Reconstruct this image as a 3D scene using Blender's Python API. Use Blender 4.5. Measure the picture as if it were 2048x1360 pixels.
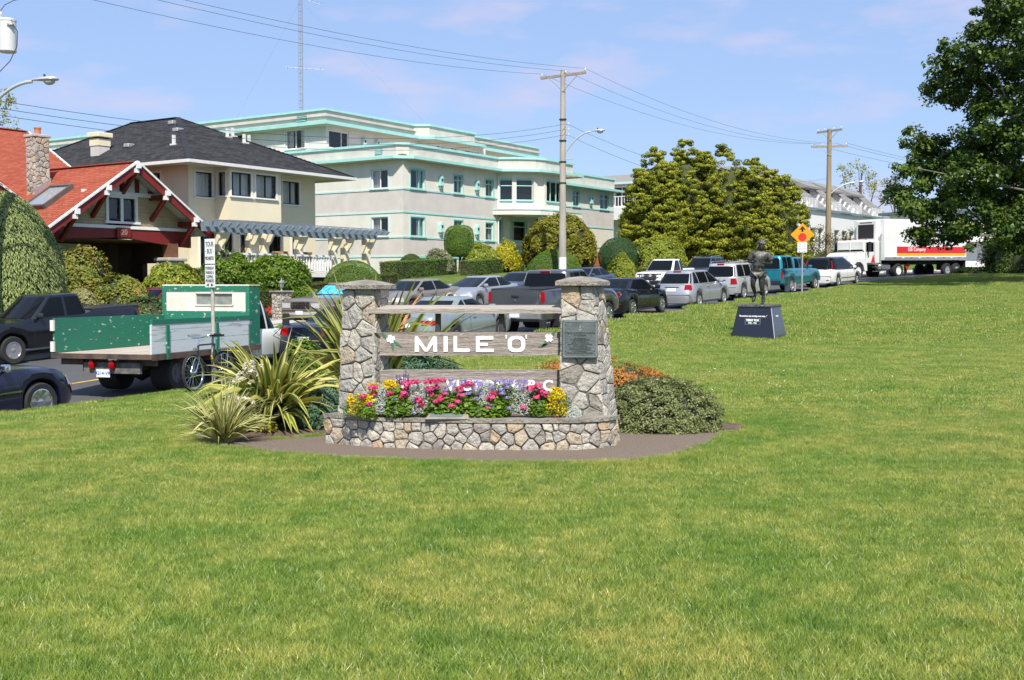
import bpy, math, random
import numpy as np
from mathutils import Vector, Matrix, Euler
random.seed(7); RNG = np.random.default_rng(7)
SC = bpy.context.scene; COL = SC.collection
for _o in list(bpy.data.objects): bpy.data.objects.remove(_o)
R = math.radians; PI = math.pi
# ---------------------------------------------------------------- camera, light, sky
EYE = Vector((0.0, 0.0, 1.65)); F = 2300.0; PITCH = math.atan(112.0 / F)
cam = bpy.data.objects.new("camera", bpy.data.cameras.new("camera")); COL.objects.link(cam)
cam.location = EYE; cam.rotation_euler = (PI / 2 - PITCH, 0, 0)
cam.data.sensor_width = 36; cam.data.lens = 36 * F / 2048
cam.data.clip_start = 0.1; cam.data.clip_end = 6000
SC.camera = cam
SUN_EL = R(50); SUN_AZ = math.atan2(0.13, -1.0)      # direction to the sun, from +Y towards +X
S = Vector((math.sin(SUN_AZ) * math.cos(SUN_EL), math.cos(SUN_AZ) * math.cos(SUN_EL), math.sin(SUN_EL)))
sun = bpy.data.objects.new("sun", bpy.data.lights.new("sun", 'SUN')); COL.objects.link(sun)
sun.data.energy = 5.0; sun.data.angle = R(0.53); sun.data.color = (1.0, 0.94, 0.83)
sun.rotation_euler = S.to_track_quat('Z', 'Y').to_euler()
world = bpy.data.worlds.new("World"); SC.world = world; world.use_nodes = True
def setup_world():
 nt = world.node_tree; N = nt.nodes; Lk = nt.links; N.clear()
 out = N.new('ShaderNodeOutputWorld'); bg = N.new('ShaderNodeBackground'); bg.inputs[1].default_value = 0.10
 sky = N.new('ShaderNodeTexSky'); sky.sky_type = 'NISHITA'; sky.sun_disc = False
 sky.sun_elevation = SUN_EL; sky.sun_rotation = SUN_AZ % (2 * PI); sky.altitude = 0
 sky.air_density = 1.0; sky.dust_density = 0.4; sky.ozone_density = 1.6
 tc = N.new('ShaderNodeTexCoord')
 sep = N.new('ShaderNodeSeparateXYZ'); Lk.new(tc.outputs['Generated'], sep.inputs[0])
 # thin stretched cloud veils
 mp = N.new('ShaderNodeMapping'); mp.inputs['Scale'].default_value = (1.0, 1.0, 3.4); mp.inputs['Location'].default_value = (0.31, 0.2, 0.13)
 Lk.new(tc.outputs['Generated'], mp.inputs[0])
 n1 = N.new('ShaderNodeTexNoise'); n1.inputs['Scale'].default_value = 7.0; n1.inputs['Detail'].default_value = 7; n1.inputs['Roughness'].default_value = 0.52
 Lk.new(mp.outputs[0], n1.inputs[0])
 r1 = N.new('ShaderNodeValToRGB'); r1.color_ramp.elements[0].position = 0.52; r1.color_ramp.elements[0].color = (0, 0, 0, 1)
 r1.color_ramp.elements[1].position = 0.72; r1.color_ramp.elements[1].color = (1, 1, 1, 1); Lk.new(n1.outputs[0], r1.inputs[0])
 gm = N.new('ShaderNodeMixRGB'); gm.blend_type = 'MULTIPLY'; gm.inputs[0].default_value = 1.0
 gm.inputs[2].default_value = SKYTINT; Lk.new(sky.outputs[0], gm.inputs[1])
 # the clear blue deepens a little upward as in the photograph
 bl = N.new('ShaderNodeMixRGB'); bl.inputs[0].default_value = 0.62; bl.inputs[2].default_value = SKYBLUE
 Lk.new(gm.outputs[0], bl.inputs[1])
 mx = N.new('ShaderNodeMixRGB'); mx.inputs[2].default_value = CLOUD
 mul = N.new('ShaderNodeMath'); mul.operation = 'MULTIPLY'; mul.inputs[1].default_value = 0.75
 Lk.new(r1.outputs[0], mul.inputs[0]); Lk.new(mul.outputs[0], mx.inputs[0]); Lk.new(bl.outputs[0], mx.inputs[1])
 Lk.new(mx.outputs[0], bg.inputs[0]); Lk.new(bg.outputs[0], out.inputs[0])
SKYTINT = (1.0, 1.0, 1.05, 1); SKYBLUE = (3.25, 4.7, 7.9, 1); CLOUD = (5.5, 5.2, 6.9, 1)
setup_world()
SC.view_settings.view_transform = 'Standard'; SC.view_settings.look = 'None'
SC.view_settings.exposure = 0.38; SC.view_settings.gamma = 1.0; SC.view_settings.use_curve_mapping = False
SC.render.engine = 'CYCLES'; SC.cycles.max_bounces = 6; SC.cycles.diffuse_bounces = 3; SC.cycles.glossy_bounces = 3
SC.cycles.transparent_max_bounces = 8; SC.cycles.use_denoising = True
# ---------------------------------------------------------------- helpers
def ray(px, py):
 d = Vector(((px - 1024) / F, -(py - 680) / F, -1.0)); return cam.rotation_euler.to_matrix() @ d
def at(px, py, y):
 """the point seen at a pixel of the photograph, y metres ahead"""
 d = ray(px, py); return EYE + d * (y / d.y)
def px_x(px, y): return (px - 1024) / F * y * 1.0
_mats = {}
def mat(name, col, rough=0.6, metal=0.0, var=0.12, vs=6.0, bump=0.0, bs=60.0, spec=0.5, coat=0.0, col2=None, detail=5.0, stretch=None, emit=0.0, contrast=(0.35, 0.65)):
 if name in _mats: return _mats[name]
 m = bpy.data.materials.new(name); m.use_nodes = True; nt = m.node_tree; N = nt.nodes; Lk = nt.links
 b = N['Principled BSDF']; b.inputs['Roughness'].default_value = rough; b.inputs['Metallic'].default_value = metal
 b.inputs['Specular IOR Level'].default_value = spec; b.inputs['Coat Weight'].default_value = coat; b.inputs['Coat Roughness'].default_value = 0.04
 c = tuple(col) + (1,)
 if var > 0 or col2:
  tc = N.new('ShaderNodeTexCoord'); no = N.new('ShaderNodeTexNoise'); no.inputs['Scale'].default_value = vs; no.inputs['Detail'].default_value = detail
  src = tc.outputs['Object']
  if stretch:
   mp = N.new('ShaderNodeMapping'); mp.inputs['Scale'].default_value = stretch; Lk.new(src, mp.inputs[0]); src = mp.outputs[0]
  Lk.new(src, no.inputs[0])
  rp = N.new('ShaderNodeValToRGB'); e = rp.color_ramp.elements; e[0].position = contrast[0]; e[1].position = contrast[1]
  if col2: e[0].color = tuple(col2) + (1,); e[1].color = c
  else:
   e[0].color = tuple(x * (1 - var) for x in col) + (1,); e[1].color = tuple(min(1, x * (1 + var)) for x in col) + (1,)
  Lk.new(no.outputs[0], rp.inputs[0]); Lk.new(rp.outputs[0], b.inputs['Base Color'])
  if bump > 0:
   nb = N.new('ShaderNodeTexNoise'); nb.inputs['Scale'].default_value = bs; nb.inputs['Detail'].default_value = 6; Lk.new(src, nb.inputs[0])
   bp = N.new('ShaderNodeBump'); bp.inputs['Strength'].default_value = min(1, bump); bp.inputs['Distance'].default_value = 0.02 * max(1, bump)
   Lk.new(nb.outputs[0], bp.inputs['Height']); Lk.new(bp.outputs[0], b.inputs['Normal'])
 else: b.inputs['Base Color'].default_value = c
 if emit: b.inputs['Emission Color'].default_value = c; b.inputs['Emission Strength'].default_value = emit
 _mats[name] = m; return m
def leafmat(name, cols, rough=0.55, trans=0.35):
 """foliage: the colour runs with a tone value stored on every leaf"""
 if name in _mats: return _mats[name]
 m = bpy.data.materials.new(name); m.use_nodes = True; nt = m.node_tree; N = nt.nodes; Lk = nt.links
 b = N['Principled BSDF']; b.inputs['Roughness'].default_value = rough; b.inputs['Specular IOR Level'].default_value = 0.22
 at_ = N.new('ShaderNodeAttribute'); at_.attribute_name = 'rnd'
 rp = N.new('ShaderNodeValToRGB'); el = rp.color_ramp.elements
 while len(el) < len(cols): el.new(0.5)
 for i, (p, c) in enumerate(cols): el[i].position = p; el[i].color = tuple(c) + (1,)
 Lk.new(at_.outputs['Fac'], rp.inputs[0]); Lk.new(rp.outputs[0], b.inputs['Base Color'])
 if trans > 0:
  tr = N.new('ShaderNodeBsdfTranslucent'); mx = N.new('ShaderNodeMixShader'); mx.inputs[0].default_value = trans
  Lk.new(rp.outputs[0], tr.inputs[0]); Lk.new(b.outputs[0], mx.inputs[1]); Lk.new(tr.outputs[0], mx.inputs[2])
  Lk.new(mx.outputs[0], N['Material Output'].inputs[0])
 _mats[name] = m; return m
def tag(o, label=None, cat=None, group=None, kind=None):
 if label: o['label'] = label
 if cat: o['category'] = cat
 if group: o['group'] = group
 if kind: o['kind'] = kind
 return o
def thing(name, label, cat, loc=(0, 0, 0), rz=0.0, ry=0.0, rx=0.0, group=None):
 o = bpy.data.objects.new(name, None); COL.objects.link(o); o.empty_display_size = 0.2
 o.location = loc; o.rotation_euler = (rx, ry, rz); return tag(o, label, cat, group)
def link(name, me, parent=None, loc=None, rot=None, scale=None):
 o = bpy.data.objects.new(name, me); COL.objects.link(o)
 if parent is not None: o.parent = parent
 if loc is not None: o.location = loc
 if rot is not None: o.rotation_euler = rot
 if scale is not None: o.scale = scale
 return o
def copy_tree(o, parent=None):
 c = o.copy(); COL.objects.link(c)
 if parent is not None: c.parent = parent
 for ch in [x for x in KIDS.get(o.name, [])] or [x for x in o.children]: copy_tree(ch, c)
 return c
KIDS = {}
class MB:
 def __init__(s): s.v = []; s.f = []
 def add(s, vs, fs):
  n = len(s.v); s.v += [tuple(p) for p in vs]; s.f += [tuple(i + n for i in f) for f in fs]; return s
 def box(s, x0, x1, y0, y1, z0, z1):
  return s.add([(x0, y0, z0), (x1, y0, z0), (x1, y1, z0), (x0, y1, z0), (x0, y0, z1), (x1, y0, z1), (x1, y1, z1), (x0, y1, z1)],
      [(0, 3, 2, 1), (4, 5, 6, 7), (0, 1, 5, 4), (1, 2, 6, 5), (2, 3, 7, 6), (3, 0, 4, 7)])
 def bbox(s, x0, x1, y0, y1, z0, z1, b=0.02):
  """box with chamfered edges"""
  M = [(x0, y0, z0), (x1, y1, z1)]; vs = []; idx = {}
  for i in (0, 1):
   for j in (0, 1):
    for k in (0, 1):
     X, Y, Z = M[i][0], M[j][1], M[k][2]; sx, sy, sz = (b, -b)[i], (b, -b)[j], (b, -b)[k]
     idx[i, j, k] = len(vs); vs += [(X, Y + sy, Z + sz), (X + sx, Y, Z + sz), (X + sx, Y + sy, Z)]
  I = idx; f = []
  for i in (0, 1): f.append([I[i, a, c] for a, c in ((0, 0), (1, 0), (1, 1), (0, 1))])
  for j in (0, 1): f.append([I[a, j, c] + 1 for a, c in ((0, 0), (1, 0), (1, 1), (0, 1))])
  for k in (0, 1): f.append([I[a, c, k] + 2 for a, c in ((0, 0), (1, 0), (1, 1), (0, 1))])
  for a in (0, 1):
   for c in (0, 1):
    f.append([I[0, a, c] + 1, I[1, a, c] + 1, I[1, a, c] + 2, I[0, a, c] + 2])
    f.append([I[a, 0, c], I[a, 1, c], I[a, 1, c] + 2, I[a, 0, c] + 2])
    f.append([I[a, c, 0], I[a, c, 1], I[a, c, 1] + 1, I[a, c, 0] + 1])
  for q in I.values(): f.append([q, q + 1, q + 2])
  return s.add(vs, f)
 def beam(s, p0, p1, w, h, up=(0, 0, 1)):
  p0, p1 = Vector(p0), Vector(p1); d = (p1 - p0).normalized(); u = Vector(up); a = d.cross(u)
  if a.length < 1e-4: a = d.cross(Vector((0, 1, 0)))
  a.normalize(); u = a.cross(d).normalized(); a *= w / 2; u *= h / 2
  vs = [p + x * i + u * j for p in (p0, p1) for i, j in ((-1, -1), (1, -1), (1, 1), (-1, 1)) for x in (a,)]
  return s.add(vs, [(0, 1, 2, 3), (7, 6, 5, 4), (0, 4, 5, 1), (1, 5, 6, 2), (2, 6, 7, 3), (3, 7, 4, 0)])
 def cyl(s, p0, p1, r0, r1=None, n=12, caps=True):
  r1 = r0 if r1 is None else r1; p0, p1 = Vector(p0), Vector(p1); d = (p1 - p0).normalized()
  a = d.orthogonal().normalized(); b = d.cross(a); vs = []
  for p, r in ((p0, r0), (p1, r1)):
   for i in range(n):
    t = 2 * PI * i / n; vs.append(p + (a * math.cos(t) + b * math.sin(t)) * r)
  f = [(i, (i + 1) % n, n + (i + 1) % n, n + i) for i in range(n)]
  if caps: f += [tuple(range(n))[::-1], tuple(range(n, 2 * n))]
  return s.add(vs, f)
 def tube(s, pts, r, n=6, r1=None):
  pts = [Vector(p) for p in pts]; m = len(pts); vs = []; a = None
  for i, p in enumerate(pts):
   d = (pts[min(i + 1, m - 1)] - pts[max(i - 1, 0)]).normalized()
   a = d.orthogonal().normalized() if a is None else (a - d * a.dot(d)).normalized()
   b = d.cross(a); rr = r if r1 is None else r + (r1 - r) * i / (m - 1)
   for k in range(n):
    t = 2 * PI * k / n; vs.append(p + (a * math.cos(t) + b * math.sin(t)) * rr)
  f = [(i * n + k, i * n + (k + 1) % n, (i + 1) * n + (k + 1) % n, (i + 1) * n + k) for i in range(m - 1) for k in range(n)]
  f += [tuple(range(n))[::-1], tuple(range((m - 1) * n, m * n))]
  return s.add(vs, f)
 def prism(s, poly, vec):
  """poly: list of 3-D points; extruded along vec"""
  n = len(poly); vec = Vector(vec); P = [Vector(p) for p in poly]
  return s.add(P + [p + vec for p in P], [tuple(range(n))[::-1], tuple(range(n, 2 * n))] + [(i, (i + 1) % n, n + (i + 1) % n, n + i) for i in range(n)])
 def lathe(s, prof, n=16, M=None):
  """prof: (r, z) list about the z axis"""
  vs = []; f = []
  for r, z in prof:
   for k in range(n):
    t = 2 * PI * k / n; vs.append((r * math.cos(t), r * math.sin(t), z))
  for i in range(len(prof) - 1):
   for k in range(n): f.append((i * n + k, i * n + (k + 1) % n, (i + 1) * n + (k + 1) % n, (i + 1) * n + k))
  f += [tuple(range(n))[::-1], tuple(range((len(prof) - 1) * n, len(prof) * n))]
  if M is not None: vs = [M @ Vector(v) for v in vs]
  return s.add(vs, f)
 def grid(s, P):
  """P: rows of points"""
  nr, nc = len(P), len(P[0])
  return s.add([p for r in P for p in r], [(i * nc + j, i * nc + j + 1, (i + 1) * nc + j + 1, (i + 1) * nc + j) for i in range(nr - 1) for j in range(nc - 1)])
 def poly(s, pts): return s.add(pts, [tuple(range(len(pts)))])
 def xf(s, M): s.v = [tuple(M @ Vector(p)) for p in s.v]; return s
 def mesh(s, name, m=None, smooth=None):
  me = bpy.data.meshes.new(name); me.from_pydata(s.v, [], s.f); me.update()
  if m is not None:
   for q in (m if isinstance(m, (list, tuple)) else [m]): me.materials.append(q)
  if smooth: me.shade_smooth(); me.set_sharp_from_angle(angle=R(smooth))
  return me
 def obj(s, name, m, parent=None, smooth=None, label=None, fix=True, loc=None, rot=None):
  me = s.mesh(name, m, smooth)
  if fix: fixn(me)
  o = link(name, me, parent, loc, rot)
  if label: o['label'] = label
  return o
def fixn(me):
 import bmesh
 b = bmesh.new(); b.from_mesh(me); bmesh.ops.recalc_face_normals(b, faces=b.faces); b.to_mesh(me); b.free()
_txt = {}
def text_mesh(txt, size, depth=0.004, bold=0.0, sx=1.0, m=None, align='CENTER', shear=0.0, space=1.0):
 key = (txt, size, depth, bold, sx, align, shear)
 cu = bpy.data.curves.new('lettering', 'FONT'); cu.body = txt; cu.size = size; cu.extrude = depth / 2; cu.offset = bold
 cu.align_x = align; cu.align_y = 'CENTER'; cu.shear = shear; cu.space_character = space; cu.resolution_u = 3
 o = bpy.data.objects.new('lettering', cu); COL.objects.link(o)
 dg = bpy.context.evaluated_depsgraph_get(); me = bpy.data.meshes.new_from_object(o.evaluated_get(dg))
 bpy.data.objects.remove(o); bpy.data.curves.remove(cu)
 if sx != 1.0: me.transform(Matrix.Diagonal((sx, 1, 1, 1)))
 me.materials.clear()
 if m is not None: me.materials.append(m)
 me.name = 'lettering'; return me
def text_obj(name, txt, size, m, parent, loc, rot, **k):
 return link(name, text_mesh(txt, size, m=m, **k), parent, loc, rot)
def np_mesh(name, V, Fq, m, rnd=None):
 """V (n,3); Fq (k,4) or (k,3); rnd per face value in 0..1, stored on faces"""
 me = bpy.data.meshes.new(name); V = np.asarray(V, np.float32); Fq = np.asarray(Fq, np.int32); k = Fq.shape[1]
 me.vertices.add(len(V)); me.vertices.foreach_set('co', V.ravel())
 me.loops.add(Fq.size); me.loops.foreach_set('vertex_index', Fq.ravel())
 me.polygons.add(len(Fq)); me.polygons.foreach_set('loop_start', np.arange(0, Fq.size, k, dtype=np.int32)); me.polygons.foreach_set('loop_total', np.full(len(Fq), k, np.int32))
 me.update(calc_edges=True)
 if m is not None: me.materials.append(m)
 if rnd is not None:
  a = me.attributes.new('rnd', 'FLOAT', 'FACE'); a.data.foreach_set('value', np.asarray(rnd, np.float32))
 return me
# ---------------------------------------------------------------- lie of the land
A30 = R(30.0)
def build_path():
 """centre line of the street: straight at 30 degrees right of ahead, then bending right over the rise"""
 c = 21.75; p0 = np.array([-c * math.cos(A30), c * math.sin(A30)])   # foot of the perpendicular from the eye: s = 0
 P = []; s = -90.0
 while s < 68: P.append((s, *(p0 + s * np.array([math.sin(A30), math.cos(A30)])), A30)); s += 2.0
 x, y = P[-1][1], P[-1][2]; a = A30; s = P[-1][0]
 while s < 260:
  a = min(R(57), a + R(1.7)); x += 2 * math.sin(a); y += 2 * math.cos(a); s += 2; P.append((s, x, y, a))
 return np.array(P)
PATH = build_path()
_ZS = np.array([-90, -40, 0, 14.8, 20.5, 27.4, 31.5, 40, 46.4, 52.7, 59.6, 66.5, 80, 100, 130, 180, 260])
_ZZ = np.array([-3.2, -2.6, -1.35, -.80, -.45, -.10, .13, .47, .71, .96, 1.23, 1.50, 2.05, 2.7, 3.4, 4.0, 4.2])
def Zs(s):
 k = np.array([-3, -1.5, 0, 1.5, 3]); return sum(np.interp(np.asarray(s) + q, _ZS, _ZZ) for q in k) / 5
def sn(x, y):
 x = np.asarray(x, float); y = np.asarray(y, float); sh = x.shape; x = x.ravel(); y = y.ravel()
 s = np.empty_like(x); n = np.empty_like(x)
 for i in range(0, len(x), 4000):
  X = x[i:i + 4000, None]; Y = y[i:i + 4000, None]
  j = np.argmin((X - PATH[None, :, 1]) ** 2 + (Y - PATH[None, :, 2]) ** 2, axis=1)
  a = PATH[j, 3]; dx = X[:, 0] - PATH[j, 1]; dy = Y[:, 0] - PATH[j, 2]
  s[i:i + 4000] = PATH[j, 0] + dx * np.sin(a) + dy * np.cos(a); n[i:i + 4000] = dx * np.cos(a) - dy * np.sin(a)
 return s.reshape(sh), n.reshape(sh)
def road_pt(s, n):
 x = np.interp(s, PATH[:, 0], PATH[:, 1]); y = np.interp(s, PATH[:, 0], PATH[:, 2]); a = np.interp(s, PATH[:, 0], PATH[:, 3])
 return x + n * math.cos(a), y - n * math.sin(a)
HW = 5.65
CTRL = np.array([(0, -4, 0.02), (0, 2, 0), (0, 5, 0), (-5, 5, -.03), (5, 5, 0), (0, 11, 0), (-2.2, 11.5, 0), (2, 12, 0), (-6, 10, -.08), (-12, 8, -.35), (-20, 0, -.9), (6, 12, .0),
     (-5, 16, -.10), (-7.6, 19, -.36), (-6, 21.1, -.25), (-1, 20, .0), (-2.6, 27, .04), (1.1, 33.7, .32), (7.3, 34, .05), (4.4, 28, 0.0), (3.4, 37.7, .50), (7.3, 44.6, .78), (12, 24, .03), (20, 20, .1),
     (14, 36, .25), (12.2, 53, 1.15), (19.4, 65.9, 1.58), (26, 60, 1.62), (18, 46, .85), (30, 70, 2.05), (36, 80, 2.42), (24, 40, .8), (45, 90, 2.7), (50, 60, 2.0), (60, 30, 1.0), (30, 0, .1), (0, -30, 0), (80, 110, 3.3), (60, 130, 3.6)])
def _tps(r2): return 0.5 * r2 * np.log(r2 + 1e-9)
def _fit():
 X = CTRL[:, :2] / 10; n = len(X); K = _tps(((X[:, None] - X[None]) ** 2).sum(-1)) + np.eye(n) * 0.02
 Pm = np.hstack([np.ones((n, 1)), X]); A = np.block([[K, Pm], [Pm.T, np.zeros((3, 3))]])
 return X, np.linalg.solve(A, np.concatenate([CTRL[:, 2], np.zeros(3)]))
_CX, _CW = _fit()
def lawn_z(x, y):
 x = np.asarray(x, float); sh = x.shape; P = np.stack([np.clip(x, -40, 80).ravel(), np.clip(np.asarray(y, float), -30, 130).ravel()], 1) / 10
 K = _tps(((P[:, None] - _CX[None]) ** 2).sum(-1)); n = len(_CX)
 return (K @ _CW[:n] + _CW[n] + P @ _CW[n + 1:]).reshape(sh)
def smooth(t): t = np.clip(t, 0, 1); return t * t * (3 - 2 * t)
def Gz(x, y):
 """height of the open ground (not of the carriageway)"""
 x = np.asarray(x, float); y = np.asarray(y, float); s, n = sn(x, y); zr = Zs(s)
 park = lawn_z(x, y); k = smooth((n - (HW + .14)) / 0.9)
 zp = (zr + .10) * (1 - k) + np.maximum(park, zr + .10 - 5 * (n > 30)) * k if False else (zr + .10) * (1 - k) + park * k
 yard = zr + .15 + 1.0 * smooth((-n - 8.2) / 3.2)
 z = np.where(n > HW, zp, np.where(n < -HW, yard, zr - .35))
 far = smooth((np.hypot(x, y) - 130) / 200)
 return z * (1 - far) + 3.2 * far
def G(x, y): return float(Gz(np.array([x]), np.array([y]))[0])
def RZ(x, y): return float(Zs(sn(np.array([x]), np.array([y]))[0])[0])
def axis(a, b, fine0, fine1, st, k):
 v = list(np.arange(fine0, fine1 + .01, st)); d = st
 lo = []; x = fine0
 while x > a: d *= k; x -= d; lo.append(x)
 hi = []; x = fine1; d = st
 while x < b: d *= k; x += d; hi.append(x)
 return np.array(lo[::-1] + v + hi)
M_road = mat('asphalt', (.085, .085, .088), .9, var=.10, vs=.8, bump=.6, bs=120, col2=None)
M_conc = mat('concrete', (.42, .40, .37), .9, var=.15, vs=2.5, bump=.4, bs=80)
M_soil = mat('garden_soil', (.13, .088, .058), .95, var=.3, vs=9, bump=1.5, bs=40)
M_pave = mat('exposed_aggregate', (.36, .28, .21), .9, bump=1.2, bs=150, vs=85, col2=(.13, .095, .068), detail=3)
M_white = mat('white_paint', (.78, .78, .76), .5, var=.05, vs=4)
def lawn_material():
 m = bpy.data.materials.new('lawn_turf'); m.use_nodes = True; nt = m.node_tree; N = nt.nodes; Lk = nt.links; b = N['Principled BSDF']
 b.inputs['Roughness'].default_value = .8; b.inputs['Specular IOR Level'].default_value = .2
 tc = N.new('ShaderNodeTexCoord')
 def noise(sc, det, pos, c0, c1):
  n = N.new('ShaderNodeTexNoise'); n.inputs['Scale'].default_value = sc; n.inputs['Detail'].default_value = det; Lk.new(tc.outputs['Object'], n.inputs[0])
  r = N.new('ShaderNodeValToRGB'); e = r.color_ramp.elements; e[0].position, e[1].position = pos; e[0].color = c0 + (1,); e[1].color = c1 + (1,); Lk.new(n.outputs[0], r.inputs[0]); return r
 a = noise(.55, 6, (.35, .68), (.105, .175, .028), (.185, .235, .052))
 c = noise(26, 5, (.3, .7), (.6, .6, .6), (1.15, 1.15, 1.15))
 mx = N.new('ShaderNodeMixRGB'); mx.blend_type = 'MULTIPLY'; mx.inputs[0].default_value = 1; Lk.new(a.outputs[0], mx.inputs[1]); Lk.new(c.outputs[0], mx.inputs[2])
 Lk.new(mx.outputs[0], b.inputs['Base Color'])
 nb = N.new('ShaderNodeTexNoise'); nb.inputs['Scale'].default_value = 60; nb.inputs['Detail'].default_value = 6; Lk.new(tc.outputs['Object'], nb.inputs[0])
 bp = N.new('ShaderNodeBump'); bp.inputs['Strength'].default_value = 1; bp.inputs['Distance'].default_value = .05; Lk.new(nb.outputs[0], bp.inputs['Height']); Lk.new(bp.outputs[0], b.inputs['Normal'])
 return m
M_lawn = lawn_material()
def ground():
 X = axis(-1500, 1800, -46, 62, .6, 1.28); Y = axis(-700, 2600, -8, 116, .6, 1.28)
 gx, gy = np.meshgrid(X, Y); z = Gz(gx, gy); s, n = sn(gx, gy); far = np.hypot(gx, gy) > 200
 V = np.stack([gx, gy, z], -1).reshape(-1, 3); nr, nc = gx.shape
 q = (np.arange(nr - 1)[:, None] * nc + np.arange(nc - 1)[None]); Fc = np.stack([q, q + 1, q + nc + 1, q + nc], -1).reshape(-1, 4)
 nn = n.ravel()[Fc].mean(1)
 for name, sel, m in (('park_lawn', nn > 0, M_lawn), ('yard_ground', nn <= 0, M_lawn)):
  f = Fc[sel]; u, inv = np.unique(f, return_inverse=True)
  me = np_mesh(name, V[u], inv.reshape(f.shape), m); me.shade_smooth(); tag(link(name, me), kind='structure')
ground()
def strip(name, m, s0, s1, n0, n1, dz, kind='structure', step=2.0, thick=None, parent=None):
 S_ = np.arange(s0, s1 + .01, step); V = []; Fc = []
 cols = [(n0, dz), (n1, dz)] if thick is None else [(n0, dz - thick), (n0, dz), (n1, dz), (n1, dz - thick)]
 for i, s in enumerate(S_):
  z = float(Zs(s))
  for n, d in cols: x, y = road_pt(s, n); V.append((x, y, z + d))
 k = len(cols)
 for i in range(len(S_) - 1):
  for j in range(k - 1): Fc.append((i * k + j, i * k + j + 1, (i + 1) * k + j + 1, (i + 1) * k + j))
 me = np_mesh(name, V, Fc, m); o = link(name, me, parent)
 return tag(o, kind=kind) if parent is None else o
strip('road', M_road, -80, 240, -HW, HW, 0)
strip('pavement', M_conc, -80, 240, -HW - 2.4, -HW - .15, .155, thick=.3)
# kerbs in separate lengths of stone
kerbs = []
for side, nm in ((-1, 'far'), (1, 'near')):
 k0 = strip('kerb', M_conc, -60, 160 if side < 0 else 62, side * HW, side * (HW + .15), .135, thick=.4)
def line_mat():
 return mat('road_paint', (.62, .42, .06), .7, var=.25, vs=3)
strip('road_marking', line_mat(), -60, 170, -.11, .01, .004)
# paved apron and soil bed round the monument
def patch(name, pts, m, dz, lift=None):
 P = np.array(pts, float); n = len(P); c = P.mean(0); V = []; Fc = []; rings = 6
 for r in range(1, rings + 1):
  for p in P: q = c + (p - c) * r / rings; V.append((q[0], q[1], G(q[0], q[1]) + dz + (lift(q) if lift else 0)))
 V.append((c[0], c[1], G(c[0], c[1]) + dz + (lift(c) if lift else 0))); b = MB(); f = [(n * rings, i, (i + 1) % n) for i in range(n)]
 f += [((r - 1) * n + i, r * n + i, r * n + (i + 1) % n, (r - 1) * n + (i + 1) % n) for r in range(1, rings) for i in range(n)]
 b.add(V, f); return b.obj(name, m, smooth=60)
APRON = [(-3.1, 11.7), (-2.77, 11.5), (-2.3, 11.15), (-1.8, 10.88), (-1.1, 10.65), (-.39, 10.52), (.4, 10.5), (1.04, 10.6), (1.52, 10.95), (2.0, 11.7), (2.35, 12.7), (2.3, 13.4), (1.0, 13.6), (-1.5, 12.6), (-2.0, 12.3), (-2.6, 11.95)]
tag(patch('paved_apron', APRON, M_pave, .022), kind='structure')
SOIL = [(-3.5, 12.5), (-3.25, 11.95), (-2.95, 11.72), (-2.75, 11.75), (-2.56, 12.1), (-2.1, 12.5), (-1.8, 12.2), (-1.0, 12.1), (.9, 12.1), (1.3, 12.3), (2.3, 12.6), (2.62, 12.75), (2.72, 13.3), (1.9, 14.2), (1.6, 15.2), (0, 15.6), (-2.5, 15.4), (-3.5, 14.6), (-3.8, 13.4)]
tag(patch('garden_bed', SOIL, M_soil, .010), kind='structure')
# ---------------------------------------------------------------- building materials and tools
def stucco(name, c, c2=None, bump=.5): return mat(name, c, .9, var=.07, vs=1.3, bump=bump, bs=45, col2=c2, contrast=(.3, .7))
M_cream = stucco('cream_stucco', (.70, .665, .58)); M_cream2 = stucco('pale_stucco', (.66, .64, .58))
M_grey = stucco('grey_stucco', (.64, .60, .56), (.56, .515, .48), 1.2); M_para = stucco('weathered_parapet', (.62, .58, .52), (.50, .46, .41), .8)
M_beige = stucco('beige_stucco', (.76, .69, .50), (.71, .64, .45))
M_teal = mat('turquoise_paint', (.34, .63, .59), .55, var=.06, vs=2); M_tealpale = mat('pale_turquoise_trim', (.50, .68, .66), .6, var=.05)
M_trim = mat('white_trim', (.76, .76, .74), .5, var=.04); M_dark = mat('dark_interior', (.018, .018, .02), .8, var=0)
M_curt = mat('curtain_cloth', (.80, .79, .74), .9, var=.22, vs=9, stretch=(9, 9, .15)); M_soffit = mat('soffit_paint', (.55, .50, .38), .8, var=.04)
M_blackf = mat('black_window_frame', (.02, .02, .022), .4, var=0)
M_red = mat('dark_red_paint', (.17, .014, .012), .55, var=.1, vs=3)
M_slate = mat('blue_grey_paint', (.17, .22, .27), .6, var=.08)
M_gut = mat('gutter_white', (.68, .68, .66), .45, var=.05)
M_metal = mat('galvanised_metal', (.50, .50, .50), .45, .6, var=.1, vs=20)
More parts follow.
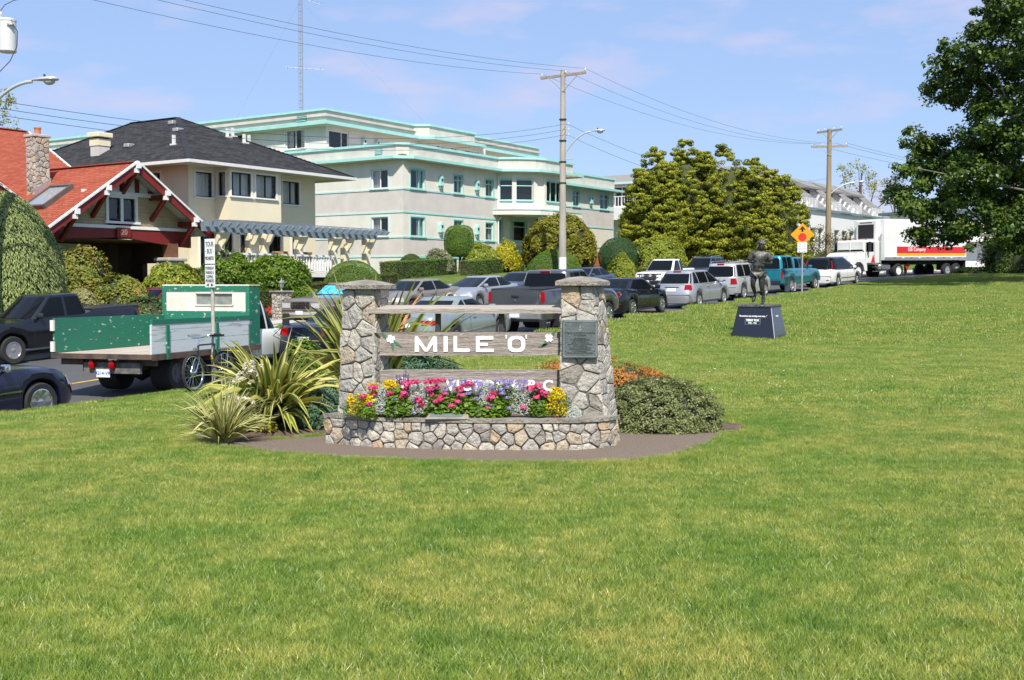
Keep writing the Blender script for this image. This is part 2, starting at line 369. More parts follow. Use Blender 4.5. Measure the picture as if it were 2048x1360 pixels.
def glassmat(name, tint=(.95, .98, .98), refl=(.04, .8)):
 m = bpy.data.materials.new(name); m.use_nodes = True; nt = m.node_tree; N = nt.nodes; Lk = nt.links; N.remove(N['Principled BSDF'])
 t = N.new('ShaderNodeBsdfTransparent'); t.inputs[0].default_value = tint + (1,); g = N.new('ShaderNodeBsdfGlossy'); g.inputs['Roughness'].default_value = .02
 lw = N.new('ShaderNodeLayerWeight'); lw.inputs[0].default_value = .35; mr = N.new('ShaderNodeMapRange'); mr.inputs[3].default_value, mr.inputs[4].default_value = refl
 mx = N.new('ShaderNodeMixShader'); Lk.new(lw.outputs['Fresnel'], mr.inputs[0]); Lk.new(mr.outputs[0], mx.inputs[0]); Lk.new(t.outputs[0], mx.inputs[1]); Lk.new(g.outputs[0], mx.inputs[2])
 Lk.new(mx.outputs[0], N['Material Output'].inputs[0]); return m
M_glass = glassmat('window_glass')
def frame(o, ax, inward):
 ax, dp = Vector(ax).to_3d(), Vector(inward).to_3d(); return Matrix(((ax.x, dp.x, 0, o[0]), (ax.y, dp.y, 0, o[1]), (0, 0, 1, o[2] if len(o) > 2 else 0), (0, 0, 0, 1)))
FRONT = frame((0, 0), (1, 0, 0), (0, 1, 0))
def wall(parent, fr, a0, a1, z0, z1, holes, m, name='wall', rev=.14, y=0.0, label=None):
 """wall face with real openings and reveals; holes: (a0, a1, z0, z1)"""
 hs = [h for h in holes if h[0] < a1 and h[1] > a0 and h[2] < z1 and h[3] > z0]
 A = sorted({a0, a1} | {min(max(v, a0), a1) for h in hs for v in h[:2]}); Z = sorted({z0, z1} | {min(max(v, z0), z1) for h in hs for v in h[2:]}); b = MB()
 for i in range(len(A) - 1):
  for j in range(len(Z) - 1):
   ca, cz = (A[i] + A[i + 1]) / 2, (Z[j] + Z[j + 1]) / 2
   if not any(h[0] < ca < h[1] and h[2] < cz < h[3] for h in hs): b.poly([(A[i], y, Z[j]), (A[i + 1], y, Z[j]), (A[i + 1], y, Z[j + 1]), (A[i], y, Z[j + 1])])
 for h in hs:
  x0, x1, q0, q1 = max(h[0], a0), min(h[1], a1), max(h[2], z0), min(h[3], z1)
  for p, q in (((x0, q0), (x1, q0)), ((x1, q0), (x1, q1)), ((x1, q1), (x0, q1)), ((x0, q1), (x0, q0))):
   if (q0 > z0 - 1e-6 or True): b.poly([(p[0], y, p[1]), (q[0], y, q[1]), (q[0], y + rev + .1, q[1]), (p[0], y + rev + .1, p[1])])
 b.xf(fr); return b.obj(name, m, parent, fix=False, label=label)
def boxp(parent, fr, name, m, a0, a1, y0, y1, z0, z1, bev=0, label=None):
 b = MB()
 b.bbox(a0, a1, y0, y1, z0, z1, bev) if bev else b.box(a0, a1, y0, y1, z0, z1)
 b.xf(fr); return b.obj(name, m, parent, label=label)
def window(parent, fr, a0, a1, z0, z1, fm, style='slider', curt='right', y=0.0, rev=.12, fw=.07, trim=None, tw=.12, sill=True, glass=None):
 """window (frame) > pane, curtain, backing; set rev back into its opening"""
 b = MB(); d0, d1 = y + rev - .05, y + rev + .02
 b.box(a0, a1, d0, d1, z0, z0 + fw); b.box(a0, a1, d0, d1, z1 - fw, z1); b.box(a0, a0 + fw, d0, d1, z0 + fw, z1 - fw); b.box(a1 - fw, a1, d0, d1, z0 + fw, z1 - fw)
 ma = []
 if style == 'slider': ma = [(a0 + a1) / 2]
 if style == 'third': ma = [a0 + (a1 - a0) * .66]
 if style == 'triple': ma = [a0 + (a1 - a0) * .33, a0 + (a1 - a0) * .66]
 for m_ in ma: b.box(m_ - fw * .4, m_ + fw * .4, d0, d1, z0 + fw, z1 - fw)
 if style == 'hung': zz = z0 + (z1 - z0) * .7; b.box(a0 + fw, a1 - fw, d0, d1, zz - fw * .4, zz + fw * .4)
 b.xf(fr); w = b.obj('window', fm, parent)
 p = MB().poly([(a0 + fw, y + rev, z0 + fw), (a1 - fw, y + rev, z0 + fw), (a1 - fw, y + rev, z1 - fw), (a0 + fw, y + rev, z1 - fw)]).xf(fr).obj('pane', glass or M_glass, w, fix=False)
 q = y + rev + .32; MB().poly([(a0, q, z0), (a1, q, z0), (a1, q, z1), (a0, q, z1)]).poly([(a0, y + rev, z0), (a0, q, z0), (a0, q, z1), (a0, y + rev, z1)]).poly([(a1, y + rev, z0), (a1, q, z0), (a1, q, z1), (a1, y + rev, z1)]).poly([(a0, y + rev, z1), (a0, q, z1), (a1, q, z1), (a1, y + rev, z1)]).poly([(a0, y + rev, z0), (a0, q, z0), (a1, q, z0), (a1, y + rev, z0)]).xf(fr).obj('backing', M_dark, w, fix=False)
 W = a1 - a0; segs = {'right': [(.62, 1)], 'left': [(0, .38)], 'both': [(0, .3), (.68, 1)], 'full': [(0, 1)], 'most': [(0, .55), (.62, 1)], 'none': []}[curt]
 for s0, s1 in segs:
  n = max(4, int((s1 - s0) * W * 9)); P = [[(a0 + W * (s0 + (s1 - s0) * i / n), y + rev + .12 + (.05 if i % 2 else 0), z) for i in range(n + 1)] for z in (z0 + .03, z1 - .03)]
  MB().grid(P).xf(fr).obj('curtain', M_curt, w, fix=False)
 if trim is not None:
  t = MB(); t.box(a0 - tw, a1 + tw, y - .03, y + .02, z1, z1 + tw); t.box(a0 - tw, a0, y - .03, y + .02, z0, z1); t.box(a1, a1 + tw, y - .03, y + .02, z0, z1)
  if sill: t.box(a0 - tw * 1.3, a1 + tw * 1.3, y - .09, y + .02, z0 - tw * .8, z0)
  t.xf(fr).obj('casing', trim, w)
 return w
def shingles(name, parent, polys, e, tw, m, th=.014, kind='stuff', jit=.35, off=.006, seed=1, stag=.5):
 """one layer of overlapping tabs over planar convex polygons (local coordinates)"""
 rg = np.random.default_rng(seed); VV = []; n0 = 0; RN = []
 for P in polys:
  P = [Vector(p) for p in P]; nrm = (P[1] - P[0]).cross(P[2] - P[0]).normalized()
  if nrm.z < -.01 or (abs(nrm.z) < .02 and nrm.y > 0): nrm.negate()
  e1 = Vector((0, 0, 1)).cross(nrm).normalized(); e2 = nrm.cross(e1)
  if e2.z < 0: e2.negate()
  Q = np.array([((p - P[0]).dot(e1), (p - P[0]).dot(e2)) for p in P]); lo = Q.min(0); hi = Q.max(0)
  area = sum(Q[i, 0] * Q[(i + 1) % len(Q), 1] - Q[(i + 1) % len(Q), 0] * Q[i, 1] for i in range(len(Q)))
  if area < 0: Q = Q[::-1]
  nr = int((hi[1] - lo[1]) / e) + 1; ncn = int((hi[0] - lo[0]) / tw) + 2
  r, c = np.meshgrid(np.arange(nr), np.arange(ncn), indexing='ij'); cx = lo[0] + (c + stag * (r % 2)) * tw - tw / 2; cy = lo[1] + (r + .5) * e
  ins = np.ones(cx.shape, bool)
  for i in range(len(Q)):
   a = Q[i]; d = Q[(i + 1) % len(Q)] - a; L = np.hypot(*d)
   ins &= ((cy - a[1]) * d[0] - (cx - a[0]) * d[1]) / max(L, 1e-6) > -.02
  cx, cy = cx[ins], cy[ins]; k = len(cx)
  if not k: continue
  h = tw * .48; o = np.array(P[0]); E1, E2, Nn = np.array(e1), np.array(e2), np.array(nrm)
  t = th * (1 + jit * rg.random(k)); y0 = cy - e * .5 - rg.random(k) * e * .12
  def pt(dx, yy, hh): return o + (cx + dx)[:, None] * E1 + yy[:, None] * E2 + np.broadcast_to(hh, (k,))[:, None] * Nn
  V = np.stack([pt(-h, y0, t + off), pt(h, y0, t + off), pt(h, cy + e * .55, off), pt(-h, cy + e * .55, off), pt(-h, y0, off * .0), pt(h, y0, off * .0)], 1).reshape(-1, 3)
  VV.append(V); rr = rg.random(k); RN.append(np.repeat(rr, 2)); n0 += k
 V = np.concatenate(VV); i = np.arange(n0)[:, None] * 6; Fc = np.stack([i + [0, 1, 2, 3], i + [4, 5, 1, 0]], 1).reshape(-1, 4)
 o = link(name, np_mesh(name, V, Fc, m, np.concatenate(RN)), parent); o['kind'] = kind; return o
def rndmat(name, c0, c1, rough=.9):
 return leafmat(name, [(0, c0), (1, c1)], rough, 0)
M_redsh = rndmat('red_asphalt_shingle', (.31, .078, .046), (.40, .112, .070)); M_blksh = rndmat('charcoal_asphalt_shingle', (.030, .031, .036), (.062, .063, .070)); M_gable = rndmat('tan_cedar_shingle', (.42, .34, .22), (.50, .41, .28))
M_greysh = rndmat('grey_shingle', (.24, .235, .23), (.33, .32, .31))
U = (.5534, .8329); RZB = math.atan2(U[1], U[0])
# ---------------------------------------------------------------- cream and turquoise apartment building
def apartments():
 B = thing('apartment_building', 'long cream art deco apartment block with turquoise cornices and a set back top floor', 'building', (-6.4, 68, 0), RZB)
 SIDE = frame((0, 0), (0, -1, 0), (1, 0, 0))
 uw = [(.68, 2.04), (4.99, 5.95), (8.45, 9.35)]; tw = [(19.6, 20.55), (23.6, 24.95)]; zl = [(7.27, 8.48), (4.43, 5.64)]
 holes = [(a, b, z0, z1) for z0, z1 in zl for a, b in uw] + [(a, b, 7.27, 8.48) for a, b in tw] + [(1.4, 2.3, 1.9, 3.2)]
 sh = [(-2.45, -1.15, 7.27, 8.48), (-2.45, -1.15, 4.43, 5.64)]
 bands = [(.2, 3.3, M_cream2), (3.3, 4.43, M_grey), (4.43, 5.91, M_cream), (5.91, 7.27, M_grey), (7.27, 9.0, M_cream)]
 for z0, z1, m in bands:
  wall(B, FRONT, 0, 9.85, z0, z1, holes, m); wall(B, FRONT, 15.6, 25.8, z0, z1, holes, m); wall(B, SIDE, -13, 0, z0, z1, sh, M_cream2 if m is M_cream else m)
 # turquoise string courses at the floor lines
 for z in (3.3, 4.43, 5.91, 7.27):
  pr = .035; MB().box(-pr, 9.8, -pr, .0, z - .05, z + .05).obj('string_course', M_teal, B); MB().box(15.7, 25.8, -pr, 0, z - .05, z + .05).obj('string_course', M_teal, B); MB().box(-pr, 0, 0, 13, z - .05, z + .05).obj('string_course', M_tealpale, B)
 for (a, b), k in [(w, i) for i, w in enumerate(uw)]:
  for z0, z1 in zl: window(B, FRONT, a, b, z0 + .06, z1, M_teal, 'third' if k == 0 else 'hung', 'right' if k == 0 else 'both', trim=M_teal, tw=.09)
 for a, b in tw: window(B, FRONT, a, b, 7.33, 8.48, M_teal, 'hung', 'both', trim=M_teal, tw=.09)
 window(B, FRONT, 1.4, 2.3, 1.9, 3.2, M_teal, 'single', 'full', trim=M_teal, tw=.12)
 for h in sh: window(B, SIDE, h[0], h[1], h[2] + .06, h[3], M_trim, 'slider', 'left', trim=M_tealpale, tw=.07)
 # cornices and parapet round the main block (plan outline, outward is -y)
 def ring(name, m, pts, z0, z1, o, ins=.0):
  """band following an open outline; o = outward overhang"""
  P = [Vector((p[0], p[1])) for p in pts]; n = len(P); out = []
  for i in range(n):
   d0 = (P[i] - P[i - 1]).normalized() if i else (P[1] - P[0]).normalized(); d1 = (P[i + 1] - P[i]).normalized() if i < n - 1 else d0
   n0, n1 = Vector((d0.y, -d0.x)), Vector((d1.y, -d1.x)); k = (n0 + n1); k = k / max(.3, k.dot(k) / 2); out.append(k)
  b = MB(); V = []
  for p, k in zip(P, out):
   q, r = p + k * o, p - k * ins; V += [(q.x, q.y, z0), (q.x, q.y, z1), (r.x, r.y, z1), (r.x, r.y, z0)]
  Fc = [(i * 4 + j, i * 4 + (j + 1) % 4, i * 4 + 4 + (j + 1) % 4, i * 4 + 4 + j) for i in range(n - 1) for j in range(4)] + [(0, 1, 2, 3), tuple((n - 1) * 4 + j for j in (3, 2, 1, 0))]
  b.add(V, Fc); return b.obj(name, m, B)
 bay = [(9.85, 0), (10.4, -.95), (11.4, -1.95), (12.2, -2.2), (14.6, -2.2), (15.68, -1.7)]
 main = [(0, 13), (0, .5), (.5, 0), (9.85, 0), (10.4, -.95), (11.4, -1.95), (12.2, -2.2), (15.68, -2.2), (15.68, .0)]
 third = [(15.7, 0), (25.8, 0), (25.8, 9)]
 ring('cornice', M_soffit, main, 8.96, 9.0, .55, .3); ring('cornice', M_teal, main, 9.0, 9.17, .62, .1); ring('parapet', M_para, main, 9.17, 9.84, .06, .25); ring('coping', M_teal, main, 9.84, 9.98, .16, .3)
 ring('cornice', M_teal, third, 8.72, 8.88, .62, .1); ring('parapet', M_para, third, 8.88, 9.66, .04, .25); ring('coping', M_teal, third, 9.66, 9.8, .12, .3)
 # the rounded bay: panels between cream piers, standing on a slab and column
 pts = [Vector(p) for p in bay]
 for i, (p, q) in enumerate(zip(pts[:-1], pts[1:])):
  L = (q - p).length; ax = (q - p).normalized(); dp = Vector((-ax.y, ax.x)); f = frame((p.x, p.y), ax, dp); w = [(.1, L - .1, 7.15, 8.55)] if L > .9 else []
  wall(B, f, 0, L, 6.55, 9.0, w, M_cream)
  for h in w: window(B, f, h[0], h[1], h[2], h[3], M_teal, 'triple' if L > 2 else 'hung', 'full' if i in (2,) else 'none', trim=M_teal, tw=.06)
  boxp(B, f, 'pier', M_cream2, -.14, .14, -.06, .2, 6.55, 8.96)
  if i in (1, 2, 3):
   pass
 low = [Vector((9.85, 0)), Vector((11.5, .6)), Vector((15.6, .6))]
 for i, (p, q) in enumerate(zip(low[:-1], low[1:])):
  L = (q - p).length; ax = (q - p).normalized(); dp = Vector((-ax.y, ax.x)); f = frame((p.x, p.y), ax, dp); w = [(.35, 1.35, 4.3, 6.0)] if i == 0 else [(.9, 1.9, 1.9, 4.2), (.8, 2.8, 4.6, 6.0)]
  wall(B, f, 0, L, .5, 6.4, w, M_cream2)
  for h in w: window(B, f, *h, M_teal, 'hung', 'left', trim=M_teal, tw=.1)
 canopy = [(9.3, 0), (9.9, -1.3), (11.2, -2.5), (12.4, -2.75), (16.2, -2.75), (16.6, 0)]
 for nm, m, z0, z1, k in (('canopy', M_cream2, 6.2, 6.5, 1), ('canopy_edge', M_teal, 6.5, 6.58, 1.012)):
  c = Vector((13, 0)); P = [(c.x + (x - c.x) * k, y * k, z0) for x, y in canopy]; MB().prism(P, (0, 0, z1 - z0)).obj(nm, m, B)
 boxp(B, FRONT, 'column', M_cream2, 11.9, 12.4, -2.3, -1.8, .8, 6.2, .08); boxp(B, FRONT, 'column', M_cream2, 15.6, 16.1, -2.3, -1.8, .8, 6.2, .08)
 # drain pipes
 for z0, z1 in ((6.6, 8.9), (3.0, 6.15)):
  MB().tube([(10.15, -.02, z1), (10.0, -.18, z1 - .12), (9.78, -.1, z1 - .3), (9.78, -.1, z0)], .05, 6).obj('drain_pipe', M_trim, B)
 # lantern-shaped wall vents
 def lantern(a, z, y=0.0, fr=FRONT, parent=B, m=M_teal):
  b = MB(); b.prism([(a - .13, y - .02, z - .2), (a + .13, y - .02, z - .2), (a + .13, y - .02, z + .22), (a, y - .02, z + .38), (a - .13, y - .02, z + .22)], (0, -.2, 0))
  b.box(a - .16, a + .16, y - .25, y, z - .26, z - .2); b.box(a - .07, a + .07, y - .16, y, z - .42, z - .26); b.box(a - .15, a + .15, y - .24, y - .22, z + .16, z + .2); b.xf(fr); o = b.obj('wall_lantern', m, parent); MB().box(a - .08, a + .08, y - .225, y - .2, z + .0, z + .2).xf(fr).obj('lantern_glass', M_dark, o); return o
 for a in (3.54, 7.38):
  for z in (7.92, 5.08): lantern(a, z)
 lantern(22.1, 7.92)
 # parapet vents
 def vent(fr, a, z, y, w=.55, h=.3):
  f = MB().box(a - w / 2, a + w / 2, y - .03, y, z - h / 2, z + h / 2).xf(fr).obj('vent', M_dark, B)
  for k in range(4): zz = z - h / 2 + h * (k + .5) / 4; MB().box(a - w / 2, a + w / 2, y - .06, y - .031, zz - .025, zz + .02).xf(fr).obj('slat', M_teal, f)
 vent(SIDE, -.9 - .9, 9.52, -.06)
 # set back top floor
 TS = frame((.48, 6.5), (0, -1, 0), (1, 0, 0)); TF = frame((.48, 6.5), (1, 0, 0), (0, 1, 0))
 th = [(.25, 2.1, 10.15, 11.26), (6.5, 7.16, 10.2, 11.2), (7.95, 8.5, 10.2, 11.2)]; wall(B, TF, 0, 9.3, 9.0, 11.62, th, M_cream)
 for h, st in zip(th, ('third', 'single', 'single')): window(B, TF, *h, M_trim, st, 'none' if st == 'third' else 'left', fw=.06)
 bh = [(10.1, 11.1, 10.2, 11.25), (11.8, 12.6, 10.2, 11.25), (13.2, 15.4, 10.2, 11.25)]; TB = frame((.48, 5.6), (1, 0, 0), (0, 1, 0)); wall(B, TB, 9.3, 16, 9.0, 11.62, bh, M_cream)
 boxp(B, TB, 'wall', M_cream, 9.3, 9.5, 0.01, 1, 9.0, 11.62); boxp(B, TB, 'wall', M_cream, 15.8, 16, 0.01, 1, 9.0, 11.62)
 for h in bh: window(B, TB, *h, M_trim, 'slider', 'both', fw=.06)
 ch = [(16.5, 17.5, 10.2, 11.25), (18.6, 20.6, 10.2, 11.25), (21.6, 23, 10.2, 11.2)]; wall(B, TF, 16, 25.6, 9.0, 11.62, ch, M_cream)
 for h in ch: window(B, TF, *h, M_trim, 'slider', 'both', fw=.06)
 for a in (3.45, 4.76): lantern(a, 10.75, 0, TF, B, M_tealpale)
 shh = [(-3.5, -1.8, 10.2, 11.43)]; wall(B, TS, -7.15, 0, 9.0, 11.62, shh, M_cream2); window(B, TS, *shh[0], M_trim, 'slider', 'both', trim=M_trim, tw=.06)
 boxp(B, TS, 'wall', M_cream, -7.15, -6.9, .01, 3.0, 9, 11.6); wall(B, frame((3.4, 6.5), (0, -1, 0), (1, 0, 0)), -30, -7.15, 9.0, 11.6, [], M_soffit)
 wall(B, SIDE, -38, -13, .2, 9.0, [], M_cream2)
 top = [(.48, 35), (.48, 6.5), (9.3, 6.5), (9.9, 5.6), (15.4, 5.6), (16, 6.5), (25.6, 6.5), (25.6, 12)]
 ring('cornice', M_soffit, top, 11.46, 11.5, .5, .3); ring('cornice', M_teal, top, 11.5, 11.72, .6, .2); ring('parapet', M_para, top, 11.72, 12.46, -.15, .5); ring('coping', M_teal, top, 12.46, 12.6, -.05, .6)
 vent(TS, -2.2, 12.1, .15, .8, .38)
 roof = MB(); roof.poly([(0, 0, 9.3), (25.8, 0, 9.3), (25.8, 13, 9.3), (0, 38, 9.3)]).poly([(.5, 6.5, 12.1), (25.6, 6.5, 12.1), (25.6, 20, 12.1), (.5, 35, 12.1)]); roof.obj('flat_roof', M_conc, B, fix=False)
 roof = MB(); roof.poly([(9.9, 0, 9.1), (12.2, -2.1, 9.1), (15.6, -2.1, 9.1), (15.6, 0.2, 9.1)]).obj('flat_roof', M_conc, B, fix=False)
 wall(B, frame((25.8, 0), (0, 1, 0), (-1, 0, 0)), 0, 13, .5, 9, [], M_cream2); wall(B, frame((25.6, 6.5), (0, 1, 0), (-1, 0, 0)), 0, 8, 9, 11.6, [], M_cream2)
 # brass-sheet balcony rails and outside stair on the left flank
 rail = MB()
 for k in range(2): rail.tube([(-1.2, 6.2 - 2.6 * k, 2.9 + .0 * k), (-1.2, 3.6 - 1.3 * k, 2.7 - 1.2 * k)], .025, 5)
 for k in range(6): rail.tube([(-1.2, 6 - k, 1.2), (-1.2, 6 - k, 2.95 - .12 * k)], .02, 5)
 rail.obj('stair_rail', M_blackf, B)
 MB().box(-1.6, -.02, 3.2, 7, .3, 1.9).obj('stair_landing', M_cream2, B)
 for k in range(5): MB().box(-1.6, -.02, 3.2 - .3 * (k + 1), 3.2 - .3 * k, .3, 1.9 - .25 * (k + 1)).obj('step', M_conc, B)
apartments()
# ---------------------------------------------------------------- beige house with the charcoal hip roof and pergola
def beige_house():
 B = thing('beige_house', 'two storey beige stucco house with a charcoal hip roof and a projecting window bay', 'house', (-9.54, 56, 0), RZB)
 SIDE = frame((-7.8, 0), (0, -1, 0), (1, 0, 0)); BAY = frame((0, -.9), (1, 0, 0), (0, 1, 0)); BSD = frame((-6.34, -.9), (0, -1, 0), (1, 0, 0)); RS = frame((0, 0), (0, 1, 0), (-1, 0, 0))
 wa = [(-7.42, -6.5, 5.42, 6.5)]; we = [(-2.2, -1.1, 5.4, 6.48)]
 lowf = [(-7.2, -6.6, 1.9, 3.9), (-5.9, -5.3, 2.0, 4.1), (-4.9, -4.1, 2.0, 3.9), (-3.3, -2.3, 2.4, 3.9), (-1.6, -.8, 2.4, 3.9)]
 wall(B, FRONT, -7.8, 0, .3, 6.8, wa + we + lowf, M_beige); wall(B, SIDE, -13, 0, .3, 6.8, [(-2.6, -1.8, 5.4, 6.5)], M_beige); wall(B, RS, 0, 13, .3, 6.8, [], M_beige)
 bw = [(-6.2, -5.05, 5.5, 6.53), (-4.76, -3.52, 5.5, 6.53)]; wall(B, BAY, -6.34, -3.2, 4.45, 6.8, bw, M_beige)
 wall(B, BSD, -.9, 0, 4.45, 6.8, [(-.68, -.2, 5.5, 6.53)], M_beige); window(B, BSD, -.68, -.2, 5.5, 6.53, M_blackf, 'single', 'full', fw=.04, trim=M_trim, tw=.07)
 wall(B, frame((-3.2, -.9), (0, 1, 0), (-1, 0, 0)), 0, .9, 4.45, 6.8, [], M_beige)
 MB().poly([(-6.34, -.9, 4.45), (-3.2, -.9, 4.45), (-3.2, 0, 4.45), (-6.34, 0, 4.45)]).obj('bay_floor', M_beige, B, fix=False)
 for h, st, f in [(wa[0], 'single', FRONT), (bw[0], 'slider', BAY), (bw[1], 'slider', BAY), (we[0], 'slider', FRONT)]: window(B, f, *h, M_blackf, st, 'full', fw=.045, trim=M_trim, tw=.08, rev=.08)
 window(B, SIDE, -2.6, -1.8, 5.4, 6.5, M_blackf, 'single', 'left', fw=.045, trim=M_trim, tw=.1)
 for h in lowf: window(B, FRONT, *h, M_blackf, 'slider', 'left', fw=.05, trim=M_trim, tw=.08)
 # roof
 x0, x1, y0, y1, ze, zr = -8.9, 1.35, -1.35, 13.6, 6.82, 9.6; r0, r1 = (-3.9, 5.2, zr), (-3.9, 8.6, zr)
 c = [(x0, y0, ze), (x1, y0, ze), (x1, y1, ze), (x0, y1, ze)]; faces = [[c[0], c[1], r0], [c[1], c[2], r1, r0], [c[2], c[3], r1], [c[3], c[0], r0, r1]]
 b = MB(); [b.poly(f) for f in faces]; rf = b.obj('roof', M_blksh, B, fix=False)
 shingles('shingles', rf, faces, .15, .32, M_blksh, .016, seed=3)
 rdg = MB()
 for p, q in ((c[0], r0), (c[1], r0), (r0, r1), (c[3], r1)): rdg.beam(Vector(p) + Vector((0, 0, .03)), Vector(q) + Vector((0, 0, .03)), .26, .025)
 rdg.obj('ridge_cap', M_blksh, rf)
 MB().box(x0 + .03, x1 - .03, y0 + .03, y1, ze - .08, ze - .03).obj('soffit', M_soffit, B)
 g = MB(); g.box(x0 - .08, x1 + .08, y0 - .1, y0 + .0, ze - .13, ze + .0); g.box(x0 - .1, x0, y0, y1, ze - .13, ze); g.box(x1, x1 + .1, y0, y1, ze - .13, ze); g.obj('gutter', M_gut, B)
 # vents on the roof
 def onroof(a, b_): return ze + (zr - ze) * min((a - x0) / (r0[0] - x0), (x1 - a) / (x1 - r0[0]), (b_ - y0) / (r0[1] - y0))
 for a, b_ in ((-2.9, 2.9), (-2.3, 3.2), (-1.7, 2.7), (-1.9, 3.6), (-.8, 1.9), (-7.2, 1.6), (-2.4, 2.3)): z = onroof(a, b_); v = MB().box(a - .06, a + .06, b_ - .05, b_ + .05, z, z + .42).obj('roof_vent', M_gut, rf); MB().box(a - .14, a + .14, b_ - .2, b_ + .1, z - .04, z + .03).obj('flashing', M_gut, v)
 for a, b_ in ((-5.6, 3.2), (-4.6, 4.7), (-6.9, 5.0)): z = onroof(a, b_); MB().bbox(a - .2, a + .2, b_ - .18, b_ + .18, z - .05, z + .13, .03).obj('roof_vent', M_metal, rf)
 # chimney on the left slope
 a, b_ = -7.35, 6.5; z = onroof(a, b_) - .1; ch = MB().box(a - .30, a + .30, b_ - .30, b_ + .30, z - .5, z + .42).obj('chimney', M_grey, rf)
 MB().box(a - .33, a + .33, b_ - .33, b_ + .33, z + .42, z + .74).obj('chimney_collar', M_beige, ch); MB().bbox(a - .42, a + .42, b_ - .42, b_ + .42, z + .8, z + 1.02, .03).obj('chimney_cap', M_beige, ch); MB().box(a - .28, a + .28, b_ - .28, b_ + .28, z + .74, z + .8).obj('chimney_throat', M_dark, ch)
 # terrace in front, with balustrade
 T = thing('terrace', 'raised white terrace with a turned baluster railing in front of the beige house', 'terrace', (-9.54, 56, 0), RZB)
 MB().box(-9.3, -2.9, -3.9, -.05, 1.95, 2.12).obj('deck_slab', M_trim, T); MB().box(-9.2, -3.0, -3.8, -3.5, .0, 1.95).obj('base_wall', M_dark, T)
 boxp(T, FRONT, 'base_window', M_trim, -4.0, -3.3, -3.86, -3.8, .9, 1.7)
 MB().box(-9.3, -2.9, -3.88, -3.72, 2.84, 2.92).obj('hand_rail', M_trim, T); MB().box(-9.3, -2.9, -3.86, -3.74, 2.17, 2.23).obj('foot_rail', M_trim, T)
 bal = MB().lathe([(.03, 0), (.045, .03), (.03, .08), (.06, .22), (.05, .34), (.028, .48), (.04, .56), (.03, .6)], 6).mesh('baluster', M_trim, 50)
 for k in range(37): link('baluster', bal, T, (-9.2 + k * .17, -3.8, 2.23))
 # chairs glimpsed on the terrace, pergola
 Pg = thing('pergola', 'blue grey slatted pergola on cream posts along the terrace of the beige house', 'pergola', (-9.54, 56, 2.12), RZB)
 for yy in (-3.55, -2.35): MB().box(-10.2, .35, yy - .06, yy + .06, 1.62, 1.86).obj('beam', M_slate, Pg)
 rm = MB().prism([(-.03, -4.6, 1.93), (-.03, -4.4, 1.78), (-.03, -1.3, 1.865), (-.03, -1.3, 2.03), (-.03, -4.4, 2.0)], (.06, 0, 0)).mesh('rafter', M_slate)
 me_fix = rm; fixn(rm)
 for k in range(24): link('rafter', rm, Pg, (-10.05 + k * .44, 0, .0))
 for yy in (-4.1, -3.0, -1.9): MB().box(-10.2, .35, yy - .02, yy + .02, 2.032, 2.07).obj('lath', M_slate, Pg)
 for a in (-9.3, -7.67, -6.87, -4.85, -2.65, -1.85, -.39):
  p = boxp(Pg, FRONT, 'post', M_beige, a - .16, a + .16, -3.7, -3.4, -.1 if a < -2.9 else -1.6, 1.62, .02); MB().prism([(a - .05, -3.7, 1.6), (a - .05, -4.15, 1.6), (a - .05, -3.95, 1.25), (a - .05, -3.7, 1.0)], (.1, 0, 0)).obj('bracket', M_beige, p)
 for a in (-5.0, -3.5):
  Ch = thing('wicker_chair', 'brown wicker chair on the terrace %s the pergola' % ('left of the right end of' if a < -4 else 'at the right end of'), 'chair', (-9.54 + a * U[0] + 2.6 * U[1], 56 + a * U[1] - 2.6 * U[0], 2.12), RZB, group=None)
  mw = mat('wicker', (.30, .17, .08), .8, vs=30, var=.3)
  MB().bbox(-.3, .3, -.3, .3, .36, .44, .02).obj('seat', mw, Ch); MB().lathe([(.34, .4), (.38, .7), (.36, .95)], 12).obj('backrest', mw, Ch)
  for x in (-.26, .26):
   for y in (-.26, .26): MB().cyl((x, y, 0), (x, y, .37), .02, n=6).obj('leg', mw, Ch)
beige_house()
# ---------------------------------------------------------------- stone laying
M_mortar = mat('mortar', (.20, .185, .165), .95, var=.2, vs=30, bump=1, bs=60)
def stonemat(name, c, c2, sp=(.1, .1, .1)):
 if name in _mats: return _mats[name]
 m = mat(name, c, .85, vs=7, col2=c2, bump=1.6, bs=22, contrast=(.32, .66)); nt = m.node_tree; N = nt.nodes; Lk = nt.links; b = N['Principled BSDF']; src = b.inputs['Base Color'].links[0].from_socket
 tc = N.new('ShaderNodeTexCoord'); v = N.new('ShaderNodeTexNoise'); v.inputs['Scale'].default_value = 95; v.inputs['Detail'].default_value = 4; Lk.new(tc.outputs['Object'], v.inputs[0])
 r = N.new('ShaderNodeValToRGB'); r.color_ramp.elements[0].position = .34; r.color_ramp.elements[0].color = (.66, .65, .64, 1); r.color_ramp.elements[1].position = .56; r.color_ramp.elements[1].color = (1.04, 1.04, 1.03, 1); Lk.new(v.outputs[0], r.inputs[0])
 mx = N.new('ShaderNodeMixRGB'); mx.blend_type = 'MULTIPLY'; mx.inputs[0].default_value = 1; Lk.new(src, mx.inputs[1]); Lk.new(r.outputs[0], mx.inputs[2]); Lk.new(mx.outputs[0], b.inputs['Base Color']); return m
STN = [stonemat('granite_grey', (.47, .445, .40), (.33, .31, .28)), stonemat('granite_buff', (.52, .44, .33), (.37, .31, .23)), stonemat('granite_pale', (.56, .52, .45), (.42, .385, .33)), stonemat('granite_tan', (.52, .40, .28), (.37, .28, .19)), stonemat('granite_dark', (.35, .32, .28), (.23, .21, .185))]
STW = [.45, .17, .25, .04, .09]
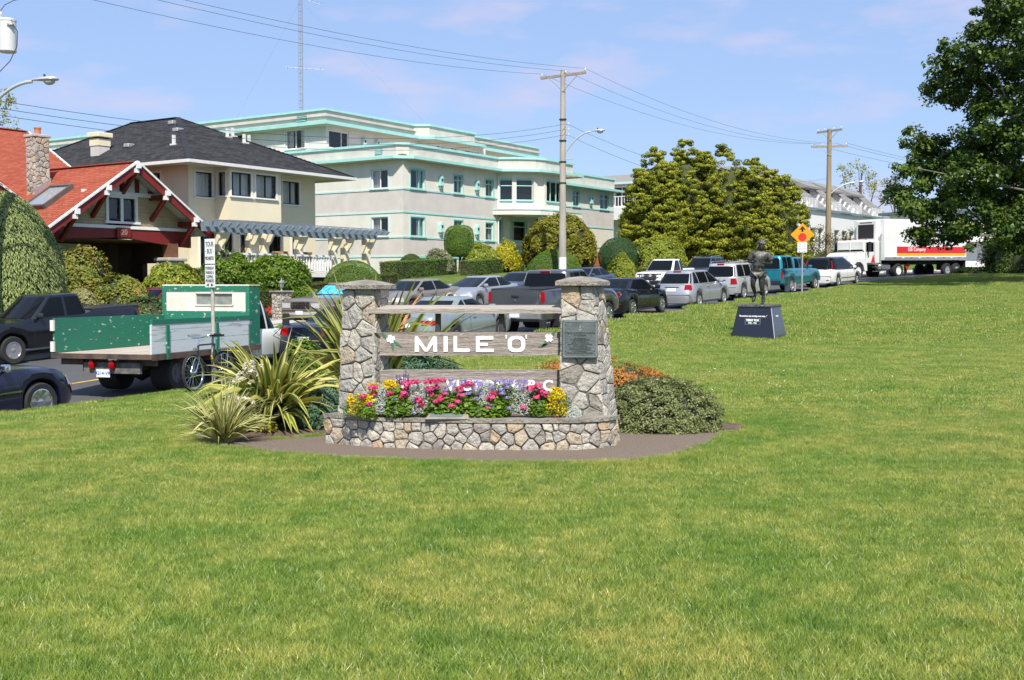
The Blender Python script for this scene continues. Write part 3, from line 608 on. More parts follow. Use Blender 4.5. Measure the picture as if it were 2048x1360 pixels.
def clip(P, a, b):
 """keep the part of polygon P nearer to a than to b"""
 m = (a + b) / 2; d = b - a; out = []
 for i in range(len(P)):
  p, q = P[i], P[(i + 1) % len(P)]; u, v = (p - m) @ d, (q - m) @ d
  if u <= 0: out.append(p)
  if u * v < 0: out.append(p + (q - p) * (u / (u - v)))
 return out
def stones(parent, fr2d, W, H, size, seed, lift=.035, gap=.012, base=None, relax=2, quad=None, mats=None, wts=None, keep=None, name='stone'):
 """rubble facing on a face: fr2d(u, v, d) -> point; u in 0..W, v in 0..H"""
 rg = np.random.default_rng(seed); n = max(2, int(W * H / (size * size * .82))); box = [np.array(p, float) for p in ((0, 0), (W, 0), (W, H), (0, H))]
 nx = max(1, round(W / size)); ny = max(1, round(H / (size * .8)))
 Sd = np.array([((i + .5 + rg.uniform(-.46, .46) + (.25 if j % 2 else -.25) * (nx > 2)) * W / nx, (j + .5 + rg.uniform(-.46, .46)) * H / ny) for j in range(ny) for i in range(nx)])
 Sd = np.clip(Sd, [.02 * W, .02 * H], [.98 * W, .98 * H]); k = max(1, len(Sd) // 5); Sd = np.vstack([Sd, np.stack([rg.uniform(0, W, k), rg.uniform(0, H, k)], 1)])
 for it in range(relax):
  cells = []
  for i, s in enumerate(Sd):
   P = box; d = ((Sd - s) ** 2).sum(1)
   for j in np.argsort(d)[1:26]: P = clip(P, s, Sd[j])
   cells.append(P)
  if it < relax - 1: Sd = np.array([np.mean(c, 0) * .5 + s * .5 for c, s in zip(cells, Sd)])
 outp = []
 for P in cells:
  if len(P) < 3: continue
  P = np.array(P); c = P.mean(0); ar = .5 * abs(sum(P[i, 0] * P[(i + 1) % len(P), 1] - P[(i + 1) % len(P), 0] * P[i, 1] for i in range(len(P))))
  if ar < .0006 or (keep and not keep(c)): continue
  # drop very short edges, inset by the joint
  Q = [P[i] for i in range(len(P)) if np.hypot(*(P[i] - P[i - 1])) > .018]
  if len(Q) < 3: continue
  Q = np.array(Q); n = len(Q); rad = np.sqrt(ar / PI); g = gap * rg.uniform(.6, 1.3)
  R0 = c + (Q - c) * (1 - g / np.maximum(np.hypot(*(Q - c).T), .01))[:, None]
  # densify ring: add midpoints pushed by a little noise
  ring = []
  for i in range(n):
   a, b_ = R0[i], R0[(i + 1) % n]; ring.append(a + (c - a) * rg.uniform(.02, .09)); mid = (a + b_) / 2; ring.append(mid + (c - mid) * rg.uniform(-.0, .05))
  ring = np.array(ring); m = len(ring); h = lift * rg.uniform(.7, 1.2); tx, ty = rg.uniform(-.25, .25, 2) * h / max(rad, .02)
  r1 = c + (ring - c) * rg.uniform(.90, .965, (m, 1)); r2 = c + (ring - c) * rg.uniform(.42, .6, (m, 1)); V = []
  for q in ring: V.append(fr2d(q[0], q[1], -.01))
  for q in ring: V.append(fr2d(q[0], q[1], h * .62))
  for q in r1: V.append(fr2d(q[0], q[1], h * rg.uniform(.8, 1.0) + tx * (q[0] - c[0]) + ty * (q[1] - c[1])))
  for q in r2[::2]: V.append(fr2d(q[0], q[1], h * rg.uniform(.95, 1.25) + tx * (q[0] - c[0]) + ty * (q[1] - c[1])))
  b = MB(); f = [(i + o, (i + 1) % m + o, (i + 1) % m + o + m, i + o + m) for o in (0, m) for i in range(m)]; k = m // 2
  for i in range(k): f += [(2 * m + 2 * i, 2 * m + 2 * i + 1, 3 * m + i), (2 * m + 2 * i + 1, 2 * m + (2 * i + 2) % m, 3 * m + (i + 1) % k, 3 * m + i)]
  f.append(tuple(3 * m + i for i in range(k))); b.add(V, f)
  ms = mats or STN; o = b.obj(name, ms[rg.choice(len(ms), p=wts or STW)], parent); outp.append(o)
 return outp
def face4(a, b, c, d):
 """bilinear face, a-b bottom edge, d-c top edge; returns mapping(u01, v01, depth) with outward normal (b-a)x(d-a)"""
 a, b, c, d = (Vector(p) for p in (a, b, c, d)); n = (b - a).cross(d - a).normalized(); W = ((b - a).length + (c - d).length) / 2; H = ((d - a).length + (c - b).length) / 2
 def f(u, v, dp): u, v = u / W, v / H; return (a * (1 - u) + b * u) * (1 - v) + (d * (1 - u) + c * u) * v + n * dp
 return f, W, H
def stone_block(parent, x0, x1, y0, y1, z0, z1, size, seed, name, faces='fl r', M=None, label=None, wts=None):
 core = MB().box(x0 + .01, x1 - .01, y0 + .01, y1 - .01, z0, z1)
 if M is not None: core.xf(M)
 o = core.obj(name, M_mortar, parent, label=label); T = (lambda p: M @ Vector(p)) if M is not None else Vector
 F_ = {'f': [(x0, y0, z0), (x1, y0, z0), (x1, y0, z1), (x0, y0, z1)], 'l': [(x0, y1, z0), (x0, y0, z0), (x0, y0, z1), (x0, y1, z1)], 'r': [(x1, y0, z0), (x1, y1, z0), (x1, y1, z1), (x1, y0, z1)]}
 for i, k in enumerate(faces.replace(' ', '')): f, W, H = face4(*[T(p) for p in F_[k]]); stones(o, f, W, H, size, seed + i, wts=wts)
 return o
# ---------------------------------------------------------------- red roofed bungalow
def red_house():
 B = thing('red_bungalow', 'craftsman bungalow with a red shingle roof, dark red bargeboards and a deep shaded porch', 'house', (-14.2, 43.4, 0), RZB)
 sl = .685; AP = 6.2
 def zz(a): return AP - sl * abs(a)
 # front gable roof, two slopes
 L = [(-3.75, -.15, zz(3.75)), (0, -.15, AP), (0, 9, AP), (-3.75, 9, zz(3.75))]; Rr = [(0, -.15, AP), (3.75, -.15, zz(3.75)), (3.75, 9, zz(3.75)), (0, 9, AP)]
 rf = MB().poly(L).poly(Rr).obj('roof', M_redsh, B, fix=False); sf = MB()
 for P in (L, Rr): sf.poly([(x, y, z - .06) for x, y, z in P])
 sf.obj('soffit', mat('soffit_white', (.55, .57, .58), .7), B, fix=False)
 mr = [(-10.5, 2.4, 3.9), (2.25, 2.4, 3.9), (2.25, 10, 8.3), (-10.5, 10, 8.3)]; mb = [(2.25, 17.6, 3.9), (-10.5, 17.6, 3.9), (-10.5, 10, 8.3), (2.25, 10, 8.3)]
 rm = MB().poly(mr).poly(mb).obj('roof', M_redsh, B, fix=False, label='large main roof behind the front gable')
 shingles('shingles', rf, [L, Rr], .135, .3, M_redsh, .015, seed=5); shingles('shingles', rm, [mr], .135, .3, M_redsh, .015, seed=6)
 MB().beam((0, -.15, AP + .02), (0, 9, AP + .02), .3, .03).obj('ridge_cap', M_redsh, rf); MB().beam((-10.5, 10, 8.33), (2.25, 10, 8.33), .3, .03).obj('ridge_cap', M_redsh, rm)
 # verge of the main roof
 MB().beam((2.3, 2.4, 3.75), (2.3, 10, 8.15), .06, .24).obj('bargeboard', M_red, rm); MB().beam((2.33, 2.4, 3.92), (2.33, 10, 8.32), .08, .06).obj('verge_trim', M_trim, rm)
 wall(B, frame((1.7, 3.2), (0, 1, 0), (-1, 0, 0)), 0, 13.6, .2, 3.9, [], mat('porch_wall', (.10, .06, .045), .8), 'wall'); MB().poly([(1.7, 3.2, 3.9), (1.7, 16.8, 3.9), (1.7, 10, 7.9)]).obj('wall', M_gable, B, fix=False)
 # bargeboards with white top trim, flaring at the left foot
 for sg in (-1, 1):
  e = 3.78 if sg > 0 else 3.78
  bd = MB().prism([(0, -.22, AP - .02), (sg * e, -.22, zz(e) - .02), (sg * (e + .1), -.22, zz(e) - .36), (sg * (e - .2), -.22, zz(e - .2) - .32), (0, -.22, AP - .36)], (0, .07, 0)).obj('bargeboard', M_red, B)
  MB().beam((0, -.24, AP + .02), (sg * (e + .03), -.24, zz(e) + .0), .1, .07, (0, -.0, 1)).obj('verge_trim', M_trim, bd)
 # gutter along the left eave
 g = MB().box(-3.95, -3.78, -.1, 8, zz(3.75) - .12, zz(3.75) + .0).obj('gutter', M_gut, B)
 MB().tube([(-3.85, -.1, 3.55), (-3.7, .0, 3.4), (-3.72, .1, 3.1), (-3.9, .2, 2.85)], .045, 6).obj('down_pipe', M_gut, B)
 # gable wall: tan cedar shingles, window, half-timbered apex
 gw = .75
 def gz(a): return zz(a) - .08
 wallp = MB()
 for P in ([(-3.2, 3.85), (-.62, 3.85), (-.62, gz(.62)), (-3.2, gz(3.2))], [(.62, 3.85), (3.2, 3.85), (3.2, gz(3.2)), (.62, gz(.62))], [(-.62, 4.98), (.62, 4.98), (.62, gz(.62)), (0, gz(0)), (-.62, gz(.62))]): wallp.poly([(a, gw, z) for a, z in P])
 wp = wallp.obj('gable_wall', M_gable, B, fix=False)
 shingles('shingles', wp, [[(-3.2, gw - .004, 3.87), (-.66, gw - .004, 3.87), (-.66, gw - .004, 5.02), (-1.6, gw - .004, 5.02), (-3.2, gw - .004, gz(3.2))], [(.66, gw - .004, 3.87), (3.2, gw - .004, 3.87), (3.2, gw - .004, gz(3.2)), (1.6, gw - .004, 5.02), (.66, gw - .004, 5.02)]], .13, .17, M_gable, .012, seed=8)
 pan = mat('pale_panel', (.62, .66, .68), .7)
 for a0, a1 in ((-1.2, -.75), (-.6, -.1), (.1, .6), (.75, 1.2)): MB().prism([(a0, gw - .02, 5.14), (a1, gw - .02, 5.14), (a1, gw - .02, min(gz(a1), gz(a0)) if abs(a1) > abs(a0) else gz(a1)), (a0, gw - .02, gz(a0) if abs(a0) < abs(a1) else gz(a0))], (0, -.03, 0)).obj('panel', pan, wp)
 for a in (-1.28, -.68, 0, .68, 1.28): MB().box(a - .08, a + .08, gw - .12, gw - .01, 5.14, gz(a) - .02).obj('timber', M_red, wp)
 MB().box(-1.75, 1.75, gw - .14, gw - .01, 4.98, 5.13).obj('band_board', M_trim, wp)
 for s0, s1 in ((-.62, -.02), (.02, .62)): window(B, FRONT, s0 + .03, s1 - .03, 4.08, 4.9, M_blackf, 'single', 'none', y=gw, rev=.05, fw=.05, trim=None)
 t = MB(); t.box(-.72, .72, gw - .07, gw + .0, 4.9, 4.98); t.box(-.72, -.6, gw - .07, gw, 4.02, 4.9); t.box(.6, .72, gw - .07, gw, 4.02, 4.9); t.box(-.06, .06, gw - .06, gw, 4.02, 4.9); t.box(-.8, .8, gw - .12, gw, 3.93, 4.02); t.obj('window_casing', M_trim, B)
 # purlin ends with white tips and knee braces
 for a in (0, -1.33, -2.68, 1.36, 2.75):
  z = zz(a) - .2; pl = MB().box(a - .08, a + .08, -.16, gw, z - .19, z).obj('purlin', M_red, B)
  MB().box(a - .085, a + .085, -.36, -.225, z - .03, z + .16).obj('purlin_tip', M_trim, pl); MB().box(a - .085 - .06, a + .085 - .06, -.3, -.17, z - .2, z - .04).obj('purlin_tip', M_trim, pl)
  MB().beam((a, -.1, z - .16), (a, gw - .04, z - .95), .13, .16, (0, -1, 0)).obj('brace', M_red, pl)
 # beams over the porch
 MB().box(-3.4, 3.4, gw - .1, gw + .05, 3.74, 3.86).obj('white_beam', M_trim, B); MB().prism([(-3.3, gw - .06, 3.735), (3.3, gw - .06, 3.735), (3.3, gw - .06, 3.1), (2.4, gw - .06, 3.15), (0, gw - .06, 3.42), (-2.4, gw - .06, 3.3), (-3.3, gw - .06, 3.2)], (0, .2, 0)).obj('porch_beam', M_red, B)
 n = MB().box(-.32, .3, gw - .16, gw - .07, 3.42, 3.78).obj('number_board', M_red, B); text_obj('house_number', '20', .3, mat('number_metal', (.3, .26, .2), .5), n, (0, gw - .165, 3.6), (PI / 2, 0, 0), depth=.01)
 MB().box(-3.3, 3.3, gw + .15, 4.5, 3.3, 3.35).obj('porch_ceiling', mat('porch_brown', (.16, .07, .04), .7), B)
 # porch back wall with windows
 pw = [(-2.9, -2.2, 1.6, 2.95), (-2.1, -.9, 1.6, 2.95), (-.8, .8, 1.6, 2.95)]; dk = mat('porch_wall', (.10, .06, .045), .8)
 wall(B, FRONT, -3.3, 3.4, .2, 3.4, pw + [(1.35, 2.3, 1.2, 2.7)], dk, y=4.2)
 for h in pw: window(B, FRONT, *h, M_trim, 'single', 'none', y=4.2, rev=.06, fw=.09, trim=M_trim, tw=.09)
 MB().box(-3.2, 1.0, 4.05, 4.18, 3.05, 3.25).obj('lintel', M_trim, B)
 MB().box(-3.3, 3.4, .4, 4.2, .2, .8).obj('porch_floor', M_conc, B); wall(B, frame((3.15, 1.3), (0, 1, 0), (-1, 0, 0)), 0, 2.9, .2, 3.4, [(.7, 1.9, 1.5, 2.5)], dk)
 # stone piers
 for i, (a, w, top) in enumerate(((2.35, .38, 2.55), (-3.35, .34, 2.9))):
  p = stone_block(B, a - w, a + w, .45, 1.15, .1, top, .24, 40 + i, 'stone_pier'); MB().bbox(a - w - .1, a + w + .1, .35, 1.25, top, top + .14, .03).obj('pier_cap', M_conc, p); MB().box(a - .22, a + .22, .6, 1.0, top + .14, 3.25).obj('pier_post', mat('porch_brown', (.16, .07, .04), .7), p)
 # white framed screen on the right of the porch
 fr = MB(); fr.box(.6, 2.1, 4.3, 4.4, 2.6, 2.7); [fr.box(x - .04, x + .04, 4.3, 4.4, 1.2, 2.7) for x in (.64, 1.05, 1.45, 2.06)]; fr.obj('porch_screen', M_trim, B)
 # granite chimney with terracotta pot
 a, b_ = -1.35, 3.9; c = stone_block(B, a - .29, a + .29, b_ - .27, b_ + .31, 4.6, 7.25, .24, 60, 'chimney', label='granite rubble chimney with a flat cap')
 MB().bbox(a - .36, a + .36, b_ - .34, b_ + .38, 7.25, 7.36, .02).obj('chimney_cap', M_conc, c); MB().lathe([(.12, 0), (.12, .22), (.14, .23), (.14, .28), (.11, .28)], 14, Matrix.Translation((a, b_, 7.36))).obj('chimney_pot', mat('terracotta', (.52, .17, .07), .8), c, smooth=40)
 MB().prism([(a - .40, b_ - .31, 5.25), (a + .32, b_ - .31, 5.72), (a + .32, b_ - .31, 5.5), (a - .40, b_ - .31, 5.02)], (0, -.03, 0)).obj('flashing', M_metal, c)
 # skylight on the left slope
 def onL(a, y, h=0): n_ = Vector((-sl, 0, 1)).normalized(); return Vector((a, y, zz(a))) + n_ * h
 sk = MB(); P = [onL(-2.65, 1.6), onL(-2.65, 2.9), onL(-1.45, 2.9), onL(-1.45, 1.6)]
 for p, q in zip(P, P[1:] + P[:1]): sk.beam(p + Vector((-.05, 0, .08)), q + Vector((-.05, 0, .08)), .1, .18, onL(0, 0, 1) - onL(0, 0, 0))
 s = sk.obj('skylight', mat('bronze_aluminium', (.10, .09, .08), .4), rf); MB().poly([onL(x, y, .13) for x, y in ((-2.6, 1.65), (-2.6, 2.85), (-1.5, 2.85), (-1.5, 1.65))]).obj('pane', mat('skylight_glass', (.25, .28, .30), .08, var=0), s, fix=False)
 MB().bbox(-3.2, -2.8, 7.4, 7.75, 7.02, 7.2, .03).obj('roof_vent', M_metal, rm)
 # second small gable at the far left
 for sg in (-1, 1):
  x0 = -7.4; MB().prism([(x0, -.3, 6.0), (x0 + sg * 2.55, -.3, 4.45), (x0 + sg * 2.6, -.3, 4.1), (x0, -.3, 5.65)], (0, .07, 0)).obj('bargeboard', M_red, B); MB().beam((x0, -.32, 6.05), (x0 + sg * 2.6, -.32, 4.46), .1, .07).obj('verge_trim', M_trim, B)
 q0 = [(-7.4, -.25, 6.03), (-4.8, -.25, 4.45), (-4.8, 5.4, 4.45), (-7.4, 6.8, 6.03)]; q1 = [(-10, -.25, 4.45), (-7.4, -.25, 6.03), (-7.4, 6.8, 6.03), (-10, 5.4, 4.45)]
 r2 = MB().poly(q0).poly(q1).obj('roof', M_redsh, B, fix=False, label='small left hand gable roof'); shingles('shingles', r2, [q0, q1], .135, .3, M_redsh, .015, seed=9)
 wall(B, FRONT, -9.4, -3.6, .2, 4.3, [], dk, y=.7); MB().poly([(-9.4, .7, 4.3), (-5.2, .7, 4.3), (-7.4, .7, 5.8)]).obj('wall', M_gable, B, fix=False)
red_house()
# ---------------------------------------------------------------- white terraced flats on the rise
def white_flats():
 rz = R(54); B = thing('white_flats', 'long white block of flats with a grey mansard roof and railed balconies', 'building', (16.9, 96, 0), rz)
 mw = mat('white_render', (.72, .72, .72), .8, var=.04); SIDE = frame((0, 0), (0, -1, 0), (1, 0, 0))
 wn = [(x, x + 1.5, 5.2, 7.2) for x in np.arange(1, 45, 2.2)]; wall(B, FRONT, 0, 46, 2, 9.0, wn, mw)
 for h in wn: window(B, FRONT, *h, M_trim, 'slider', 'none', rev=.3, fw=.1)
 rp = [(0, -.15, 9.05), (46, -.15, 9.05), (46, 4.4, 12.6), (0, 4.4, 12.6)]; hp = [(46, -.15, 9.05), (50, 4.4, 9.05), (46, 4.4, 12.6)]
 holes = [(12.5 + k * 6.6, 16 + k * 6.6) for k in range(5)]
 rf = MB()
 xs = [9] + [v for h in holes for v in h] + [46]
 for i in range(0, len(xs), 2): rf.poly([(xs[i], -.15, 9.05), (xs[i + 1], -.15, 9.05), (xs[i + 1], 4.4, 12.6), (xs[i], 4.4, 12.6)])
 rf.poly([(46, -.15, 9.05), (51, 5, 9.05), (46, 4.4, 12.6)]).poly([(9, 4.4, 12.6), (46, 4.4, 12.6), (46, 6, 12.7), (9, 6, 12.7)])
 r = rf.obj('roof', M_greysh, B, fix=False); shingles('shingles', r, [[(xs[i], -.15, 9.05), (xs[i + 1], -.15, 9.05), (xs[i + 1], 4.4, 12.6), (xs[i], 4.4, 12.6)] for i in range(0, len(xs), 2)], .3, .6, M_greysh, .03, seed=11)
 MB().box(-.1, 46.2, -.3, -.1, 8.95, 9.12).obj('gutter', M_slate, B)
 for h0, h1 in holes:
  d = MB(); d.poly([(h0, -.1, 9.05), (h0, 4.4, 12.6), (h0, 4.4, 9.05)]).poly([(h1, -.1, 9.05), (h1, 4.4, 12.6), (h1, 4.4, 9.05)]); d.poly([(h0, 0, 9.06), (h1, 0, 9.06), (h1, 4.4, 9.06), (h0, 4.4, 9.06)]); dm = d.obj('dormer', mw, B, fix=False)
  MB().poly([(h0, 3.4, 9.05), (h1, 3.4, 9.05), (h1, 3.4, 11.8), (h0, 3.4, 11.8)]).obj('dormer_door', M_dark, dm, fix=False)
  MB().prism([(h0 - .3, 4.6, 12.72), (h0 - .3, 2.2, 11.7), (h0 - .3, 2.2, 11.5), (h0 - .3, 4.6, 11.5)], (h1 - h0 + .6, 0, 0)).obj('dormer_roof', M_greysh, dm)
  rl = MB().box(h0, h1, .0, .05, 9.98, 10.05); [rl.box(x - .03, x + .03, .0, .05, 9.05, 9.98) for x in np.arange(h0, h1 + .01, .39)]; rl.obj('balcony_rail', M_trim, dm)
 # side wing: railed balcony and dark windows
 sw = [(-10.6, -8.2, 8.4, 10.2), (-7.4, -5.2, 8.4, 10.2)]; wall(B, SIDE, -11, 0, 2, 10.4, sw, mw)
 for h in sw: window(B, SIDE, *h, M_trim, 'triple', 'left', fw=.1)
 MB().box(-.6, 24, 0, 0, 0, 0) if False else None
 MB().box(-1.6, .0, 0, 11, 7.2, 8.25).obj('balcony', mw, B); rl = MB().box(-1.58, -1.52, 0, 11, 9.15, 9.22); [rl.box(-1.58, -1.52, y, y + .05, 8.25, 9.15) for y in np.arange(0, 11, .3)]; rl.obj('balcony_rail', M_trim, B)
 MB().add([(-.9, -.4, 10.42), (-.9, 11.4, 10.42), (.6, 11.4, 11.25), (.6, 1, 11.25), (14, 11.4, 11.25), (14, 1, 11.25)], [(0, 1, 2, 3), (3, 2, 4, 5)]).obj('roof', M_greysh, B, fix=False, label='side wing roof')
 MB().box(-.95, -.9, -.4, 11.4, 10.3, 10.5).obj('fascia', M_tealpale, B)
 d = MB().lathe([(.45, 0), (.4, .08), (.2, .14)], 16, Matrix.Translation((-1.7, 9.6, 9.0)) @ Matrix.Rotation(R(-100), 4, 'Y')).obj('satellite_dish', mat('dish_cream', (.55, .5, .42), .6), B)
white_flats()
def far_house():
 x, y = at(1965, 520, 105).x, 105; B = thing('white_villa', 'low white house with a long balcony seen beneath the big tree on the right', 'house', (x, y, 0), R(20))
 mw = _mats['white_render']; z0 = G(x, y) - .3
 wh = [(.5, 1.8, z0 + 3.6, z0 + 5.0), (2.3, 3.6, z0 + 3.6, z0 + 5.0), (.5, 1.8, z0 + .9, z0 + 2.2), (2.4, 3.6, z0 + .9, z0 + 2.2), (5, 6.5, z0 + .9, z0 + 2.2)]
 wall(B, FRONT, -4, 12, z0, z0 + 5.4, wh, mw)
 for h in wh: window(B, FRONT, *h, M_slate, 'slider', 'none', fw=.08)
 wall(B, frame((-4, 0), (0, -1, 0), (1, 0, 0)), -8, 0, z0, z0 + 5.4, [], mw); MB().box(-4.6, 12.6, -.8, 9, z0 + 5.4, z0 + 5.65).obj('roof', M_slate, B); MB().box(-4, 12, -1.4, 0, z0 + 2.6, z0 + 2.75).obj('balcony', mw, B); MB().box(-4, 12, -1.4, -1.34, z0 + 2.75, z0 + 3.55).obj('balcony_rail', mw, B)
far_house()
# ---------------------------------------------------------------- grass
def in_poly(x, y, P):
 P = np.array(P); r = np.zeros(x.shape, bool); j = len(P) - 1
 for i in range(len(P)):
  xi, yi = P[i]; xj, yj = P[j]
  c = ((yi > y) != (yj > y)) & (x < (xj - xi) * (y - yi) / (yj - yi + 1e-12) + xi); r ^= c; j = i
 return r
def d_poly(x, y, P):
 P = np.array(P, float); d = np.full(x.shape, 1e9)
 for i in range(len(P)):
  a = P[i - 1]; b = P[i]; e = b - a; t = np.clip(((x - a[0]) * e[0] + (y - a[1]) * e[1]) / (e @ e), 0, 1); d = np.minimum(d, np.hypot(x - a[0] - t * e[0], y - a[1] - t * e[1]))
 return np.where(in_poly(x, y, P), -d, d)
def grassmat():
 m = bpy.data.materials.new('grass_blades'); m.use_nodes = True; nt = m.node_tree; N = nt.nodes; Lk = nt.links; b = N['Principled BSDF']
 b.inputs['Roughness'].default_value = .38; b.inputs['Specular IOR Level'].default_value = .55
 at_ = N.new('ShaderNodeAttribute'); at_.attribute_name = 'rnd'; r = N.new('ShaderNodeValToRGB'); el = r.color_ramp.elements
 for _ in range(3): el.new(.5)
 for e, (p, c) in zip(el, ((0, (.145, .225, .04)), (.35, (.27, .35, .064)), (.7, (.40, .46, .10)), (.9, (.58, .60, .18)), (1, (.75, .65, .34)))): e.position = p; e.color = c + (1,)
 Lk.new(at_.outputs['Fac'], r.inputs[0])
 ge = N.new('ShaderNodeNewGeometry')
 def noi(sc, lo, hi, p0=.35, p1=.65, st=(1, 1, 1)):
  mp = N.new('ShaderNodeMapping'); mp.inputs['Scale'].default_value = st; Lk.new(ge.outputs['Position'], mp.inputs[0])
  n = N.new('ShaderNodeTexNoise'); n.inputs['Scale'].default_value = sc; n.inputs['Detail'].default_value = 4; Lk.new(mp.outputs[0], n.inputs[0])
  q = N.new('ShaderNodeValToRGB'); q.color_ramp.elements[0].position = p0; q.color_ramp.elements[1].position = p1; q.color_ramp.elements[0].color = lo + (1,); q.color_ramp.elements[1].color = hi + (1,); Lk.new(n.outputs[0], q.inputs[0]); return q
 c = r.outputs[0]
 for q in (noi(.28, (.88, .97, .84), (1.14, 1.04, 1.16), st=(1, 1, 0)), noi(1.1, (.74, .87, .72), (1.17, 1.07, 1.16), .36, .60, st=(1, 1, 0)), noi(4.5, (.74, .85, .72), (1.17, 1.10, 1.12), .38, .62, st=(1, 1, 0)), noi(19, (.78, .86, .78), (1.15, 1.1, 1.1), .4, .6, st=(1, 1, 0))):
  mx = N.new('ShaderNodeMixRGB'); mx.blend_type = 'MULTIPLY'; mx.inputs[0].default_value = 1; Lk.new(c, mx.inputs[1]); Lk.new(q.outputs[0], mx.inputs[2]); c = mx.outputs[0]
 Lk.new(c, b.inputs['Base Color']); tr = N.new('ShaderNodeBsdfTranslucent'); mxs = N.new('ShaderNodeMixShader'); mxs.inputs[0].default_value = .32
 Lk.new(c, tr.inputs[0]); Lk.new(b.outputs[0], mxs.inputs[1]); Lk.new(tr.outputs[0], mxs.inputs[2]); Lk.new(mxs.outputs[0], N['Material Output'].inputs[0]); return m
M_grass = grassmat()
def grass():
 rg = np.random.default_rng(3)
 def patch_(n, size, w, h, lean, seed):
  r = np.random.default_rng(seed); rad = size / 2 * np.sqrt(r.random(n)) * 1.18; th = r.random(n) * 2 * PI; x = rad * np.cos(th); y = rad * np.sin(th)
  a = r.random(n) * 2 * PI; dx, dy = np.cos(a) * w / 2, np.sin(a) * w / 2; hh = h * r.uniform(.55, 1.2, n)
  # blades lean together in small swirls
  sw = np.sin(x * 17 + seed) + np.cos(y * 13 + seed * 2); la = sw * .8 + r.uniform(-PI, PI, n); ll = lean * r.uniform(.2, 1.3, n) * hh
  tx, ty = x + np.cos(la) * ll, y + np.sin(la) * ll
  V = np.stack([np.stack([x - dx, y - dy, np.full(n, -.012)], 1), np.stack([x + dx, y + dy, np.full(n, -.012)], 1), np.stack([tx, ty, hh * .95], 1)], 1).reshape(-1, 3)
  rn = np.clip(r.beta(2, 2.2, n) * .9 + (r.random(n) < .035) * .3, 0, 1); return V, rn
 kinds = [(3300, .56, .0062, .040, 1.15, 1), (3300, .56, .0062, .038, 1.3, 2), (3300, 1.15, .012, .046, 1.1, 3), (3300, 1.15, .012, .042, 1.2, 4), (3400, 2.5, .026, .075, .8, 5), (420, .17, .0052, .045, .9, 6)]
 V = []; RN = []; SRC = []; k0 = 0; src = []
 for i, k in enumerate(kinds): v, rn = patch_(*k); V.append(v); RN.append(rn); SRC += [i + 1] * len(v)
 nf = sum(len(r) for r in RN); pts = []; rots = []; scl = []; kid = []
 def scatter(sp, x0, x1, y0, y1, ids, cond, half, smin=.85):
  gx, gy = np.meshgrid(np.arange(x0, x1, sp), np.arange(y0, y1, sp)); gx = gx + rg.uniform(-.35, .35, gx.shape) * sp; gy = gy + rg.uniform(-.35, .35, gy.shape) * sp; gx, gy = gx.ravel(), gy.ravel()
  ok = cond(gx, gy); gx, gy = gx[ok], gy[ok]; s, n = sn(gx, gy); ok = n > HW + .12 + half * .75; gx, gy = gx[ok], gy[ok]; z = Gz(gx, gy); e = .3; zx = (Gz(gx + e, gy) - z) / e; zy = (Gz(gx, gy + e) - z) / e
  for x, y, zz, a, b in zip(gx, gy, z, zx, zy):
   nrm = Vector((-a, -b, 1)).normalized(); q = Vector((0, 0, 1)).rotation_difference(nrm).to_matrix() @ Matrix.Rotation(rg.uniform(0, 2 * PI), 3, 'Z'); pts.append((x, y, zz)); rots.append(tuple(q.to_euler())); scl.append(rg.uniform(smin, 1.12)); kid.append(ids[rg.integers(len(ids))])
 bed = APRON[:]; dist = lambda x, y: np.minimum(d_poly(x, y, APRON), d_poly(x, y, SOIL))
 fr = lambda x, y, m: (np.abs(x) < .475 * y + m)
 scatter(.36, -14, 14, 1.5, 15, (1, 2), lambda x, y: fr(x, y, 6) & (dist(x, y) > .22), .25)
 scatter(.74, -26, 26, 14.6, 34, (3, 4), lambda x, y: fr(x, y, 7) & (dist(x, y) > .5), 1.2)
 scatter(.34, -12, 12, 14, 17, (1, 2), lambda x, y: fr(x, y, 1.6) & (dist(x, y) > .22) & (dist(x, y) < .9), .25)
 scatter(.30, -22, 22, 14.6, 34, (1, 2), lambda x, y: fr(x, y, 2.5) & (sn(x, y)[1] < HW + 1.5), .12)
 scatter(1.5, -10, 66, 33, 96, (5,), lambda x, y: fr(x, y, 10), 1.0)
 scatter(.62, -10, 60, 33, 70, (3, 4), lambda x, y: fr(x, y, 5) & (sn(x, y)[1] < HW + 1.4), .2)
 scatter(.09, -5, 4, 9.8, 15.6, (6,), lambda x, y: (dist(x, y) > .035) & (dist(x, y) < .3), .1)
 n = len(pts); nv = sum(len(v) for v in V); allV = np.concatenate(V + [np.array(pts)]); F3 = np.arange(nf * 3).reshape(-1, 3)
 # the blades of each turf are laid on the lawn by the first point, the rest repeat them
 me = np_mesh('grass', allV, F3, M_grass, np.concatenate(RN))
 def at_(nm, ty, vals, field='value'): a = me.attributes.new(nm, ty, 'POINT'); a.data.foreach_set(field, np.asarray(vals, np.float32 if ty != 'INT' else np.int32).ravel())
 at_('turf', 'INT', SRC + [0] * n); at_('kid', 'INT', [0] * nv + kid); at_('rot', 'FLOAT_VECTOR', np.vstack([np.zeros((nv, 3)), np.array(rots)]), 'vector'); at_('scl', 'FLOAT', [1.] * nv + scl)
 o = tag(link('grass', me), kind='stuff', label='mown green lawn grass')
 ng = bpy.data.node_groups.new('lay_turf', 'GeometryNodeTree'); ng.interface.new_socket('Geometry', in_out='INPUT', socket_type='NodeSocketGeometry'); ng.interface.new_socket('Geometry', in_out='OUTPUT', socket_type='NodeSocketGeometry')
 N = ng.nodes; Lk = ng.links; gi = N.new('NodeGroupInput'); go = N.new('NodeGroupOutput'); jo = N.new('GeometryNodeJoinGeometry')
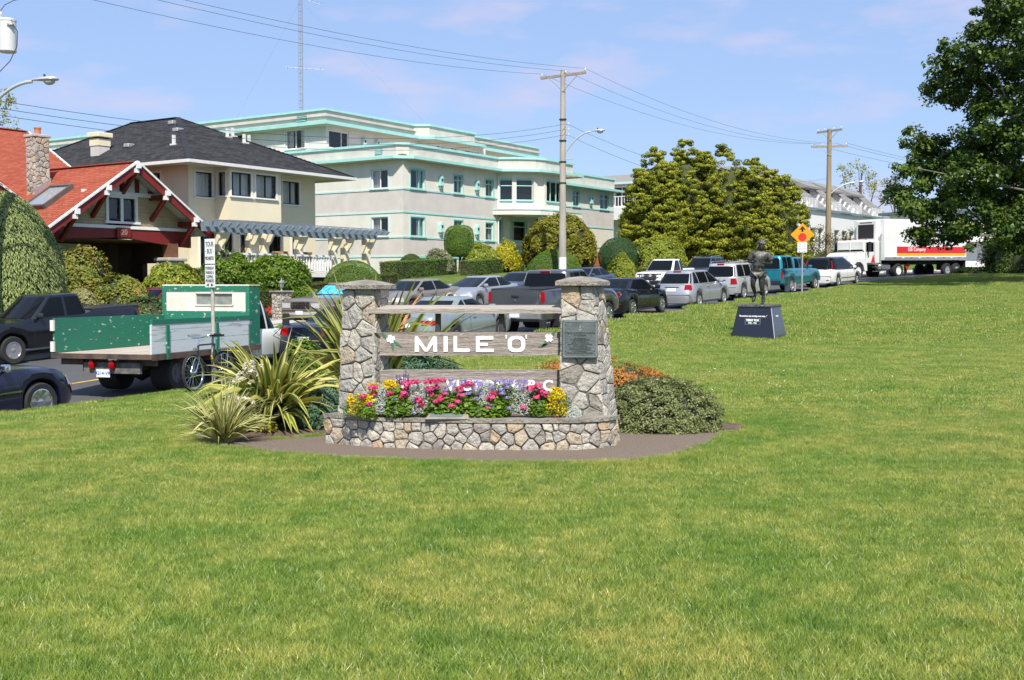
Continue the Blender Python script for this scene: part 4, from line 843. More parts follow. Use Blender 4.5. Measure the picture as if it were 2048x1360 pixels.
 def named(nm, ty): q = N.new('GeometryNodeInputNamedAttribute'); q.data_type = ty; q.inputs[0].default_value = nm; return q.outputs['Attribute']
 def sep(attr, val):
  c = N.new('FunctionNodeCompare'); c.data_type = 'INT'; c.operation = 'EQUAL'; ins = [s for s in c.inputs if s.type == 'INT']; Lk.new(named(attr, 'INT'), ins[0]); ins[1].default_value = val
  s = N.new('GeometryNodeSeparateGeometry'); s.domain = 'POINT'; Lk.new(gi.outputs[0], s.inputs['Geometry']); Lk.new(c.outputs[0], s.inputs['Selection']); return s.outputs[0]
 for i in range(len(kinds)):
  ins = N.new('GeometryNodeInstanceOnPoints'); Lk.new(sep('kid', i + 1), ins.inputs['Points']); Lk.new(sep('turf', i + 1), ins.inputs['Instance']); Lk.new(named('rot', 'FLOAT_VECTOR'), ins.inputs['Rotation']); Lk.new(named('scl', 'FLOAT'), ins.inputs['Scale']); Lk.new(ins.outputs[0], jo.inputs[0])
 Lk.new(jo.outputs[0], go.inputs[0]); md = o.modifiers.new('lay_turf', 'NODES'); md.node_group = ng
grass()
# ---------------------------------------------------------------- leaves
def leaf_quads(C, N, size, asp=.5, D=None, fold=.15, rg=RNG):
 """one folded diamond leaf per row: C centre, N facing, D growth direction (optional)"""
 n = len(C); C = np.asarray(C, float); N = N / np.maximum(np.linalg.norm(N, axis=1, keepdims=True), 1e-9)
 D = rg.normal(size=(n, 3)) if D is None else D
 D = D - (D * N).sum(1, keepdims=True) * N; D /= np.maximum(np.linalg.norm(D, axis=1, keepdims=True), 1e-9); B = np.cross(N, D)
 s = np.broadcast_to(np.asarray(size, float), (n,))[:, None]; a = s * asp / 2
 V = np.stack([C - D * s / 2, C + B * a + N * s * fold, C + D * s / 2, C - B * a + N * s * fold], 1).reshape(-1, 3); return V
def leaf_mesh(name, V, m, rnd, parent):
 n = len(V) // 4; return link(name, np_mesh(name, V, np.arange(n * 4).reshape(-1, 4), m, rnd), parent)
def unit(n, rg, zmin=-1.0):
 z = rg.uniform(zmin, 1, n); t = rg.uniform(0, 2 * PI, n); r = np.sqrt(1 - z * z); return np.stack([r * np.cos(t), r * np.sin(t), z], 1)
def lumpy(d, f, seed, octs=3):
 v = 0; rg = np.random.default_rng(seed); a = 1.0; tot = 0
 for o in range(octs):
  for _ in range(3): k = rg.normal(size=3) * f; v = v + a * np.sin(d @ k + rg.uniform(0, 6)); tot += a * .8
  f *= 2.1; a *= .55
 return v / tot
def leafcols(*c): n = len(c); return [(i / (n - 1), x) for i, x in enumerate(c)]
LM = {
 'sage': leafmat('sage_foliage', leafcols((.16, .21, .065), (.26, .32, .11), (.38, .43, .18)), .6, .2),
 'rhodo': leafmat('rhododendron_leaf', leafcols((.07, .11, .02), (.15, .20, .035), (.30, .28, .05), (.36, .18, .05)), .45, .25),
 'yellowgreen': leafmat('yellow_green_leaf', leafcols((.10, .16, .02), (.26, .32, .04), (.46, .44, .06)), .5, .3),
 'pale': leafmat('pale_lime_leaf', leafcols((.24, .24, .09), (.42, .40, .17), (.55, .50, .24)), .6, .3),
 'green': leafmat('bright_green_leaf', leafcols((.05, .11, .015), (.11, .20, .02), (.25, .33, .035)), .45, .3),
 'mid': leafmat('mid_green_leaf', leafcols((.05, .09, .025), (.10, .15, .045), (.17, .21, .08)), .5, .25),
 'topiary': leafmat('topiary_leaf', leafcols((.085, .165, .022), (.13, .235, .03), (.19, .31, .045)), .6, .2),
 'deep': leafmat('deep_green_leaf', leafcols((.035, .09, .03), (.06, .14, .045), (.10, .19, .07)), .5, .2),
 'hedge': leafmat('hedge_leaf', leafcols((.06, .085, .02), (.115, .14, .035), (.19, .18, .06)), .6, .2),
 'golden': leafmat('golden_green_leaf', leafcols((.10, .11, .012), (.22, .22, .025), (.38, .33, .05)), .4, .25),
 'yellow': leafmat('yellow_leaf', leafcols((.24, .26, .02), (.55, .50, .03), (.68, .62, .07)), .5, .35),
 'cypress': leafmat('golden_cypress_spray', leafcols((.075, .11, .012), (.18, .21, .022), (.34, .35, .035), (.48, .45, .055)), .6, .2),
 'olive': leafmat('olive_brown_leaf', leafcols((.07, .08, .02), (.13, .13, .04), (.24, .16, .08)), .5, .3),
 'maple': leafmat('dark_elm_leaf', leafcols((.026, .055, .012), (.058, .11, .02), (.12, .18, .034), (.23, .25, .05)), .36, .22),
 'autumn': leafmat('yellow_tree_leaf', leafcols((.16, .19, .04), (.34, .33, .08), (.50, .42, .12)), .5, .3),
 'white_var': leafmat('cream_variegated_leaf', leafcols((.10, .14, .05), (.28, .30, .16), (.52, .50, .33)), .5, .25),
 'heather': leafmat('orange_heather', leafcols((.16, .18, .03), (.42, .20, .05), (.55, .16, .05), (.50, .38, .06)), .7, .2),
 'hebe': leafmat('hebe_leaf', leafcols((.07, .10, .03), (.19, .22, .08), (.38, .39, .18)), .5, .2),
 'spurge': leafmat('blue_green_spurge', leafcols((.05, .11, .06), (.10, .19, .11), (.17, .28, .17)), .5, .25)}
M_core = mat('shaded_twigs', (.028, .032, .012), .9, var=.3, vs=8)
M_bark = mat('bark', (.11, .085, .06), .95, var=.3, vs=12, bump=1.5, bs=30, stretch=(1, 1, .25)); M_bark2 = mat('grey_bark', (.17, .15, .12), .95, var=.3, vs=10, bump=1.2, bs=25)
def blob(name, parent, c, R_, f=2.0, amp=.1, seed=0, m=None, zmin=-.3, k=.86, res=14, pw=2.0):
 V = []; Fc = []; nu, nv = res * 2, res
 z = np.linspace(-1 if zmin < -.9 else zmin, 1, nv); th = np.linspace(0, 2 * PI, nu, endpoint=False); d = np.array([(math.sqrt(max(0, 1 - a * a)) * math.cos(t), math.sqrt(max(0, 1 - a * a)) * math.sin(t), a) for a in z for t in th])
 r = shape_r(d, pw) * (1 + amp * lumpy(d, f, seed)) * k; P = d * r[:, None] * np.array(R_) + np.array(c)
 F_ = [(i * nu + j, i * nu + (j + 1) % nu, (i + 1) * nu + (j + 1) % nu, (i + 1) * nu + j) for i in range(nv - 1) for j in range(nu)]
 return link(name, np_mesh(name, P, F_, m or M_core), parent)
def shape_r(d, pw):
 if pw == 2.0: return np.ones(len(d))
 return 1.0 / (np.abs(d[:, 0]) ** pw + np.abs(d[:, 1]) ** pw + np.abs(d[:, 2]) ** pw) ** (1 / pw)
def bush(name, label, cat, base, R_, n, leaf, m, f=2.5, amp=.12, seed=0, thick=.12, asp=.55, zmin=-.35, lift=.3, droop=0, out=.9, pw=2.0, tips=0, group=None, stem=True, parent=None, clump=0, rot=0.0):
 """shrub: leaves in the outer shell of a lumpy body; base = point on the ground, R_ = radii, body centre at base.z + lift*rz"""
 if isinstance(m, str): m = LM[m]
 B = parent or thing(name, label, cat, base, rot, group=group); rg = np.random.default_rng(seed + 100); c = np.array([0, 0, R_[2] * lift]); Rv = np.array(R_, float)
 d = unit(n, rg, zmin)
 if clump:
  cd = unit(clump, rg, zmin); idx = rg.integers(clump, size=n); d = cd[idx] + rg.normal(size=(n, 3)) * (1.1 / math.sqrt(clump)); d /= np.linalg.norm(d, axis=1, keepdims=True); cr = rg.uniform(-1, 1, clump)[idx]
 L_ = lumpy(d, f, seed); r = shape_r(d, pw) * (1 + amp * L_); r = r * (1 - thick * rg.random(n) ** 1.6 + (tips * rg.random(n) ** 6 if tips else 0))
 if clump: r *= 1 + .07 * cr
 P = c + d * r[:, None] * Rv; ok = P[:, 2] > .02; P, d, L_ = P[ok], d[ok], L_[ok]; k = len(P)
 nrm = d / Rv; nrm /= np.linalg.norm(nrm, axis=1, keepdims=True); N = nrm * out + rg.normal(size=(k, 3)) * .45 + np.array([0, 0, .25]); D = None
 if droop: D = nrm * .7 + np.array([0, 0, -droop]) + rg.normal(size=(k, 3)) * .3; N = nrm + rg.normal(size=(k, 3)) * .4 + np.array([0, 0, .5])
 rn = np.clip(.45 + .16 * L_ + rg.normal(0, .2, k), 0, 1)  # leaf tone: lighter on the bulges, darker in the hollows, plus random scatter
 if clump: rn = np.clip(rn + .10 * cr[ok], 0, 1)
 leaf_mesh('foliage', leaf_quads(P, N, leaf * rg.uniform(.65, 1.3, k), asp, D, rg=rg), m, rn, B)
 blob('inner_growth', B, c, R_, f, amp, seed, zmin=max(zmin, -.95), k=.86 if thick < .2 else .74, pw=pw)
 if stem:
  s = MB()
  for i in range(4): a = i * 1.7 + seed; s.tube([(math.cos(a) * .06, math.sin(a) * .06, -.1), (math.cos(a) * R_[0] * .25, math.sin(a) * R_[1] * .25, R_[2] * .4)], .03 + .01 * R_[2], 5, .02)
  s.obj('stem', M_bark, B)
 return B
def B(px, y, dz=0.0):
 """ground point under a picture column, y metres ahead"""
 x = ray(px, 568).x / ray(px, 568).y * y; return (x, y, G(x, y) + dz)
def hedge(name, label, p0, p1, w, h, n, leaf, m, seed, group=None):
 p0, p1 = Vector(p0), Vector(p1); L = (p1.xy - p0.xy).length; rz = math.atan2(p1.y - p0.y, p1.x - p0.x); T = thing(name, label, 'hedge', p0, rz, -math.atan2(p1.z - p0.z, L), group=group); rg = np.random.default_rng(seed)
 A = np.array([L * h, L * h, L * w, w * h, w * h]); fsel = rg.choice(5, n, p=A / A.sum()); a, b = rg.random(n), rg.random(n); P = np.zeros((n, 3)); N = np.zeros((n, 3))
 for i, (fx, nn) in enumerate((((a * L, 0 * a, b * h), (0, -1, 0)), ((a * L, 0 * a + w, b * h), (0, 1, 0)), ((a * L, b * w, 0 * a + h), (0, 0, 1)), ((0 * a, a * w, b * h), (-1, 0, 0)), ((0 * a + L, a * w, b * h), (1, 0, 0)))):
  s = fsel == i; P[s] = np.stack(fx, 1)[s]; N[s] = nn
 lp = lumpy(P, 1.6, seed); P += N * (.05 * lp[:, None] - rg.random((n, 1)) * .06); leaf_mesh('foliage', leaf_quads(P, N + rg.normal(size=(n, 3)) * .5, leaf * rg.uniform(.7, 1.3, n), .6, rg=rg), LM[m], np.clip(.45 + .2 * lp + rg.normal(0, .2, n), 0, 1), T)  # leaves on the bulges take a lighter tone, with random scatter
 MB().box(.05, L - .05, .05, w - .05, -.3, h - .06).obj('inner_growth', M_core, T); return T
def tree_clumps(name, parent, blobs, per, nleaf, leaf, m, seed, flat=1.0, cl=.42, asp=.6, up=.3, hole=0.0):
 """crown made of leaf clumps spread over the outside of several lobes"""
 rg = np.random.default_rng(seed); Cs = []; Rn = []; Nn = []
 for (x, y, z, rx, ry, rz) in blobs:
  k = max(6, int(per * (rx * rz) ** .8)); d = unit(k, rg, -.85); cc = np.array([x, y, z]) + d * np.array([rx, ry, rz]) * rg.uniform(.55, 1.05, (k, 1)); tone = rg.normal(0, .12, k)
  for c, dd, t in zip(cc, d, tone):
   n = int(nleaf * rg.uniform(.5, 1.4)); q = rg.normal(size=(n, 3)); q /= np.maximum(np.linalg.norm(q, axis=1, keepdims=True), .3); q *= rg.random((n, 1)) ** .5; s = cl * rg.uniform(.6, 1.3)
   Cs.append(c + q * s * np.array([1, 1, flat])); Rn.append(np.clip(.42 + t + .12 * q[:, 2] + rg.normal(0, .17, n), 0, 1)); Nn.append(q * .5 + dd * .35 + np.array([0, 0, up]) + rg.normal(size=(n, 3)) * .45)  # leaf tone gets lighter towards the top of each clump, plus scatter
 C = np.concatenate(Cs); k = len(C); return leaf_mesh(name, leaf_quads(C, np.concatenate(Nn), leaf * rg.uniform(.7, 1.25, k), asp, rg=rg), m, np.concatenate(Rn), parent)
def limbs(parent, base, tips, r, m, seed=0, bend=.5, name='limb'):
 rg = np.random.default_rng(seed)
 for t in tips:
  b0 = Vector(base); t = Vector(t); mid = b0.lerp(t, .5) + Vector(rg.normal(size=3) * bend) + Vector((0, 0, -bend * .4)); MB().tube([b0, b0.lerp(mid, .5) + Vector((0, 0, .2)), mid, mid.lerp(t, .55), t], r, 7, r * .18).obj(name, m, parent, smooth=60)
def shrubs():
 b = bush
 x, y, z = B(-6, 36); b('sage_green_conifer', 'very large rounded pale green conifer with drooping feathery sprays at the left edge', 'shrub', (x, y, z - .1), (2.0, 2.0, 3.05), 46000, .15, 'sage', f=3, amp=.05, seed=2, thick=.10, asp=.22, lift=.36, droop=1.3, zmin=-.42)
 b('rhododendron', 'olive and orange rhododendron below the bungalow porch, left of the pale one', 'shrub', B(158, 39.5), (1.1, 1.0, 1.25), 9000, .12, 'rhodo', seed=3, amp=.16, lift=.55, clump=60)
 b('lime_shrub', 'pale lime shrub between the giant conifer and the big rhododendron', 'shrub', B(160, 37.3), (.62, .6, .95), 6000, .07, 'pale', seed=4, lift=.5, amp=.1)
 b('rhododendron', 'biggest rhododendron, orange tipped, in front of the bungalow porch', 'shrub', B(238, 38.5), (1.15, 1.0, 1.2), 14000, .12, 'rhodo', seed=5, amp=.2, lift=.5, clump=90)
 b('juniper', 'low spreading green juniper behind the black pickup cab', 'shrub', B(165, 35.5), (1.15, .8, .62), 11000, .08, 'green', seed=6, amp=.15, asp=.25, lift=.5, tips=.25)
 b('spotted_laurel', 'yellow green shrub beside the stone porch pier of the bungalow', 'shrub', B(342, 41.5), (1.0, .9, 1.25), 10000, .12, 'yellowgreen', seed=7, amp=.15, lift=.45, clump=60)
 b('euonymus', 'mid green shrub right of the yellow green one by the porch pier', 'shrub', B(395, 42.5), (1.05, .9, 1.1), 10000, .10, 'mid', seed=8, amp=.14, lift=.42, clump=60)
 b('mid_green_shrub', 'low grey green shrub under the rhododendrons at the kerb', 'shrub', B(290, 37.6), (1.1, .8, .85), 9000, .09, 'mid', seed=33, amp=.14, lift=.42, clump=60)
 b('green_shrub', 'bright green shrub left of the tallest one in front of the pergola', 'shrub', B(452, 46.3), (1.1, 1.0, .98), 11000, .12, 'green', seed=9, amp=.16, lift=.5, clump=70, tips=.12)
 b('green_shrub', 'tallest bright green shrub in front of the pergola terrace', 'shrub', B(556, 47), (1.3, 1.1, 1.12), 15000, .13, 'green', seed=10, amp=.17, lift=.5, clump=80, tips=.14)
 b('green_shrub', 'small bright green shrub at the right foot of the tallest one', 'shrub', B(608, 46.5), (.6, .6, .7), 5000, .11, 'green', seed=11, amp=.15, lift=.45, clump=40)
 b('topiary_dome', 'smooth clipped green dome in front of the beige house steps', 'topiary', B(706, 50), (1.32, 1.2, 1.35), 26000, .045, 'topiary', f=3, amp=.02, seed=12, thick=.03, lift=.35)
 hz = dict(leaf=.05, m='hedge')
 hedge('clipped_hedge', 'olive clipped hedge along the pavement behind the brown sedan', B(436, 42.6, -.1), B(800, 54.5, -.1), .7, .86, 26000, .055, 'hedge', 14, 'clipped street hedges')
 hedge('clipped_hedge', 'low hedge with a flat bright top behind the taupe sedan', B(792, 57, -.05), B(916, 66, -.05), .9, .95, 12000, .055, 'topiary', 15, 'clipped street hedges')
 hedge('clipped_hedge', 'low hedge in front of the apartment bay, behind the silver sedan', B(950, 62, 0), B(1050, 71, 0), .9, .85, 11000, .055, 'topiary', 16, 'clipped street hedges')
 b('round_bush', 'small round bush at the basement window of the apartments', 'shrub', B(822, 64), (.72, .7, .75), 8000, .06, 'mid', seed=17, amp=.05, lift=.6)
 b('variegated_bush', 'grey green variegated bush right of the basement window', 'shrub', B(877, 65), (.85, .8, .9), 8000, .09, 'white_var', seed=18, amp=.13, lift=.55, clump=50)
 x, y, z = B(919, 67); b('topiary_drum', 'clipped green drum shaped shrub on a bare stem', 'topiary', (x, y, z + .95), (.86, .82, 1.0), 20000, .05, 'topiary', f=3, amp=.05, seed=19, thick=.04, pw=3.2, lift=.85, zmin=-.95, stem=False); MB().cyl((x, y, z - .1), (x + .05, y, z + 1.1), .09, .07, 8).obj('trunk', M_bark, bpy.data.objects['topiary_drum'], loc=(-x, -y, -z - .95))
 b('leafy_shrub', 'loose green shrub between the drum topiary and the yellow shrub', 'shrub', B(962, 67), (1.15, 1, 1.05), 10000, .13, 'yellowgreen', seed=20, amp=.2, lift=.6, clump=50)
 b('golden_shrub', 'bright yellow upright shrub beside the apartment bay', 'shrub', B(1010, 67.5), (.75, .7, 1.1), 8000, .13, 'yellow', seed=21, amp=.16, asp=.35, lift=.6, tips=.3, clump=50)
 b('camellia', 'huge round golden green shrub behind the wooden lamp pole', 'shrub', B(1121, 68.5), (2.15, 1.9, 2.15), 30000, .15, 'golden', seed=22, amp=.06, lift=.75, clump=200, zmin=-.6)
 b('topiary_dome', 'broad clipped green dome behind the grey pickup cab', 'topiary', B(1109, 64), (1.68, 1.4, 1.75), 30000, .05, 'topiary', f=3, amp=.02, seed=23, thick=.03, lift=.32)
 b('topiary_ball', 'deep green clipped ball left of the golden cypresses', 'topiary', B(1236, 74), (1.28, 1.2, 1.3), 22000, .06, 'deep', f=3, amp=.04, seed=24, thick=.04, lift=1.05, zmin=-.95)
 b('yellow_green_shrub', 'larger yellow green shrub behind the white pickup', 'shrub', B(1318, 74), (1.7, 1.3, 1.7), 16000, .14, 'yellowgreen', seed=25, amp=.18, lift=.6, clump=90)
 b('yellow_green_shrub', 'smaller golden shrub left of the white pickup', 'shrub', B(1245, 70), (.95, .8, 1.15), 9000, .13, 'yellowgreen', seed=26, amp=.18, lift=.5, clump=60)
 b('olive_shrub', 'thin olive shrub against the white flats, left of the cypresses', 'shrub', B(1265, 88), (1.0, .9, 1.4), 5000, .13, 'olive', seed=27, amp=.2, lift=2.2, clump=40, zmin=-.9)
 b('golden_shrub', 'low yellow shrub under the golden cypresses', 'shrub', B(1400, 82), (1.1, .8, .9), 5000, .12, 'yellow', seed=28, lift=.6)
 b('golden_shrub', 'low green gold shrub behind the teal pickup', 'shrub', B(1668, 90), (1.6, 1.2, 1.1), 7000, .14, 'yellowgreen', seed=29, lift=.6, clump=40)
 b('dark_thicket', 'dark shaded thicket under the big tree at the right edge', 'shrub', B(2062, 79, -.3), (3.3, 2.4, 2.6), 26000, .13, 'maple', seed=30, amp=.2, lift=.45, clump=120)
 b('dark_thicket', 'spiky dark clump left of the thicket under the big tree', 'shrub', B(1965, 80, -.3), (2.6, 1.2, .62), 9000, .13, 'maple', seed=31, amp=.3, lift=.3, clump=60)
shrubs()
def trees():
 rg = np.random.default_rng(12)
 # golden cypresses, merging crowns
 specs = [(1308, 83, 1.85, 8.3, 'leftmost golden cypress of the clump, with a low skirt of boughs'), (1368, 84, 2.2, 9.0, 'second golden cypress from the left of the clump'), (1440, 85, 2.4, 9.3, 'tallest golden cypress in the middle of the clump'), (1505, 84, 2.1, 8.5, 'golden cypress right of the tallest one'), (1560, 83, 1.8, 7.8, 'rightmost golden cypress, beside the warning sign')]
 for i, (px, y, r, h, lab) in enumerate(specs):
  x, y, z = B(px, y); T = thing('cypress_tree', lab, 'tree', (x, y, z), group='golden cypresses by the white flats'); r2 = np.random.default_rng(50 + i); Cs = []; Nn = []; Rn = []
  top = h; low = 1.15; ns = 760
  spires = [(0, 0, 1.0)] + [(r * .62 * math.cos(a), r * .62 * math.sin(a), r2.uniform(.80, .93)) for a in r2.uniform(0, 6.28, 4)]
  for k in range(ns):
   u = r2.random() ** 1.15; sx, sy, sh = spires[r2.integers(len(spires))]; hh = low + (top * sh - low) * u; rr = (r if (sx == 0 and sy == 0) else r * .62) * (1 - u ** 2.0) ** .7 * r2.uniform(.66, 1.06) + .12; a = r2.uniform(0, 2 * PI)
   c = np.array([sx + rr * math.cos(a), sy + rr * math.sin(a), hh]); dd = np.array([math.cos(a), math.sin(a), .45]); s = r2.uniform(.32, .58) * (1 - .4 * u); n = int(92 * r2.uniform(.6, 1.3)); q = r2.normal(size=(n, 3)); q /= np.linalg.norm(q, axis=1, keepdims=True); q *= r2.random((n, 1)) ** .33
   p = c + q * s * np.array([1.0, 1.0, .52]) + dd * .25 * s; p[:, 2] += .25 * np.hypot(p[:, 0] - sx, p[:, 1] - sy) * .3; Cs.append(p); Nn.append(q * .8 + dd * .2 + r2.normal(size=(n, 3)) * .3); t = r2.normal(0, .1); Rn.append(np.clip(.42 + t + .28 * q[:, 2] + r2.normal(0, .12, n), 0, 1))  # sprays run yellower and lighter towards the top of each clump
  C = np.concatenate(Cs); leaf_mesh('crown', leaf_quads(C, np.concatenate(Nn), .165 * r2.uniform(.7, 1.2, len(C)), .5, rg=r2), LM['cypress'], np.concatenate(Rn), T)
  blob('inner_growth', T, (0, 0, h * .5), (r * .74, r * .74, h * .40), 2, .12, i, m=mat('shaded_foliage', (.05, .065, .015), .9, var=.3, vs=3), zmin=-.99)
  for j in range(2 + i % 2): a = j * 2.4 + i; MB().tube([(math.cos(a) * .3, math.sin(a) * .3, -.2), (math.cos(a) * .5, math.sin(a) * .4, 1.2), (math.cos(a) * .3, math.sin(a) * .3, h * .6)], .2, 8, .08).obj('trunk', M_bark, T, smooth=60)
 # the big dark tree of the park, right
 D = 62.0; k = D / F
 bl = []
 def bb(px, py, r, dy=0.0, ry=None): p = at(px, py, D + dy); bl.append((p.x, p.y, p.z, r * k, (ry or r) * k * .9, r * k * .85))
 for px, py, r in ((2070, -60, 95), (2020, 20, 60), (1990, 85, 70), (2070, 70, 100), (1925, 120, 55), (1890, 170, 42), (1940, 190, 60), (2020, 190, 95), (1985, 265, 75), (2060, 300, 100), (1825, 285, 32), (1870, 300, 42), (1925, 315, 60), (1812, 332, 26), (1865, 360, 52), (1950, 375, 80), (2045, 400, 100), (1825, 415, 34), (1880, 430, 44), (1960, 450, 70), (2050, 470, 70), (1838, 468, 18), (1905, 470, 30), (1800, 395, 22)):
  bb(px, py, r, rg.uniform(-1.5, 1.5)); bb(px + rg.uniform(-15, 25), py + rg.uniform(-15, 15), r * .85, rg.choice([-1, 1]) * rg.uniform(2.5, 4.5))
 for px, py, r in ((2180, -40, 110), (2200, 100, 120), (2190, 250, 120), (2200, 400, 110), (2330, 60, 110), (2340, 220, 120), (2330, 380, 100), (2120, -150, 100), (2230, -170, 110), (2110, 380, 90)): bb(px, py, r, rg.uniform(-2.5, 2.5))
 x, y, z = B(2150, D); T = thing('park_tree', 'big dark spreading deciduous tree on the lawn at the right edge', 'tree', (x, y, z)); off = np.array([x, y, z]); bl = [(a - x, b - y, c - z, d, e, f) for a, b, c, d, e, f in bl]
 tree_clumps('crown', T, bl, 13, 66, .235, LM['maple'], 5, flat=.75, cl=.50, asp=.62, up=.45)
 MB().tube([(0, 0, -.4), (.1, 0, 1.5), (-.1, .1, 4), (0, 0, 8), (.2, 0, 15)], .65, 12, .2).obj('trunk', M_bark2, T, smooth=60)
 limbs(T, (0, 0, 4.0), [b[:3] for b in bl if abs(b[1]) < 3.6][:30:2], .11, M_bark2, 4, .7)
 # other trees
 def tree(name, label, px, y, h, blobs, m, per, nl, leaf, seed, cl=.4, tr=.15, grp=None):
  x, y, z = B(px, y); T = thing(name, label, 'tree', (x, y, z), group=grp); tree_clumps('crown', T, blobs, per, nl, leaf, LM[m], seed, .8, cl); MB().tube([(0, 0, -.3), (.1, .1, h * .3), (-.1, 0, h * .6), (0, 0, h * .85)], tr, 8, tr * .3).obj('trunk', M_bark, T, smooth=60); limbs(T, (0, 0, h * .3), [b[:3] for b in blobs], tr * .5, M_bark, seed, .3); return T
 tree('purple_leaf_tree', 'small open tree with reddish green leaves between the cypresses and the second pole', 1625, 86, 4.4, [(-.9, 0, 3.0, .9, .9, .8), (.3, .2, 3.4, 1.0, .9, .8), (1.0, 0, 2.6, .8, .9, .8), (-1.1, 0, 2.0, .8, .8, .8), (.2, 0, 2.2, 1, .9, .8)], 'olive', 26, 30, .12, 7)
 tree('purple_leaf_tree', 'second small reddish green tree right of the utility pole before the white flats', 1692, 92, 3.6, [(-.8, 0, 2.6, .9, .8, .7), (.6, .2, 2.8, .9, .9, .7), (0, 0, 1.9, 1.3, .9, .7)], 'olive', 24, 28, .12, 8)
 tree('distant_tree', 'feathery yellowish tree behind the right end of the white flats', 1720, 150, 13.5, [(-2.5, 0, 11.4, 1.3, 1.2, 1.1), (-.4, 0, 12, 1.6, 1.2, 1.1), (2, 0, 10.6, 1.5, 1.2, 1.2), (0, 0, 9.5, 2.6, 1.5, 1.4), (4, 0, 8.8, 1.3, 1, 1)], 'autumn', 10, 16, .26, 9, cl=.6, tr=.3)
 tree('distant_tree', 'treetop showing over the bungalow roof at the left edge', 2, 70, 11.6, [(-1.5, 0, 9.6, 1.3, 1.2, 1.4), (.1, 0, 10.8, .9, 1, 1), (.4, 0, 9.2, .8, .8, .9), (-.6, 0, 8, 1.4, 1, 1)], 'autumn', 30, 22, .17, 10, cl=.38, tr=.2)
 tree('distant_tree', 'small dark treetop between the flats and the big park tree', 1788, 140, 11.5, [(0, 0, 9.4, 1.1, 1, 1.3), (.7, 0, 8, 1.2, 1, 1.4), (-.8, 0, 7.6, 1.2, 1, 1.2)], 'olive', 16, 22, .2, 11, cl=.5, tr=.2)
 tree('street_tree', 'dense green tree far up the street behind the semi trailer', 1990, 120, 9, [(0, 0, 6, 4, 2.5, 2.6), (-4, 0, 5.5, 3, 2, 2.4), (4, 0, 5.5, 3, 2, 2.4)], 'mid', 6, 30, .3, 13, cl=.7, tr=.3)
trees()
# ---------------------------------------------------------------- vehicles
def paint(name, c, metal=.35, rough=.32, coat=.8): return mat(name, c, rough, metal, var=0, coat=coat)
M_tyre = mat('tyre_rubber', (.022, .022, .023), .85, var=.15, vs=20); M_cglass = mat('car_window_glass', (.006, .008, .010), .04, var=0, spec=.16)
M_chrome = mat('chrome', (.72, .72, .72), .12, 1.0, var=0); M_alloy = mat('alloy_wheel', (.55, .55, .55), .32, .8, var=.05); M_blk = mat('black_plastic', (.02, .02, .022), .55, var=0)
M_tail = mat('tail_lamp_red', (.30, .002, .004), .2, var=0, spec=.35); M_lens = mat('headlamp_lens', (.62, .64, .65), .08, .25, var=0, coat=1); M_amber = mat('amber_lens', (.8, .22, .02), .2, var=0, coat=1)
M_plate = mat('licence_plate', (.72, .75, .80), .5, var=0); M_seam = mat('panel_gap', (.015, .015, .015), .8, var=0); M_under = mat('underbody', (.02, .02, .02), .9, var=0)
_wm = {}
def wheel(parent, x, y, r, w, side, style='alloy', nsp=7, rimk=.64, rm=None):
 """wheel (the tyre) > rim"""
 key = (round(r, 3), w, style, nsp, side, rm.name if rm else '')
 if key not in _wm:
  M = Matrix.Rotation(-PI / 2 * side, 4, 'X'); h = w / 2; rr = r * rimk
  ty = MB().lathe([(rr, -h * .8), (r * .93, -h), (r * .99, -h * .75), (r, -h * .3), (r, h * .3), (r * .99, h * .75), (r * .93, h), (rr * 1.04, h * .92), (rr, h * .7)], 28, M).mesh('wheel', M_tyre, 40)
  rb = MB(); rb.lathe([(rr, h * .88), (rr * .93, h * .9), (rr * .88, h * .35), (rr * .86, -h * .5), (.01, -h * .5)], 28, M) if False else None
  n = 28
  rb.lathe([(rr * .99, h * .72), (rr * .99, h * .90), (rr * .92, h * .92), (rr * .87, h * .5), (rr * .86, .0)], n, M)
  for k in range(nsp):
   a = 2 * PI * k / nsp; ca, sa = math.cos(a), math.sin(a); wd = rr * {5: .2, 6: .2, 7: .13, 8: .13, 16: .05}.get(nsp, .12)
   def q(rad, off, z): return M @ Vector((ca * rad - sa * off, sa * rad + ca * off, z))
   rb.add([q(rr * .15, -wd * .7, h * .70), q(rr * .15, wd * .7, h * .70), q(rr * .92, wd, h * .8), q(rr * .92, -wd, h * .8), q(rr * .15, -wd * .7, h * .4), q(rr * .15, wd * .7, h * .4), q(rr * .92, wd, h * .5), q(rr * .92, -wd, h * .5)], [(0, 1, 2, 3), (4, 7, 6, 5), (0, 3, 7, 4), (1, 5, 6, 2)])
  rb.lathe([(rr * .24, h * .3), (rr * .24, h * .78), (rr * .16, h * .86), (.005, h * .86)], 14, M)
  if style == 'disc': rb.lathe([(rr * .9, h * .3), (rr * .8, h * .62), (rr * .5, h * .55), (.005, h * .6)], n, M)
  dk = MB().lathe([(rr * .9, h * .05), (.01, h * .05)], 20, M).mesh('brake_drum', M_under)
  _wm[key] = (ty, rb.mesh('rim', rm or M_alloy, 35), dk); fixn(ty); fixn(_wm[key][1])
 ty, ri, dk = _wm[key]; o = link('wheel', ty, parent, (x, y, r)); link('rim', ri, o); link('brake_drum', dk, o); return o
